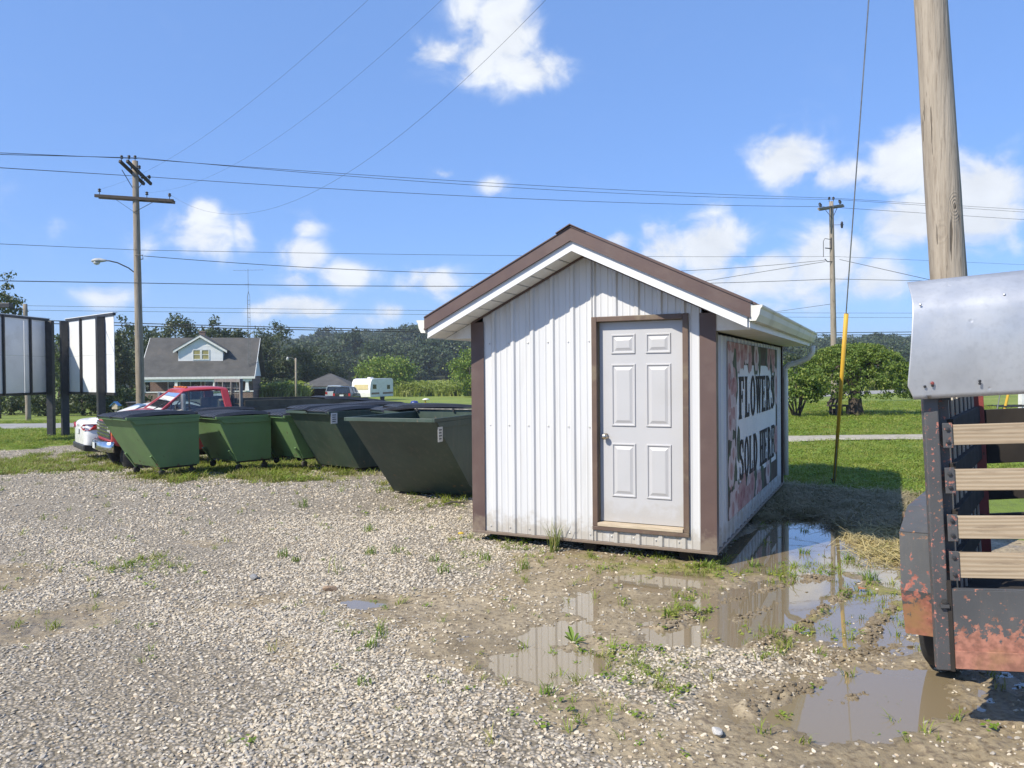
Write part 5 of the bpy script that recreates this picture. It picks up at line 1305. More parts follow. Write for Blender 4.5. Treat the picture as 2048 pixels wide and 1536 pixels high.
g = MB(); g.tube([(-.18, -.1, zr(480)), (-.62, -.2, zr(478)), (-.7, -.2, zr(484)), (-.7, -.2, zr(515))], .016, 6); g.tube([(-.2, -.1, zr(498)), (-.6, -.2, zr(497))], .03, 6); g.tube([(-.22, -.1, zr(476)), (-.22, -.1, zr(498))], .035, 6); g.build('jumper_wire', BLACKP, rp1)
MB().tube([(-.12, -.1, zr(524)), (-.45, -.15, zr(524)), (-.62, -.2, zr(519))], .026, 6).build('service_bracket', BLACKP, rp1)
# big pole by the trailer
pB = Vector((4.63, 7.85, 0)); pB.z = 0
bp1 = thing('utility_pole', 'thick weathered pole rising behind the sheet metal hood of the trailer', 'utility pole', pB)
bl = (-.0635, 0)
pts = []; rs = []; nB = 40
V = []; NSEG = 36
secs = []
for i in range(nB + 1):
    f = i / nB; z = -.3 + f * 11.3; r = .185 - .0065 * z
    secs.append([Vector((bl[0] * z + (r + .012 * (fbm(np.array(k * .9 + 20), np.array(z * .5), 1., 7) - .5) + .010 * (vnoise(np.array(k * 1.0), np.array(z * 1.6), 1., 3) - .5)) * math.cos(2 * PI * k / NSEG), (r + .008 * (vnoise(np.array(k * 1.), np.array(z * 1.6), 1., 3) - .5)) * math.sin(2 * PI * k / NSEG), z)) for k in range(NSEG)])
MB().loft(secs).build('pole', POLEBIG, bp1, smooth=True)
# guy wire with a yellow guard
gA = G(1667, 974); gA.z = 0
gTop = Vector((pB.x + bl[0] * 10, pB.y, 10.2))
gv_ = thing('guy_wire', 'steel guy wire running down into the lawn inside a yellow plastic guard', 'guy wire', gA)
d_ = gTop - gA
MB().tube([Vector((0, 0, -.1)), d_ * .3, d_ * .6, d_], .0085, 6).build('wire', STEEL, gv_)
ux = d_.normalized(); s0, s1 = .10, .262 * d_.length
YEL = pm('guard_yellow', (.60, .36, .03), (.50, .30, .03), sc=2, rough=.5, dirt=(.35, .26, .08), dsc=1.5, damt=.5)
MB().tube([ux * s0 + Vector((.0, -.01, 0)), ux * (s0 + s1) / 2 + Vector((.0, -.014, 0)), ux * s1 + Vector((.0, -.01, 0))], [.024, .028, .032], 12).build('guard', YEL, gv_, smooth=True)
MB().tube([(0, 0, -.1), (.0, .02, .10), (-.02, .02, .13)], .016, 8).build('anchor_rod', BLACKP, gv_)

# ------------------------------------------------------------------ cables
def cable(label, a, b, via=None, r=.011, grp='overhead cables', n=40, r_px=None):
    a, b = Vector(a), Vector(b); sag = 0
    if via:
        vx, vy = via; best = None
        for s_ in np.linspace(-1.5, 6, 151):
            for f in np.linspace(0.01, .99, 120):
                p_ = a.lerp(b, f); p_.z -= s_ * 4 * f * (1 - f); d = p_ - Vector((0, 0, CAM_H)); zz = d.dot(c_f)
                if zz < .5: continue
                X_ = 1024 + F_PX * d.dot(c_r) / zz
                if abs(X_ - vx) < 8:
                    e = abs(768 - F_PX * d.dot(c_u) / zz - vy)
                    if best is None or e < best[0]: best = (e, s_)
        sag = best[1] if best else 0
    pts = []
    for i in range(n + 1):
        f = i / n; p_ = a.lerp(b, f); p_.z -= sag * 4 * f * (1 - f); pts.append(p_)
    o = MB().tube(pts, r, 5).build('cable', WIREM); tag(o, label, 'cable', grp); return o
Lp = lambda y_px, dx=0, dy=0: Vector((pL.x + dx, pL.y + dy, P(280, y_px, 30).z))
Rp = lambda y_px, dx=0, dy=0: Vector((pR.x + dx, pR.y + dy, P(1664, y_px, 44).z))
step_ = Vector((pR.x - pL.x, pR.y - pL.y, 0))
def span(name, yl, yr, via, yl0, yr2, r=.011, dl=(0, 0), dr=(0, 0)):
    a = Lp(yl, *dl); b = Rp(yr, *dr)
    cable(name + ' strung between the two poles', a, b, via, r)
    far = P(-40, yl0, 22); cable(name + ' leaving the left pole for the left edge', a, far + (far - a) * .3, None, r)
    fr2 = P(2060, yr2, 52); cable(name + ' leaving the right pole past the thick pole', b, fr2 + (fr2 - b) * .3, None, r)
span('topmost cable', 316, 396, (900, 362), 304, 420, .010, (0, .1), (-.2, 0))
span('second cable from the top', 320, 399, (900, 368), 308, 425, .010, (.2, -.3), (.1, 0))
span('third cable from the top', 345, 417, (1000, 396), 333, 440, .011, (.25, .7), (-.8, -.5))
span('thin cable just above the street lamp', 500, 513, (1000, 511), 486, 530, .008)
span('long cable just under the street lamp', 566, 558, (950, 573), 561, 566, .014)
cable('twisted service cable from the hook on the left pole to the right pole', Lp(512, .2), Rp(520, -.5), (1000, 547), .012)
cable('service cable rising from the house gable to the right pole', P(505, 727, 78), Rp(523, -.5), (840, 662), .014)
cable('service cable dropping from the right pole towards the trailer', Rp(519, .3), P(2150, 625, 30), None, .013)
cable('thin drop cable from low on the right pole to behind the shed', Rp(608, -.2), P(1520, 628, 60), None, .012)
for i, (yl, yr, lab) in enumerate(((612, 626, 'upper of two thin far cables over the house roof'), (621, 636, 'lower of two thin far cables over the house roof'))):
    cable(lab, P(20, yl - 1, 46), P(2100, yr, 64), (800, 620 + 9 * i), .011)
for i, (yl, yr, lab) in enumerate(((646, 659, 'upper of two thick communication cables in front of the hill'), (652, 666, 'lower of two thick communication cables in front of the hill'))):
    cable(lab, P(60, yl - 6, 46), P(2100, yr, 64), (800, 659 + 4 * i), .027)
bt = lambda z, dx=0: Vector((pB.x + bl[0] * z + dx, pB.y, z))
cable('faint line from the thick pole to the left end of the cross arm', bt(10.6, -.5), pL + A0.lerp(A1, .06) + Vector((0, 0, .25)), (600, 120), .0025)
cable('faint line from the thick pole to the middle of the cross arm', bt(10.5), pL + A0.lerp(A1, .66) + Vector((0, 0, .25)), (760, 120), .0022)
cable('faint line from the thick pole to the right end of the cross arm', bt(10.4, .5), pL + A0.lerp(A1, .95) + Vector((0, 0, .25)), (960, 130), .003)

# ------------------------------------------------------------------ V-shaped roadside sign, two faces
PANELM = pm('sign_sheet', (.70, .71, .72), (.64, .65, .66), sc=1.5, rough=.5, dirt=(.42, .41, .37), dsc=1.2, damt=.35)
def sign(label, p0, p1, ztop, zbot, bars, back, nm):
    """frame from the apex end p0 to the outer end p1"""
    t = thing('road_sign', label, 'sign', (p0.x, p0.y, gz(p0.x, p0.y)), 0)
    u = Vector((p1.x - p0.x, p1.y - p0.y, 0)); L = u.length; u.normalize(); nn = Vector((-u.y, u.x, 0)) * back
    z0, z1 = zbot - t.location.z, ztop - t.location.z
    def q(a, o, z): return u * a + nn * o + Vector((0, 0, z))
    n = 3
    for i in range(n):
        a, b_ = L * i / n + .01, L * (i + 1) / n - .01; zm = (z0 + z1) / 2
        for (za_, zb_) in ((z0 + .04, zm - .003), (zm + .003, z1 - .04)):
            b = MB(); b.ext([q(a, .0, za_), q(b_, .0, za_), q(b_, .0, zb_), q(a, .0, zb_)], nn * .02); b.build('sheet', PANELM, t)
    b = MB(); b.bar(q(-.02, .01, z1), q(L + .02, .01, z1), .10, .09); b.bar(q(-.02, .01, z0), q(L + .02, .01, z0), .09, .09); b.build('frame', BLACKP, t)
    MB().bar(q(-.05, .03, z1 + .05), q(L + .05, .03, z1 + .05), .16, .02).build('cap_strip', PANELM, t)
    for a in bars: MB().bar(q(a, -.03, z0), q(a, -.03, z1), .10, .055, up=u).build('stringer', BLACKP, t)
    for a, w_ in ((.12, .24), (L - .75, .24)):
        MB().bar(q(a, -.14, -.4), q(a, -.14, z1 - .05), w_, .16, up=u).build('post', BLACKP, t, bevel=.01)
    return t
sA, sB = P(100, 870, 28), P(-62, 870, 24.2)
sign('left roadside sign frame with grey sheets and black posts, cut by the left edge', sA, sB, P(0, 630, 25.6).z, P(0, 790, 25.6).z, (1.0, 2.3, 3.4), -1, 'a')
sC, sD = P(137, 870, 28), P(231, 870, 25.4)
sign('sunlit white roadside sign frame with black posts, right arm of the V', sC, sD, P(230, 628, 25.4).z, P(230, 788, 25.4).z, (1.35, 2.75), 1, 'b')
# short pole with a flood light behind the signs
pS = G(57, 843); hS = P(50, 608, pS.y).z - pS.z
sp1 = thing('service_pole', 'short wooden service pole with a box flood light, behind the left sign', 'utility pole', pS)
pole_mb(hS, .14, .11, (-.012, 0)).build('pole', POLEM, sp1, smooth=True)
fl = MB(); fl.box((-.95, -.3, hS - .1), (.62, .35, .26)); fl.build('flood_light', BLACKP, sp1, bevel=.02); MB().tube([(0, 0, hS - .3), (-.5, -.2, hS - .28), (-.95, -.3, hS - .2)], .03, 6).build('lamp_arm', BLACKP, sp1)
# ------------------------------------------------------------------ foliage
def tree_mesh(r, clusters, per, cs, ls, up=.3):
    """leaf cards gathered in clusters; clusters: list of (center, scale)"""
    n = len(clusters) * per
    C = np.repeat(np.array([c for c, _ in clusters]), per, 0); S = np.repeat(np.array([s for _, s in clusters]), per)
    d = r.normal(size=(n, 3)); d /= np.linalg.norm(d, axis=1)[:, None]
    c = C + d * (S * cs * r.random(n) ** .45)[:, None] * np.array([1, 1, .75])
    nrm = d * .7 + r.normal(size=(n, 3)) * .6 + np.array([0, 0, up]); nrm /= np.linalg.norm(nrm, axis=1)[:, None]
    a = np.cross(nrm, r.normal(size=(n, 3))); a /= np.linalg.norm(a, axis=1)[:, None]; b = np.cross(nrm, a)
    L = (ls * r.uniform(.6, 1.35, n))[:, None]
    V = np.stack([c - a * L * .5, c + b * L * .32 + a * L * .05, c + a * L * .5, c - b * L * .32 + a * L * .05], 1).reshape(-1, 3)
    return V, np.arange(n * 4).reshape(n, 4)
LEAF = {
    'dark': leaf_mat('leaf_dark', (.030, .048, .016), (.055, .078, .022), (.075, .09, .03), trans=.15, rnd='isl'),
    'mid': leaf_mat('leaf_mid', (.055, .095, .02), (.10, .145, .03), (.13, .16, .04), trans=.25, rnd='isl'),
    'bright': leaf_mat('leaf_bright', (.10, .18, .025), (.20, .27, .045), (.27, .30, .06), trans=.3, rnd='isl'),
    'mulb': leaf_mat('leaf_mulberry', (.08, .135, .022), (.165, .23, .038), (.26, .30, .06), trans=.28, rnd='isl')}
BARK = pm('bark', (.085, .065, .05), (.05, .04, .032), sc=4, rough=.95, bump=.7, bsc=10, bd=.04)
def crown_clusters(r, n, rx, ry, rz, cz, lump=.35, low=False):
    out = []
    ph = r.uniform(0, 6.28, 6)
    for _ in range(n):
        d = r.normal(size=3); d /= np.linalg.norm(d)
        if d[2] < -.35 and not low: d[2] *= -.6
        th = math.atan2(d[1], d[0]); k = 1 + lump * (.5 * math.sin(2 * th + ph[0]) * math.cos(2.3 * d[2] + ph[1]) + .5 * math.sin(3.7 * th + ph[2] + 3 * d[2]))
        f = r.uniform(.45, 1.0) ** .6 * k
        out.append((np.array([d[0] * rx * f, d[1] * ry * f, cz + d[2] * rz * f]), r.uniform(.7, 1.25)))
    return out
def limbs(r, H, r0, crown, n=5, split=.35):
    b = MB(); top = Vector((r.uniform(-.1, .1) * H, 0, H * .62))
    b.tube([(0, 0, -.4), (r0 * .1, 0, H * .15), top * .6, top], [r0 * 1.35, r0, r0 * .75, r0 * .4], 9)
    for c, s in [crown[i] for i in r.choice(len(crown), min(n, len(crown)), replace=False)]:
        st = top * r.uniform(split, .95); e = Vector(c); m = st.lerp(e, .5) + Vector((0, 0, .06 * H))
        b.tube([st, m, e], [r0 * .38, r0 * .22, r0 * .06], 6)
    return b
def tree(label, px, top_y, hw_px, Y, kind, n=70, per=34, ls=.28, cs=1.0, group=None, crown_base=.3, base_y=None, lump=.35, seed=0, nlimb=7, r0=None, name='tree', cat='tree'):
    r = np.random.default_rng(seed + int(px))
    q = P(px, 760, Y); g = gz(q.x, Y); H = P(px, top_y, Y).z - g; rx = hw_px / F_PX * Y
    t = thing(name, label, cat, (q.x, Y, g), 0, group)
    cz = H * (1 + crown_base) / 2; rz = H * (1 - crown_base) / 2
    cl = crown_clusters(r, n, rx * .86, rx * .8, rz * .9, cz, lump, crown_base < .16)
    V, Fq = tree_mesh(r, cl, per, cs * rx * .26, ls)
    rawmesh('crown', V, Fq, LEAF[kind], parent=t)
    limbs(r, H, r0 or max(.08, H * .022), cl, nlimb).build('trunk', BARK, t, smooth=True)
    return t
# dark trees behind the house (each its own thing)
BT = [(262, 634, 36, 98, 'first dark tree right of the left utility pole, behind the house'), (345, 624, 44, 104, 'tallest dark tree, rising behind the left half of the house roof'), (432, 634, 34, 102, 'dark tree rising behind the right half of the house roof'),
      (392, 644, 34, 112, 'lower dark tree straight behind the house chimney'), (478, 650, 30, 108, 'small dark tree behind the right end of the house roof'), (542, 645, 44, 112, 'broad dark tree just right of the antenna tower'), (222, 668, 34, 84, 'dark tree seen between the second sign and the left utility pole'),
      (600, 684, 34, 116, 'dark tree behind the yard lamp'), (640, 706, 40, 122, 'low dark tree behind the hip-roofed garage')]
for i, (px, ty, hw, Y, lab) in enumerate(BT): tree(lab, px, ty, hw * 1.25, Y, 'dark', 110, 44, .34, 1.15, 'dark trees behind the house', .12, seed=3 * i, lump=.28)
tree('green tree filling the gap between the two roadside signs', 118, 664, 34, 74, 'mid', 70, 40, .26, 1.1, None, .08, seed=50)
tree('dim tree behind the second roadside sign', 178, 676, 40, 80, 'dark', 70, 40, .28, 1.1, None, .08, seed=51)
tree('leafy tree overhanging the top of the left sign at the left edge', -8, 540, 66, 46, 'dark', 46, 36, .20, .9, None, .48, seed=52, nlimb=14, lump=.6)
for i, (px, ty, hw, Y, lab) in enumerate(((20, 772, 46, 52, 'dark bush under the left end of the left sign'), (92, 776, 44, 50, 'dark bush right of the short service pole'), (165, 770, 44, 50, 'dark bush below the second sign'), (232, 772, 40, 50, 'dark bush behind the sedan roof'), (270, 782, 24, 56, 'dark bush beside the foot of the left utility pole'))):
    tree(lab, px, ty, hw, Y, 'dark', 40, 40, .18, 1.2, 'dark bushes along the far side of the road', .0, seed=70 + i, name='bush', cat='bush', nlimb=3)
for i, (px, ty, hw, Y, lab) in enumerate(((520, 752, 26, 98, 'grey-green shrub right of the house, behind the parked pale car'), (560, 756, 30, 100, 'grey-green shrub left of the yard lamp'), (800, 772, 26, 118, 'dark low shrub at the foot of the round bright tree'))):
    tree(lab, px, ty, hw, Y, 'dark', 40, 36, .26, 1.2, 'shrubs at the edge of the far field', .0, seed=90 + i, name='bush', cat='bush', nlimb=3)
tree('round bright green tree standing behind the white camper', 772, 707, 66, 110, 'bright', 120, 46, .34, 1.0, None, .0, seed=12, lump=.22)
tree('bright green tree cut off by the left corner of the shed', 945, 697, 56, 98, 'bright', 90, 44, .32, 1.0, None, .02, seed=13, lump=.45)
tree('green tree behind the shed downspout', 1590, 704, 40, 80, 'dark', 70, 40, .24, 1.0, None, .05, seed=14)
tree('dark green tree behind the right utility pole', 1650, 690, 34, 95, 'dark', 60, 40, .28, 1.1, None, .05, seed=15)
for i, (px, ty, hw, Y, lab) in enumerate(((300, 676, 40, 88, 'dark tree close behind the left gable of the house'), (196, 700, 40, 92, 'dark low tree left of the utility pole, far row'), (150, 715, 36, 96, 'dark low tree behind the gap of the signs, far row'), (60, 690, 50, 90, 'dark tree behind the left sign, far row'), (375, 672, 36, 108, 'dark tree just behind the house chimney, front row'), (505, 690, 36, 104, 'dark tree right behind the antenna tower'), (460, 680, 30, 118, 'dark tree filling the row behind the right gable'), (572, 706, 34, 108, 'dark tree left of the yard lamp, front row'))):
    tree(lab, px, ty, hw, Y, 'dark', 100, 44, .32, 1.15, 'dark trees behind the house', .02, seed=130 + i, lump=.28)
for i, (px, ty, hw, Y, lab) in enumerate(((130, 786, 36, 54, 'dark bush in the gap between the two signs'), (205, 784, 36, 53, 'dark bush under the right half of the second sign'), (252, 778, 34, 60, 'dark bush just left of the left utility pole'), (50, 784, 40, 55, 'dark bush behind the short service pole'), (-30, 780, 40, 54, 'dark bush at the left edge of the view'))):
    tree(lab, px, ty, hw, Y, 'dark', 44, 40, .18, 1.2, 'dark bushes along the far side of the road', .0, seed=170 + i, name='bush', cat='bush', nlimb=3)
# spreading weeping tree on the right lawn
def weeping():
    r = np.random.default_rng(77); Y = 33.0; q = G(1712, 832); Y = q.y
    t = thing('weeping_tree', 'low spreading tree with a drooping umbrella crown on the right lawn', 'tree', (q.x, Y, gz(q.x, Y)))
    s = Y / F_PX; H = P(1712, 683, Y).z - t.location.z; rx = 106 * s
    cl = []
    for _ in range(620):
        a = r.uniform(0, 6.28); d = math.sqrt(r.random()); k = 1.06 + .10 * math.sin(3 * a + 1) + .07 * math.sin(7 * a)
        x, y = d * rx * k * math.cos(a), d * rx * k * math.sin(a)
        ztop = H * (.97 - .46 * d ** 3); drop = (0 if r.random() < .5 else r.random()) * (.34 + .42 * d ** 2) * H * .8
        cl.append((np.array([x, y, max(ztop - .12 - drop, .55 * H * (.75 if d > .85 else 1) * .7)]), r.uniform(.7, 1.2)))
    V, Fq = tree_mesh(r, cl, 40, .22, .10, -.1)
    rawmesh('crown', V, Fq, LEAF['mulb'], parent=t)
    b = MB(); b.tube([(0, 0, -.3), (.0, 0, .08), (-.03, 0, .4), (-.05, 0, .9), (0, 0, 1.25)], [.42, .33, .27, .25, .18], 12)
    for i in range(9):
        a = i * .7 + .2; e = Vector((math.cos(a) * rx * .72, math.sin(a) * rx * .72, H * .60)); m = Vector((math.cos(a) * rx * .34, math.sin(a) * rx * .34, H * .74))
        b.tube([(-.03, 0, .95), (math.cos(a) * .25, math.sin(a) * .25, 1.4), m, e], [.13, .10, .07, .025], 7)
    b.build('trunk', BARK, t, smooth=True)
weeping()
def shrub():
    r = np.random.default_rng(78); q = G(1592, 838); Y = q.y
    t = thing('shrub', 'multi-stemmed shrub beside the rear corner of the shed', 'shrub', (q.x, Y, gz(q.x, Y)))
    s = Y / F_PX; H = P(1600, 735, Y).z - t.location.z; cl = []
    b = MB()
    for i in range(16):
        a = r.uniform(0, 6.28); e = Vector((math.cos(a) * 44 * s * r.uniform(.4, 1), math.sin(a) * 44 * s * r.uniform(.4, 1), H * r.uniform(.45, .8)))
        b.tube([(r.uniform(-.15, .15), r.uniform(-.15, .15), -.1), e * .5 + Vector((0, 0, .12)), e], [.03, .022, .008], 5)
        for _ in range(6): cl.append((np.array(e) + r.normal(size=3) * np.array([.28, .28, .26]), r.uniform(.6, 1.1)))
    b.build('stems', BARK, t, smooth=True)
    V, Fq = tree_mesh(r, cl, 40, .24, .115, 0); rawmesh('crown', V, Fq, LEAF['mulb'], parent=t)
shrub()

# ------------------------------------------------------------------ wooded hill
def ridge(u):
    px = 1024 + F_PX * u
    return np.interp(px, [-1400, -300, 200, 480, 560, 640, 700, 780, 850, 950, 1150, 1400, 1560, 1690, 1740, 1800, 2000, 2600, 3600], [26, 22, 22, 22, 24, 27, 28.5, 31, 34, 38, 42, 34, 25, 20, 23, 22, 24, 28, 26])
def hillz(x, y):
    u = x / np.maximum(y, 1); d = np.hypot(x, y)
    f = sstep(190, 560, y) * (1 - .35 * sstep(640, 1100, y))
    return -1.4 + (ridge(u) - 8) * f * (.92 + .16 * fbm(x, y, .006, 44))
ys = np.linspace(170, 1100, 60); us = np.linspace(-1.35, 1.35, 110)
HX = us[None] * ys[:, None]; HY = np.repeat(ys[:, None], len(us), 1); HZ = hillz(HX, HY)
I = np.arange(HX.size).reshape(HX.shape)
FOREST = leaf_mat('forest_leaf', (.030, .050, .018), (.050, .076, .024), (.066, .088, .03), trans=.1)
rawmesh('hill', np.stack([HX, HY, HZ], -1).reshape(-1, 3), np.stack([I[:-1, :-1], I[:-1, 1:], I[1:, 1:], I[1:, :-1]], -1).reshape(-1, 4), pm('forest_floor', (.035, .05, .018), (.05, .065, .025), sc=.05, rough=1), smooth=True, kind='structure')
def crown_mesh(k):
    r = np.random.default_rng(200 + k)
    cl = crown_clusters(r, 34, .40, .40, .45, .55, .4)
    V, Fq = tree_mesh(r, cl, 34, .14, .075)
    me = bpy.data.meshes.new('forest_crown'); me.from_pydata(V.tolist(), [], Fq.tolist()); me.materials.append(FOREST); me.update(); return me
n = 11000
yy = 200 + 520 * rng.random(n) ** .8; uu = rng.uniform(-.8, .78, n); xx = uu * yy
k = (hillz(xx, yy) > -1.2); k &= rng.random(n) < np.clip(.35 + yy / 700, 0, 1); xx, yy = xx[k], yy[k]; n = len(xx); print('forest', n)
s_ = rng.uniform(7, 12.5, n) * (1 + .25 * (rng.random(n) < .05))
scatter('forest', np.stack([xx, yy, hillz(xx, yy) - 1.5], -1), np.stack([0 * xx, 0 * xx, rng.uniform(0, 6.28, n)], -1), np.stack([s_ * rng.uniform(.85, 1.2, n), s_ * rng.uniform(.85, 1.2, n), s_ * rng.uniform(.85, 1.25, n)], -1), rng.integers(0, 5, n), [crown_mesh(k) for k in range(5)])
# tall weeds in the far field
TW = leaf_mat('tall_weed', (.24, .31, .06), (.38, .42, .11), (.46, .47, .18), trans=.45)
def weedm(k):
    V, Fq = blades(random, 34, .5, 1.05, .10, .45, .7)
    V2, F2 = broad(random, 40, .5, .9, .22); o = len(V); return vmesh('weed_clump', (V + V2, Fq + [tuple(i + o for i in f) for f in F2]), TW)
pp = []
for (u0, u1, y0, y1, m) in ((-.15, -.03, 104, 128, 900), (-.36, -.27, 86, 100, 520), (.30, .56, 74, 110, 700)):
    y = rng.uniform(y0, y1, m); x = rng.uniform(u0, u1, m) * y; pp.append(np.stack([x, y, base(x, y)], -1))
pp = np.concatenate(pp); n = len(pp); s_ = rng.uniform(.5, 2.1, n) * (.5 + fbm(pp[:, 0], pp[:, 1], .12, 8))
scatter('tall_weeds', pp, np.stack([0 * s_, 0 * s_, rng.uniform(0, 6.28, n)], -1), np.stack([s_] * 3, -1), rng.integers(0, 3, n), [weedm(k) for k in range(3)])

# ------------------------------------------------------------------ house
def brick_mat():
    m, nt, b = nmat('brick'); t = NT(nt)
    tcn = t.n('ShaderNodeTexCoord'); mp_ = t.n('ShaderNodeMapping', {0: tcn.outputs['Object']}); mp_.inputs['Rotation'].default_value = (R(90), 0, 0)
    bt_ = t.n('ShaderNodeTexBrick', {0: mp_.outputs[0], 'Color1': (.115, .058, .04, 1), 'Color2': (.19, .10, .068, 1), 'Mortar': (.27, .24, .21, 1), 'Scale': 1.0, 'Mortar Size': .014, 'Brick Width': .30, 'Row Height': .11})
    t.link(bt_.outputs[0], b.inputs['Base Color']); b.inputs['Roughness'].default_value = .9; t.link(t.bump(bt_.outputs[1], -.5, .01), b.inputs['Normal']); return m
BRICK = brick_mat(); SHING = pm('shingles', (.088, .085, .080), (.060, .059, .056), sc=1.2, rough=.95, bump=.5, bsc=14, bd=.03, dirt=(.17, .15, .13), dsc=.6, damt=.4)
TRIM = pm('white_trim', (.74, .74, .72), rough=.6); SIDING = pm('lap_siding', (.70, .71, .72), (.66, .67, .68), sc=2, rough=.6)
WGLASS = pm('window_glass', (.03, .035, .04), rough=.06, spec=.8); BLIND = pm('yellow_blind', (.34, .30, .12), (.27, .24, .09), sc=3, rough=.7)
hx = P(395, 760, 78); hz = gz(hx.x, 78)
hs_ = thing('house', 'brick bungalow with a grey shingle roof, white dormer and columned porch', 'house', (hx.x, 78, hz), R(11))
EZ, RZ, RY, HW = 2.95, 7.0, 4.6, 5.55          # eave height, ridge height, ridge set-back, half width
b = MB(); b.box2((-HW + .5, 2.2, 0), (HW - .5, 2.4, EZ + .2)); b.box2((-HW + .5, 2.4, 0), (-HW + .7, 8.4, EZ)); b.box2((HW - .7, 2.4, 0), (HW - .5, 8.4, EZ)); b.box2((-HW + .5, 8.4, 0), (HW - .5, 8.6, EZ)); b.build('wall', BRICK, hs_)
for sg in (-1, 1):
    b = MB(); xg = sg * (HW - .45); b.ext([(xg, .6, EZ - .1), (xg, RY * 2 - .6, EZ - .1), (xg, RY, RZ - .35)], (-sg * .15, 0, 0)); b.build('gable_wall', SIDING, hs_)
b = MB(); sl = (RZ - EZ) / RY
b.ext([(-HW, -.15, EZ - .15 * sl), (-HW, RY, RZ), (-HW, 2 * RY + .15, EZ - .15 * sl), (-HW, 2 * RY + .15, EZ - .15 * sl - .14), (-HW, RY, RZ - .16), (-HW, -.15, EZ - .15 * sl - .14)], (2 * HW, 0, 0)); roof = b.build('roof', SHING, hs_)
for i in range(17):
    f = (i + .5) / 17; y = -.13 + f * RY; MB().bar((-HW - .01, y, EZ + sl * y + .012), (HW + .01, y, EZ + sl * y + .012), .05, .028).build('shingle_course', SHING, roof) if False else None
MB().box2((-HW - .02, -.19, EZ - .36), (HW + .02, -.155, EZ - .13)).build('fascia', TRIM, hs_)
MB().box2((-HW + .3, -.05, EZ - .62), (HW - .3, .18, EZ - .31)).build('porch_beam', TRIM, hs_)
for sg in (-1, 1): b = MB(); b.ext([(sg * HW, -.2, EZ - .36), (sg * HW, RY, RZ - .20), (sg * HW, RY, RZ - .02), (sg * HW, -.2, EZ - .18)], (sg * .05, 0, 0)); b.build('rake_board', TRIM, hs_)
for xa_, xb_ in ((-HW + .2, -1.4), (1.2, HW - .2)): MB().box2((xa_, .0, 0), (xb_, .25, 1.25)).build('porch_wall', BRICK, hs_)
for xa_, xb_ in ((-HW + .15, -1.35), (1.15, HW - .15)): MB().box2((xa_, -.04, 1.251), (xb_, .29, 1.36)).build('wall_cap', TRIM, hs_)
MB().box2((-HW + .25, .26, .0), (HW - .25, 2.19, .5)).build('porch_floor', pm('concrete', (.35, .34, .32), rough=.9), hs_)
for x in (-5.15, -2.05, 1.62, 4.78):
    b = MB(); b.loft([[Vector((x + sx * w_, .12 + sy * w_, z)) for sx, sy in ((-1, -1), (1, -1), (1, 1), (-1, 1))] for z, w_ in ((1.365, .21), (1.45, .19), (EZ - .72, .12), (EZ - .64, .17), (EZ - .625, .17))]); b.build('porch_column', TRIM, hs_)
def window(x0, x1, z0, z1, y, par, pane=WGLASS, split=1, depth=.06):
    fr = MB(); w = .09
    fr.box2((x0 - w, y - depth, z0 - w), (x0, y, z1 + w)); fr.box2((x1, y - depth, z0 - w), (x1 + w, y, z1 + w)); fr.box2((x0, y - depth, z1), (x1, y, z1 + w)); fr.box2((x0, y - depth, z0 - w), (x1, y, z0)); fr.box2((x0, y - depth * .8, (z0 + z1) / 2 - .03), (x1, y, (z0 + z1) / 2 + .03))
    win = fr.build('window', TRIM, par)
    MB().box2((x0, y - .02, z0), (x1, y - .004, (z0 + z1) / 2 - .031)).build('pane', pane, win); MB().box2((x0, y - .02, (z0 + z1) / 2 + .031), (x1, y - .004, z1)).build('pane', pane, win)
window(-3.25, -2.2, 1.0, 2.35, 2.2, hs_); window(.35, 1.5, 1.4, 2.3, 2.2, hs_); window(2.2, 3.4, 1.0, 2.35, 2.2, hs_)
d_ = MB(); d_.box2((-1.05, 2.13, .5), (-.15, 2.19, 2.4)); dd = d_.build('door', pm('dark_door', (.05, .035, .03), rough=.5), hs_)
b = MB(); b.box2((-1.15, 2.11, .5), (-1.06, 2.19, 2.5)); b.box2((-.14, 2.11, .5), (-.05, 2.19, 2.5)); b.box2((-1.06, 2.11, 2.41), (-.14, 2.19, 2.5)); b.build('door_frame', TRIM, dd)
b = MB(); b.tube([(-.6 + .17 * math.cos(a), 2.10, 1.85 + .17 * math.sin(a)) for a in np.linspace(0, 2 * PI, 15)], .045, 6, False); b.build('wreath', pm('wreath', (.30, .26, .22), rough=.9), dd)
# dormer
DY_, DW, DZ0_, DZ1_, DZP = 1.75, 2.18, EZ + 1.75 * sl - .05, 5.55, 7.15
dm = MB(); dm.ext([(-DW, DY_, DZ0_ - .1), (DW, DY_, DZ0_ - .1), (DW, DY_, DZ1_ - .05), (0, DY_, DZP - .3), (-DW, DY_, DZ1_ - .05)], (0, 3.2, 0)); dorm = dm.build('dormer', SIDING, hs_)
for i in range(13):
    z = DZ0_ + .02 + i * .125; hw_ = DW if z < DZ1_ - .05 else DW * (DZP - .3 - z) / (DZP - .25 - DZ1_)
    if hw_ < .2: continue
    segs = [(-hw_, hw_)] if z > DZ0_ + 1.25 or z < DZ0_ + .05 else [(-hw_, -.78), (.78, hw_)]
    for a_, c_ in segs:
        if c_ - a_ > .1: MB().box((((a_ + c_) / 2), DY_ - .012, z + .058), (c_ - a_, .022, .112), Matrix.Rotation(R(-6), 3, 'X')).build('siding_board', SIDING, dorm)
b = MB(); k_ = (DZP - DZ1_) / (DW + .42); 
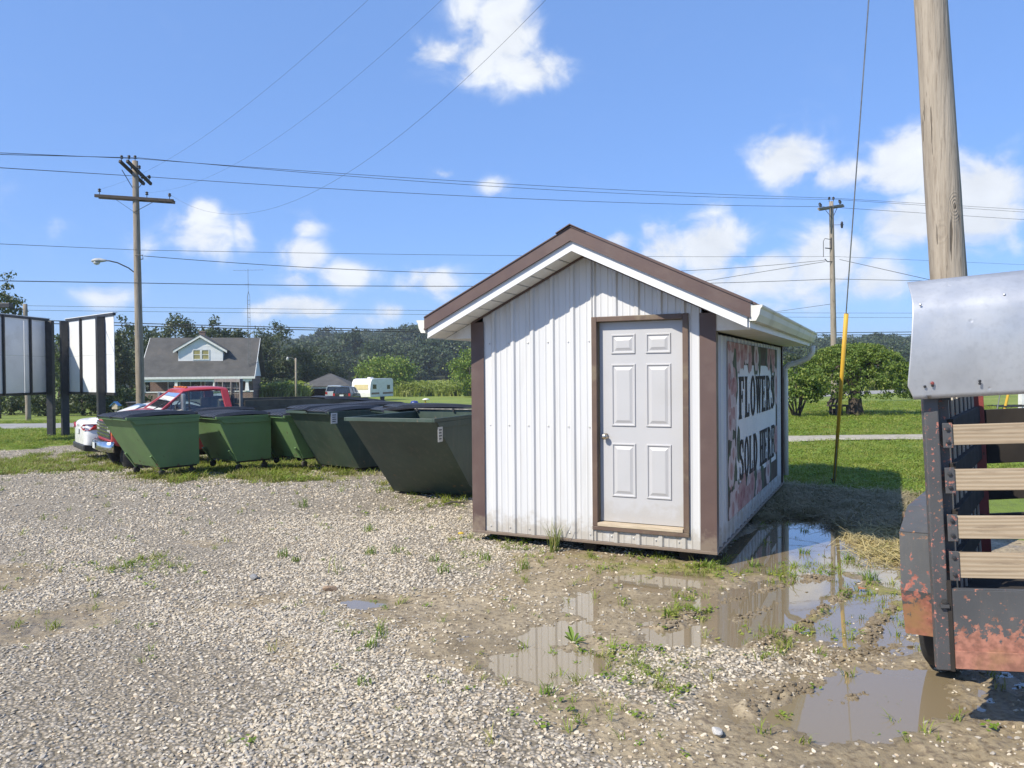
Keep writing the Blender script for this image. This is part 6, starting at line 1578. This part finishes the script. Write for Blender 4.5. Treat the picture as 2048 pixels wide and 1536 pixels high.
for sg in (-1, 1):
    b2 = MB(); e = (DW + .45); b2.ext([(0, DY_ - .30, DZP), (sg * e, DY_ - .30, DZP - k_ * e), (sg * e, DY_ - .30, DZP - k_ * e - .26), (0, DY_ - .30, DZP - .26)], (0, .06, 0)); b2.build('dormer_fascia', TRIM, dorm)
    b2 = MB(); b2.ext([(0, DY_ - .32, DZP + .05), (sg * (e + .04), DY_ - .32, DZP - k_ * (e + .04) + .05), (sg * (e + .04), DY_ - .32, DZP - k_ * (e + .04) - .01), (0, DY_ - .32, DZP - .01)], (0, 3.6, 0)); b2.build('dormer_roof', SHING, dorm)
window(-.70, -.06, DZ0_ + .22, DZ0_ + 1.12, DY_ - .01, dorm, BLIND); window(.14, .78, DZ0_ + .22, DZ0_ + 1.12, DY_ - .01, dorm, BLIND)
b = MB(); b.box2((-.75, RY + .3, RZ - .8), (-.15, RY + .9, RZ + .62)); b.box2((-.79, RY + .26, RZ + .621), (-.11, RY + .94, RZ + .72)); b.build('chimney', BRICK, hs_)
b = MB(); b.tube([(-HW + .1, -.1, EZ - .3), (-HW + .1, -.1, .1)], .05, 6); b.build('downspout', TRIM, hs_)

# lattice antenna tower beside the house
aX = P(498, 700, 80); ag = gz(aX.x, 80); at_ = thing('antenna_tower', 'slim lattice antenna mast standing at the right end of the house', 'antenna', (aX.x, 80, ag))
top = P(498, 540, 80).z - ag; lat = P(498, 582, 80).z - ag; b = MB(); w = .15
legs = [Vector((w * math.cos(a), w * math.sin(a), 0)) for a in (.5, 2.6, 4.7)]
GALV = pm('galv_tower', (.16, .165, .17), rough=.6)
for l in legs: b.tube([l, l + Vector((0, 0, lat - .6)), Vector((0, 0, lat))], .017, 5)
z = .4; i = 0
while z < lat - .7:
    for j in range(3): b.tube([legs[j] + Vector((0, 0, z)), legs[(j + 1) % 3] + Vector((0, 0, z + .02))], .012, 4)
    z += .45
b.build('lattice', GALV, at_)
MB().tube([(0, 0, lat - .3), (0, 0, top + .1)], .02, 6).build('mast', GALV, at_)
b = MB(); b.tube([(-1.5, 0, top - .05), (1.6, 0, top + .02)], .012, 5)
for i in range(9): x = -1.4 + i * .36; b.tube([(x, -.5 + .03 * i, top - .03), (x, .5 - .03 * i, top - .03)], .007, 4)
b.tube([(-.35, 0, lat + .7), (.3, 0, lat + .75)], .01, 4); b.build('aerial', GALV, at_)

# garage, yard lamp and the vehicles around them
gq = P(649, 760, 93); gg = gz(gq.x, 93); ga = thing('garage', 'open-fronted garage with a grey hip roof and brick corner', 'garage', (gq.x, 93, gg), R(4))
s = 93 / F_PX; gw = 51 * s; ez = P(649, 772, 93).z - gg; pz = P(649, 747, 97).z - gg
b = MB(); e = gw; vs = [(-e, 0, ez), (e, 0, ez), (e, 8.0, ez), (-e, 8.0, ez), (-.15, 3.9, pz), (.15, 4.1, pz)]
b.add(vs + [(x, y, z - .12) for x, y, z in vs[:4]], [(0, 1, 5, 4), (1, 2, 5), (2, 3, 4, 5), (3, 0, 4), (9, 8, 7, 6), (0, 6, 7, 1), (1, 7, 8, 2), (2, 8, 9, 3), (3, 9, 6, 0)]); b.build('roof', SHING, ga)
b = MB(); b.box2((-e + .25, .3, -.3), (-e + .75, .75, ez - .121)); b.box2((e - .6, .3, -.3), (e - .3, .6, ez - .121)); b.box2((-e + .3, .75, -.3), (-e + .45, 7.6, ez - .121)); b.box2((e - .45, .75, -.3), (e - .3, 7.6, ez - .121)); b.box2((-e + .45, 7.4, -.3), (e - .45, 7.6, ez - .121)); b.build('wall', BRICK, ga)
b = MB(); b.box2((-e + .1, .1, ez - .30), (e - .1, .28, ez - .125)); b.box2((-e + .76, .3, -.2), (-e + .86, .42, ez - .31)); b.build('header_trim', TRIM, ga)
b = MB(); b.box2((-1.2, 5.5, -.1), (-.4, 6.3, .9)); b.box2((.1, 5.2, -.1), (1.2, 6.2, .6)); b.build('stored_box', pm('cardboard', (.3, .24, .16), rough=.9), ga, kind='stuff')
yq = P(592, 760, 76); yg = gz(yq.x, 76); yl = thing('yard_lamp', 'slim wooden pole with a small hooded yard light, left of the garage', 'lamp post', (yq.x, 76, yg))
H = P(592, 716, 76).z - yg; MB().tube([(0, 0, -.3), (0, 0, H)], [.11, .085], 10).build('pole', POLEM, yl, smooth=True)
b = MB(); b.tube([(0, 0, H - .25), (-.35, 0, H + .05), (-.75, 0, H + .08)], .025, 6); b.build('lamp_arm', GALV, yl); MB().lathe([(.05, .12), (.12, .0), (.14, -.12), (.09, -.25), (.02, -.28)], 12, 'z', (-.8, 0, H + .0)).build('lamp_head', LAMPG, yl, smooth=True)
SILV = paint('silver_van_paint', (.42, .45, .48)); BLK = paint('black_suv_paint', (.02, .021, .024), .2); PALEC = paint('pale_green_paint', (.52, .58, .55)); CAMPW = paint('camper_white', (.76, .75, .72), .5)
def boxcar(name, label, px, Y, rz, mat, H=1.75, W=.92, Lc=4.6, cat='SUV'):
    q = P(px, 780, Y); t = thing(name, label, cat, (q.x, Y, gz(q.x, Y)), rz)
    d = []
    for x, zb, zt, hw, tw in ((.0, .45, H * .60, W * .95, W * .9), (.08, .36, H * .62, W, W * .93), (1.2, .34, H * .61, W, W * .94), (3.2, .34, H * .58, W, W * .93), (3.9, .36, H * .55, W * .97, W * .88), (Lc, .44, H * .44, W * .82, W * .72)):
        d.append((x, [(hw * .96, zb), (hw, zb + (zt - zb) * .5), (tw, zt), (.02, zt + .02)]))
    loft_car(d).build('body', mat, t, bevel=.03)
    r_ = []
    for x, zt, tw in ((.10, H * .98, W * .74), (.35, H, W * .76), (2.3, H * .99, W * .76), (2.75, H * .94, W * .74)): r_.append((x, [(tw, zt - .10), (tw - .03, zt - .03), (tw * .5, zt), (.02, zt + .005)]))
    loft_car(r_).build('roof', mat, t, bevel=.01)
    for x, x2 in ((.05, .14), (1.3, 1.3), (2.4, 2.3)):
        for sg in (-1, 1): MB().bar((x, sg * W * .92, H * .6), (x2, sg * W * .745, H * .93), .07, .07).build('roof_pillar', mat, t)
    MB().add([(.055, -W * .82, H * .63), (.055, W * .82, H * .63), (.13, W * .70, H * .92), (.13, -W * .70, H * .92)], [(0, 1, 2, 3)]).build('rear_window', DGLASS, t)
    for sg in (-1, 1):
        MB().add([(.1, sg * W * .925, H * .62), (3.3, sg * W * .925, H * .60), (2.7, sg * W * .75, H * .92), (.2, sg * W * .755, H * .93)], [(0, 1, 2, 3)]).build('side_window', DGLASS, t)
        MB().box2((-.01, sg * W * .74, H * .44), (.05, sg * W * .96, H * .60)).build('tail_lamp', TAIL, t)
        for x in (.85, 3.65): car_wheel(t, (x, sg * W * .86, .34), .34, .22, sg)
    MB().add([(3.42, -W * .82, H * .60), (3.42, W * .82, H * .60), (2.78, W * .70, H * .93), (2.78, -W * .70, H * .93)], [(0, 1, 2, 3)]).build('windscreen', DGLASS, t)
    MB().box2((-.015, -.2, .74), (-.004, .2, .90)).build('number_plate', PLATE, t); MB().box2((-.06, -W * .9, .40), (.02, W * .9, .60)).build('rear_bumper', BLACKP, t, bevel=.02)
    return t
boxcar('minivan', 'silver minivan backed up in front of the garage, mostly behind the black SUV', 668, 86, R(96), SILV, 1.78, .98, 4.9, 'minivan')
boxcar('suv', 'black SUV seen from behind between the garage and the camper', 683, 77, R(86), BLK, 1.70, .93, 4.5)
boxcar('parked_car', 'pale grey-green car half hidden by weeds right of the house', 517, 90, R(20), PALEC, 1.42, .88, 4.5, 'car')
cq = P(724, 780, 86); cg = gz(cq.x, 86); cp_ = thing('camper', 'white travel trailer with a long yellowed front window, beside the round tree', 'camper trailer', (cq.x - 1.15, 86, cg), R(-24))
W2, LC, zc0, zc1 = 2.5, 4.6, .45, 2.52
prof = [(0, zc0), (-.06, .9), (-.03, 1.5), (.10, 2.1), (.32, 2.42), (.7, zc1), (LC - .3, zc1), (LC - .05, 2.40), (LC, 2.1), (LC, zc0)]
b = MB(); b.ext([(0, y, z) for y, z in prof], (W2, 0, 0)); b.build('body', CAMPW, cp_, bevel=.04, seg=2)
def cq_(y, z): return y
b = MB(); b.ext([(.35, -.075, 1.28), (W2 - .3, -.075, 1.28), (W2 - .3, .0, 1.86), (.35, .0, 1.86)], (0, .02, 0)); b.build('front_window', pm('yellow_shade', (.55, .46, .24), (.47, .39, .2), sc=2, rough=.5), cp_)
for y0, y1, z0, z1 in ((.45, 1.15, 1.35, 1.85), (3.3, 3.9, 1.3, 1.75)): MB().box2((W2 - .005, y0, z0), (W2 + .02, y1, z1)).build('side_window', WGLASS, cp_)
MB().box2((W2 + .001, .2, .75), (W2 + .015, LC - .1, .95)).build('side_stripe', pm('stripe_brown', (.25, .16, .11), rough=.5), cp_); MB().box2((W2 - .004, 1.7, .55), (W2 + .018, 2.4, 2.2)).build('side_door', CAMPW, cp_)
for y in (2.5,): MB().lathe([(.05, -.1), (.32, -.1), (.34, 0), (.32, .1), (.05, .1)], 16, 'x', (W2 - .12, y, .34)).build('wheel', RUBBER, cp_); MB().lathe([(.05, -.1), (.32, -.1), (.34, 0), (.32, .1), (.05, .1)], 16, 'x', (.12, y, .34)).build('wheel', RUBBER, cp_)
MB().box2((1.0, 1.6, zc1 + .001), (1.4, 2.2, zc1 + .15)).build('roof_vent', CAMPW, cp_); MB().bar((W2 / 2, -.1, .45), (W2 / 2, -1.2, .45), .1, .1).build('hitch', BLACKP, cp_)

# ------------------------------------------------------------------ small things on the lawns
q = G(232, 838); bh = thing('birdhouse', 'small birdhouse with a blue roof on a post behind the sedan', 'birdhouse', (q.x, q.y, gz(q.x, q.y)))
s = q.y / F_PX; zb = P(232, 818, q.y).z - bh.location.z
MB().box2((-.05, -.05, -.1), (.05, .05, zb)).build('post', RAWWOOD, bh); MB().ext([(-.16, -.14, zb), (.16, -.14, zb), (.16, -.14, zb + .22), (0, -.14, zb + .36), (-.16, -.14, zb + .22)], (0, .28, 0)).build('box', RAWWOOD, bh)
b = MB(); b.ext([(-.25, -.2, zb + .16), (0, -.2, zb + .40), (.25, -.2, zb + .16), (.25, -.2, zb + .20), (0, -.2, zb + .44), (-.25, -.2, zb + .20)], (0, .4, 0)); b.build('roof', pm('blue_roof', (.06, .20, .42), rough=.5), bh)
q = P(272, 792, 40); wb = thing('rubbish_bin', 'black lidded bin at the foot of the left utility pole', 'bin', (q.x, 40, gz(q.x, 40)))
b = MB(); b.loft([[Vector((sx * w_, sy * w_, z)) for sx, sy in ((-1, -1), (1, -1), (1, 1), (-1, 1))] for z, w_ in ((0, .24), (1.0, .32))]); b.build('bin_body', BLACKP, wb, bevel=.02); MB().box2((-.36, -.38, 1.001), (.36, .36, 1.08)).build('bin_lid', BLACKP, wb, bevel=.02)
q = G(850, 812); lo = thing('lawn_ornament', 'small yellow lawn ornament with a white top, beyond the containers', 'ornament', (q.x, q.y, gz(q.x, q.y)))
H = P(850, 797, q.y).z - lo.location.z; MB().tube([(0, 0, -.1), (.05, 0, H * .5), (0, 0, H * .8)], .06, 8).build('stem', YEL, lo); MB().lathe([(.02, H * .72), (.3, H * .78), (.34, H * .9), (.1, H * 1.02)], 12, 'z', (.1, 0, 0)).build('top', TRIM, lo, smooth=True)
BLUEP = pm('blue_plastic', (.03, .05, .22), rough=.4)
q = G(829, 813); bb = MB(); 
for i in range(3): bb.lathe([(.05, 0), (.16, .05), (.2, .25), (.14, .4), (.03, .42)], 10, 'z', ((i - 1) * .32, 0, 0))
o = MB().lathe([(.06, 0), (.3, .06), (.36, .3), (.25, .46), (.05, .5)], 12, 'z').build('ball', BLUEP, None, smooth=True); o.location = (q.x, q.y, gz(q.x, q.y)); tag(o, 'dark blue ball lying on the far lawn beside the yellow ornament', 'ball')
q = G(1684, 834); be = thing('garden_bench', 'dark weathered bench leaning against the trunk of the drooping tree', 'bench', (q.x, q.y, gz(q.x, q.y)), R(10))
for x in (-.28, .20): MB().box2((x, -.05, 0), (x + .09, .04, .42)).build('leg', ARMM, be)
for x in (-.28, .20): MB().box2((x, .40, 0), (x + .09, .48, .42)).build('leg', ARMM, be)
MB().box2((-.38, -.08, .421), (.36, .50, .49)).build('seat', ARMM, be, bevel=.01)
for i in range(4): MB().bar((-.30 + .17 * i, .50, .48), (.02 + .17 * i, .62, 1.0), .05, .05).build('back_slat', ARMM, be)
MB().bar((-.35, .45, .55), (.55, .62, 1.02), .09, .08).build('back_rail', ARMM, be)
q = G(1667, 832); st = MB().lathe([(.13, 0), (.11, .05), (.105, .26), (.12, .30), (.02, .31)], 12, 'z').build('stump', ARMM); st.location = (q.x, q.y, gz(q.x, q.y)); tag(st, 'short dark stump left of the bench under the drooping tree', 'stump')
q = P(2040, 820, 30); wpz = gz(q.x, 30); fr2 = thing('lawn_frame', 'dark grid frame with thin poles lying on the lawn, seen through the trailer', 'frame', (q.x - .2, 30, wpz))
b = MB()
for i in range(6): b.bar((-.6 + i * .22, -.4, .42 + .01 * i), (-.4 + i * .22, .8, .46), .03, .03)
for y in (-.4, .2, .8): b.bar((-.6, y, .44), (.8, y, .46), .03, .03)
b.build('grid', BLACKP, fr2); MB().tube([(-.75, 0, 0), (-.5, .1, 1.0)], .02, 6).build('pole', GALV, fr2); MB().tube([(-.3, .2, .2), (-.12, .2, .95)], .05, 8).build('pole', YEL, fr2)
q = P(2046, 800, 31); wpst = MB().box2((-.12, -.12, -.1), (.2, .12, 1.5)).build('white_post', TRIM); wpst.location = (q.x, 31, gz(q.x, 31)); tag(wpst, 'white post on the lawn at the right edge, seen through the trailer', 'post')

# ------------------------------------------------------------------ stones, twig and single weeds on the lot
def gh(x, y): return float(height(np.array([x]), np.array([y]))[0])
def lone_stone(px, py, s, col, label):
    q = G(px, py); m = stone_mesh(int(px) % 90, pm('stone_' + label.split()[0], col, tuple(c * .7 for c in col), sc=9, rough=.9, bump=.5, bsc=25)); o = bpy.data.objects.new('stone', m); COL.objects.link(o)
    o.location = (q.x, q.y, gh(q.x, q.y) + s * .2); o.scale = (s * 1.1, s * .8, s); o.rotation_euler = (.1, .1, px); tag(o, label, 'stone')
lone_stone(660, 1186, .10, (.33, .23, .15), 'brown flat stone on the edge of the wet mud streak')
lone_stone(508, 1164, .09, (.25, .25, .25), 'grey pointed stone alone in the pale gravel, left of the brown one')
lone_stone(1434, 1474, .075, (.55, .53, .49), 'pale stone alone on the mud in the foreground')
q = G(912, 1014); b = MB(); b.tube([(-.16, 0, .02), (-.05, .02, .05), (.06, 0, .045), (.17, .03, .03)], [.012, .014, .010, .004], 6); b.tube([(-.05, .02, .05), (-.14, .05, .10)], [.008, .003], 5)
o = b.build('twig', ARMM, smooth=True); o.location = (q.x, q.y, gh(q.x, q.y)); tag(o, 'dark crooked twig on the gravel left of the shed corner', 'twig')
TALLG = leaf_mat('tall_grass', (.12, .17, .03), (.20, .24, .06), (.34, .30, .12), trans=.3, rnd='isl'); WEEDG = leaf_mat('weed_green', (.10, .19, .025), (.19, .27, .04), (.24, .28, .06), trans=.3, rnd='isl')
def tuft(px, py, h, spread, nb, label, name='grass_tuft', wid=.008, mat=None, lean=.8, broadleaf=0, ls=.05, grp='single weeds in the gravel and mud'):
    q = G(px, py); r = random.Random(int(px * 7 + py)); V, Fq = blades(r, nb, h * .45, h, wid, spread, lean)
    o = thing(name, label, 'weed', (q.x, q.y, gh(q.x, q.y) - .006), 0, grp)
    b = MB(); b.add(V, Fq); b.build('blades', mat or WEEDG, o, kind='stuff')
    if broadleaf:
        for i in range(broadleaf):
            a = i * 2.4 + r.uniform(-.3, .3); L = ls * r.uniform(.8, 1.4); d = Vector((math.cos(a), math.sin(a), 0)); w = Vector((-d.y, d.x, 0)); rise = r.uniform(.35, 1.1)
            pts = [d * .005, d * L * .4 + w * L * .16 + Vector((0, 0, L * rise * .45)), d * L * .75 + w * L * .13 + Vector((0, 0, L * rise * .7)), d * L + Vector((0, 0, L * rise * .72)), d * L * .75 - w * L * .13 + Vector((0, 0, L * rise * .7)), d * L * .4 - w * L * .16 + Vector((0, 0, L * rise * .45))]
            MB().add(pts, [(0, 1, 2, 3), (0, 3, 4, 5)]).build('leaf', mat or WEEDG, o)
tuft(1108, 1106, .40, .05, 44, 'tall feathery grass tuft against the front wall of the shed', 'tall_grass', .007, TALLG, .7)
tuft(1148, 1284, .07, .03, 6, 'broad-leaved weed standing in the shallow puddle', 'broadleaf_weed', .006, None, .8, 7, .085)
tuft(1052, 1088, .05, .03, 8, 'bright broad-leaved weed under the shed edge, left of the tall tuft', 'broadleaf_weed', .006, None, .8, 7, .09)
tuft(988, 1082, .12, .04, 18, 'leafy weed by the left corner of the shed base', 'broadleaf_weed', .01, None, .8, 4, .09)
for (px, py, h, n_, lab) in ((606, 1018, .20, 26, 'upright grass tuft out on the pale gravel, nearest the containers'), (736, 1066, .14, 24, 'grass tuft on the pale gravel left of the shed'), (742, 1114, .13, 26, 'low bushy tuft in the gravel with a spray of side blades'), (792, 1112, .12, 20, 'slim upright tuft just right of the bushy one in the gravel'), (566, 1120, .12, 30, 'left tuft of a pair in the gravel'), (592, 1128, .09, 26, 'right lower tuft of a pair in the gravel'),
        (870, 1128, .10, 28, 'yellow-green tuft where gravel turns to mud'), (970, 1124, .13, 30, 'bright rosette weed where the mud begins, left of the shed corner'), (886, 1152, .12, 26, 'spreading weed at the upper edge of the mud'), (1048, 1138, .12, 28, 'bright tuft in front of the shed wall'), (738, 1300, .09, 28, 'low tuft beside the mud streak in the middle foreground'), (760, 1278, .11, 20, 'thin tuft above the low one in the middle foreground'),
        (672, 1152, .22, 8, 'single thin stalk rising from the gravel'), (1096, 1390, .09, 22, 'small tuft in the dark foreground mud'), (1342, 1232, .12, 22, 'tuft on the mud bar below the shed door'), (1608, 1062, .10, 26, 'dark tuft standing in the puddle beside the shed'), (1608, 1106, .11, 34, 'bright tuft at the edge of the puddle beside the shed'), (1412, 1136, .10, 30, 'tuft on wet ground below the shed corner'),
        (1700, 1120, .12, 36, 'tuft between the puddle and the trailer fender'), (1740, 1160, .14, 40, 'thick bright tuft close to the trailer fender'), (1510, 1132, .12, 34, 'row tuft right of the shed corner'), (728, 1378, .08, 20, 'small dark tuft in the foreground gravel'), (256, 1140, .10, 20, 'tuft in the sparse patch at left'), (236, 948, .22, 30, 'long yellow tuft at the wheel of the first container'), (484, 930, .22, 30, 'tall grass under the second container'), (560, 922, .24, 34, 'tall grass between the second and third containers')):
    tuft(px, py, h, .03 + h * .25, n_, lab, mat=WEEDG if py > 960 else TALLG, lean=.9)
q = G(922, 1082); o = MB().lathe([(.005, .05), (.03, .055), (.035, .065), (.02, .075), (.004, .078)], 9, 'z').build('dandelion', pm('dandelion_yellow', (.62, .42, .05), rough=.7)); o.location = (q.x, q.y, gh(q.x, q.y)); tag(o, 'yellow dandelion head on the gravel left of the shed', 'flower')
q = G(1725, 1183); o = MB().add([(-.04, -.02, .02), (.03, -.03, .03), (.05, .02, .015), (-.03, .03, .03)], [(0, 1, 2, 3)]).build('fallen_leaf', pm('leaf_orange', (.42, .17, .06), rough=.8)); o.location = (q.x, q.y, max(gh(q.x, q.y), 0) + .005); solid(o, .002); tag(o, 'orange fallen leaf on the wet ground near the fender', 'leaf')

# ------------------------------------------------------------------ air between the lot and the hill
hz_ = MB().box2((-1300, -70, -3.5), (1300, 1250, 62)).build('haze', None, kind='stuff')
hm = bpy.data.materials.new('haze'); hm.use_nodes = True; ht = hm.node_tree; ht.nodes.clear()
pv = ht.nodes.new('ShaderNodeVolumePrincipled'); pv.inputs['Color'].default_value = (.82, .90, 1, 1); pv.inputs['Density'].default_value = .0004; pv.inputs['Anisotropy'].default_value = .2
ho = ht.nodes.new('ShaderNodeOutputMaterial'); ht.links.new(pv.outputs[0], ho.inputs['Volume']); hz_.data.materials.append(hm)
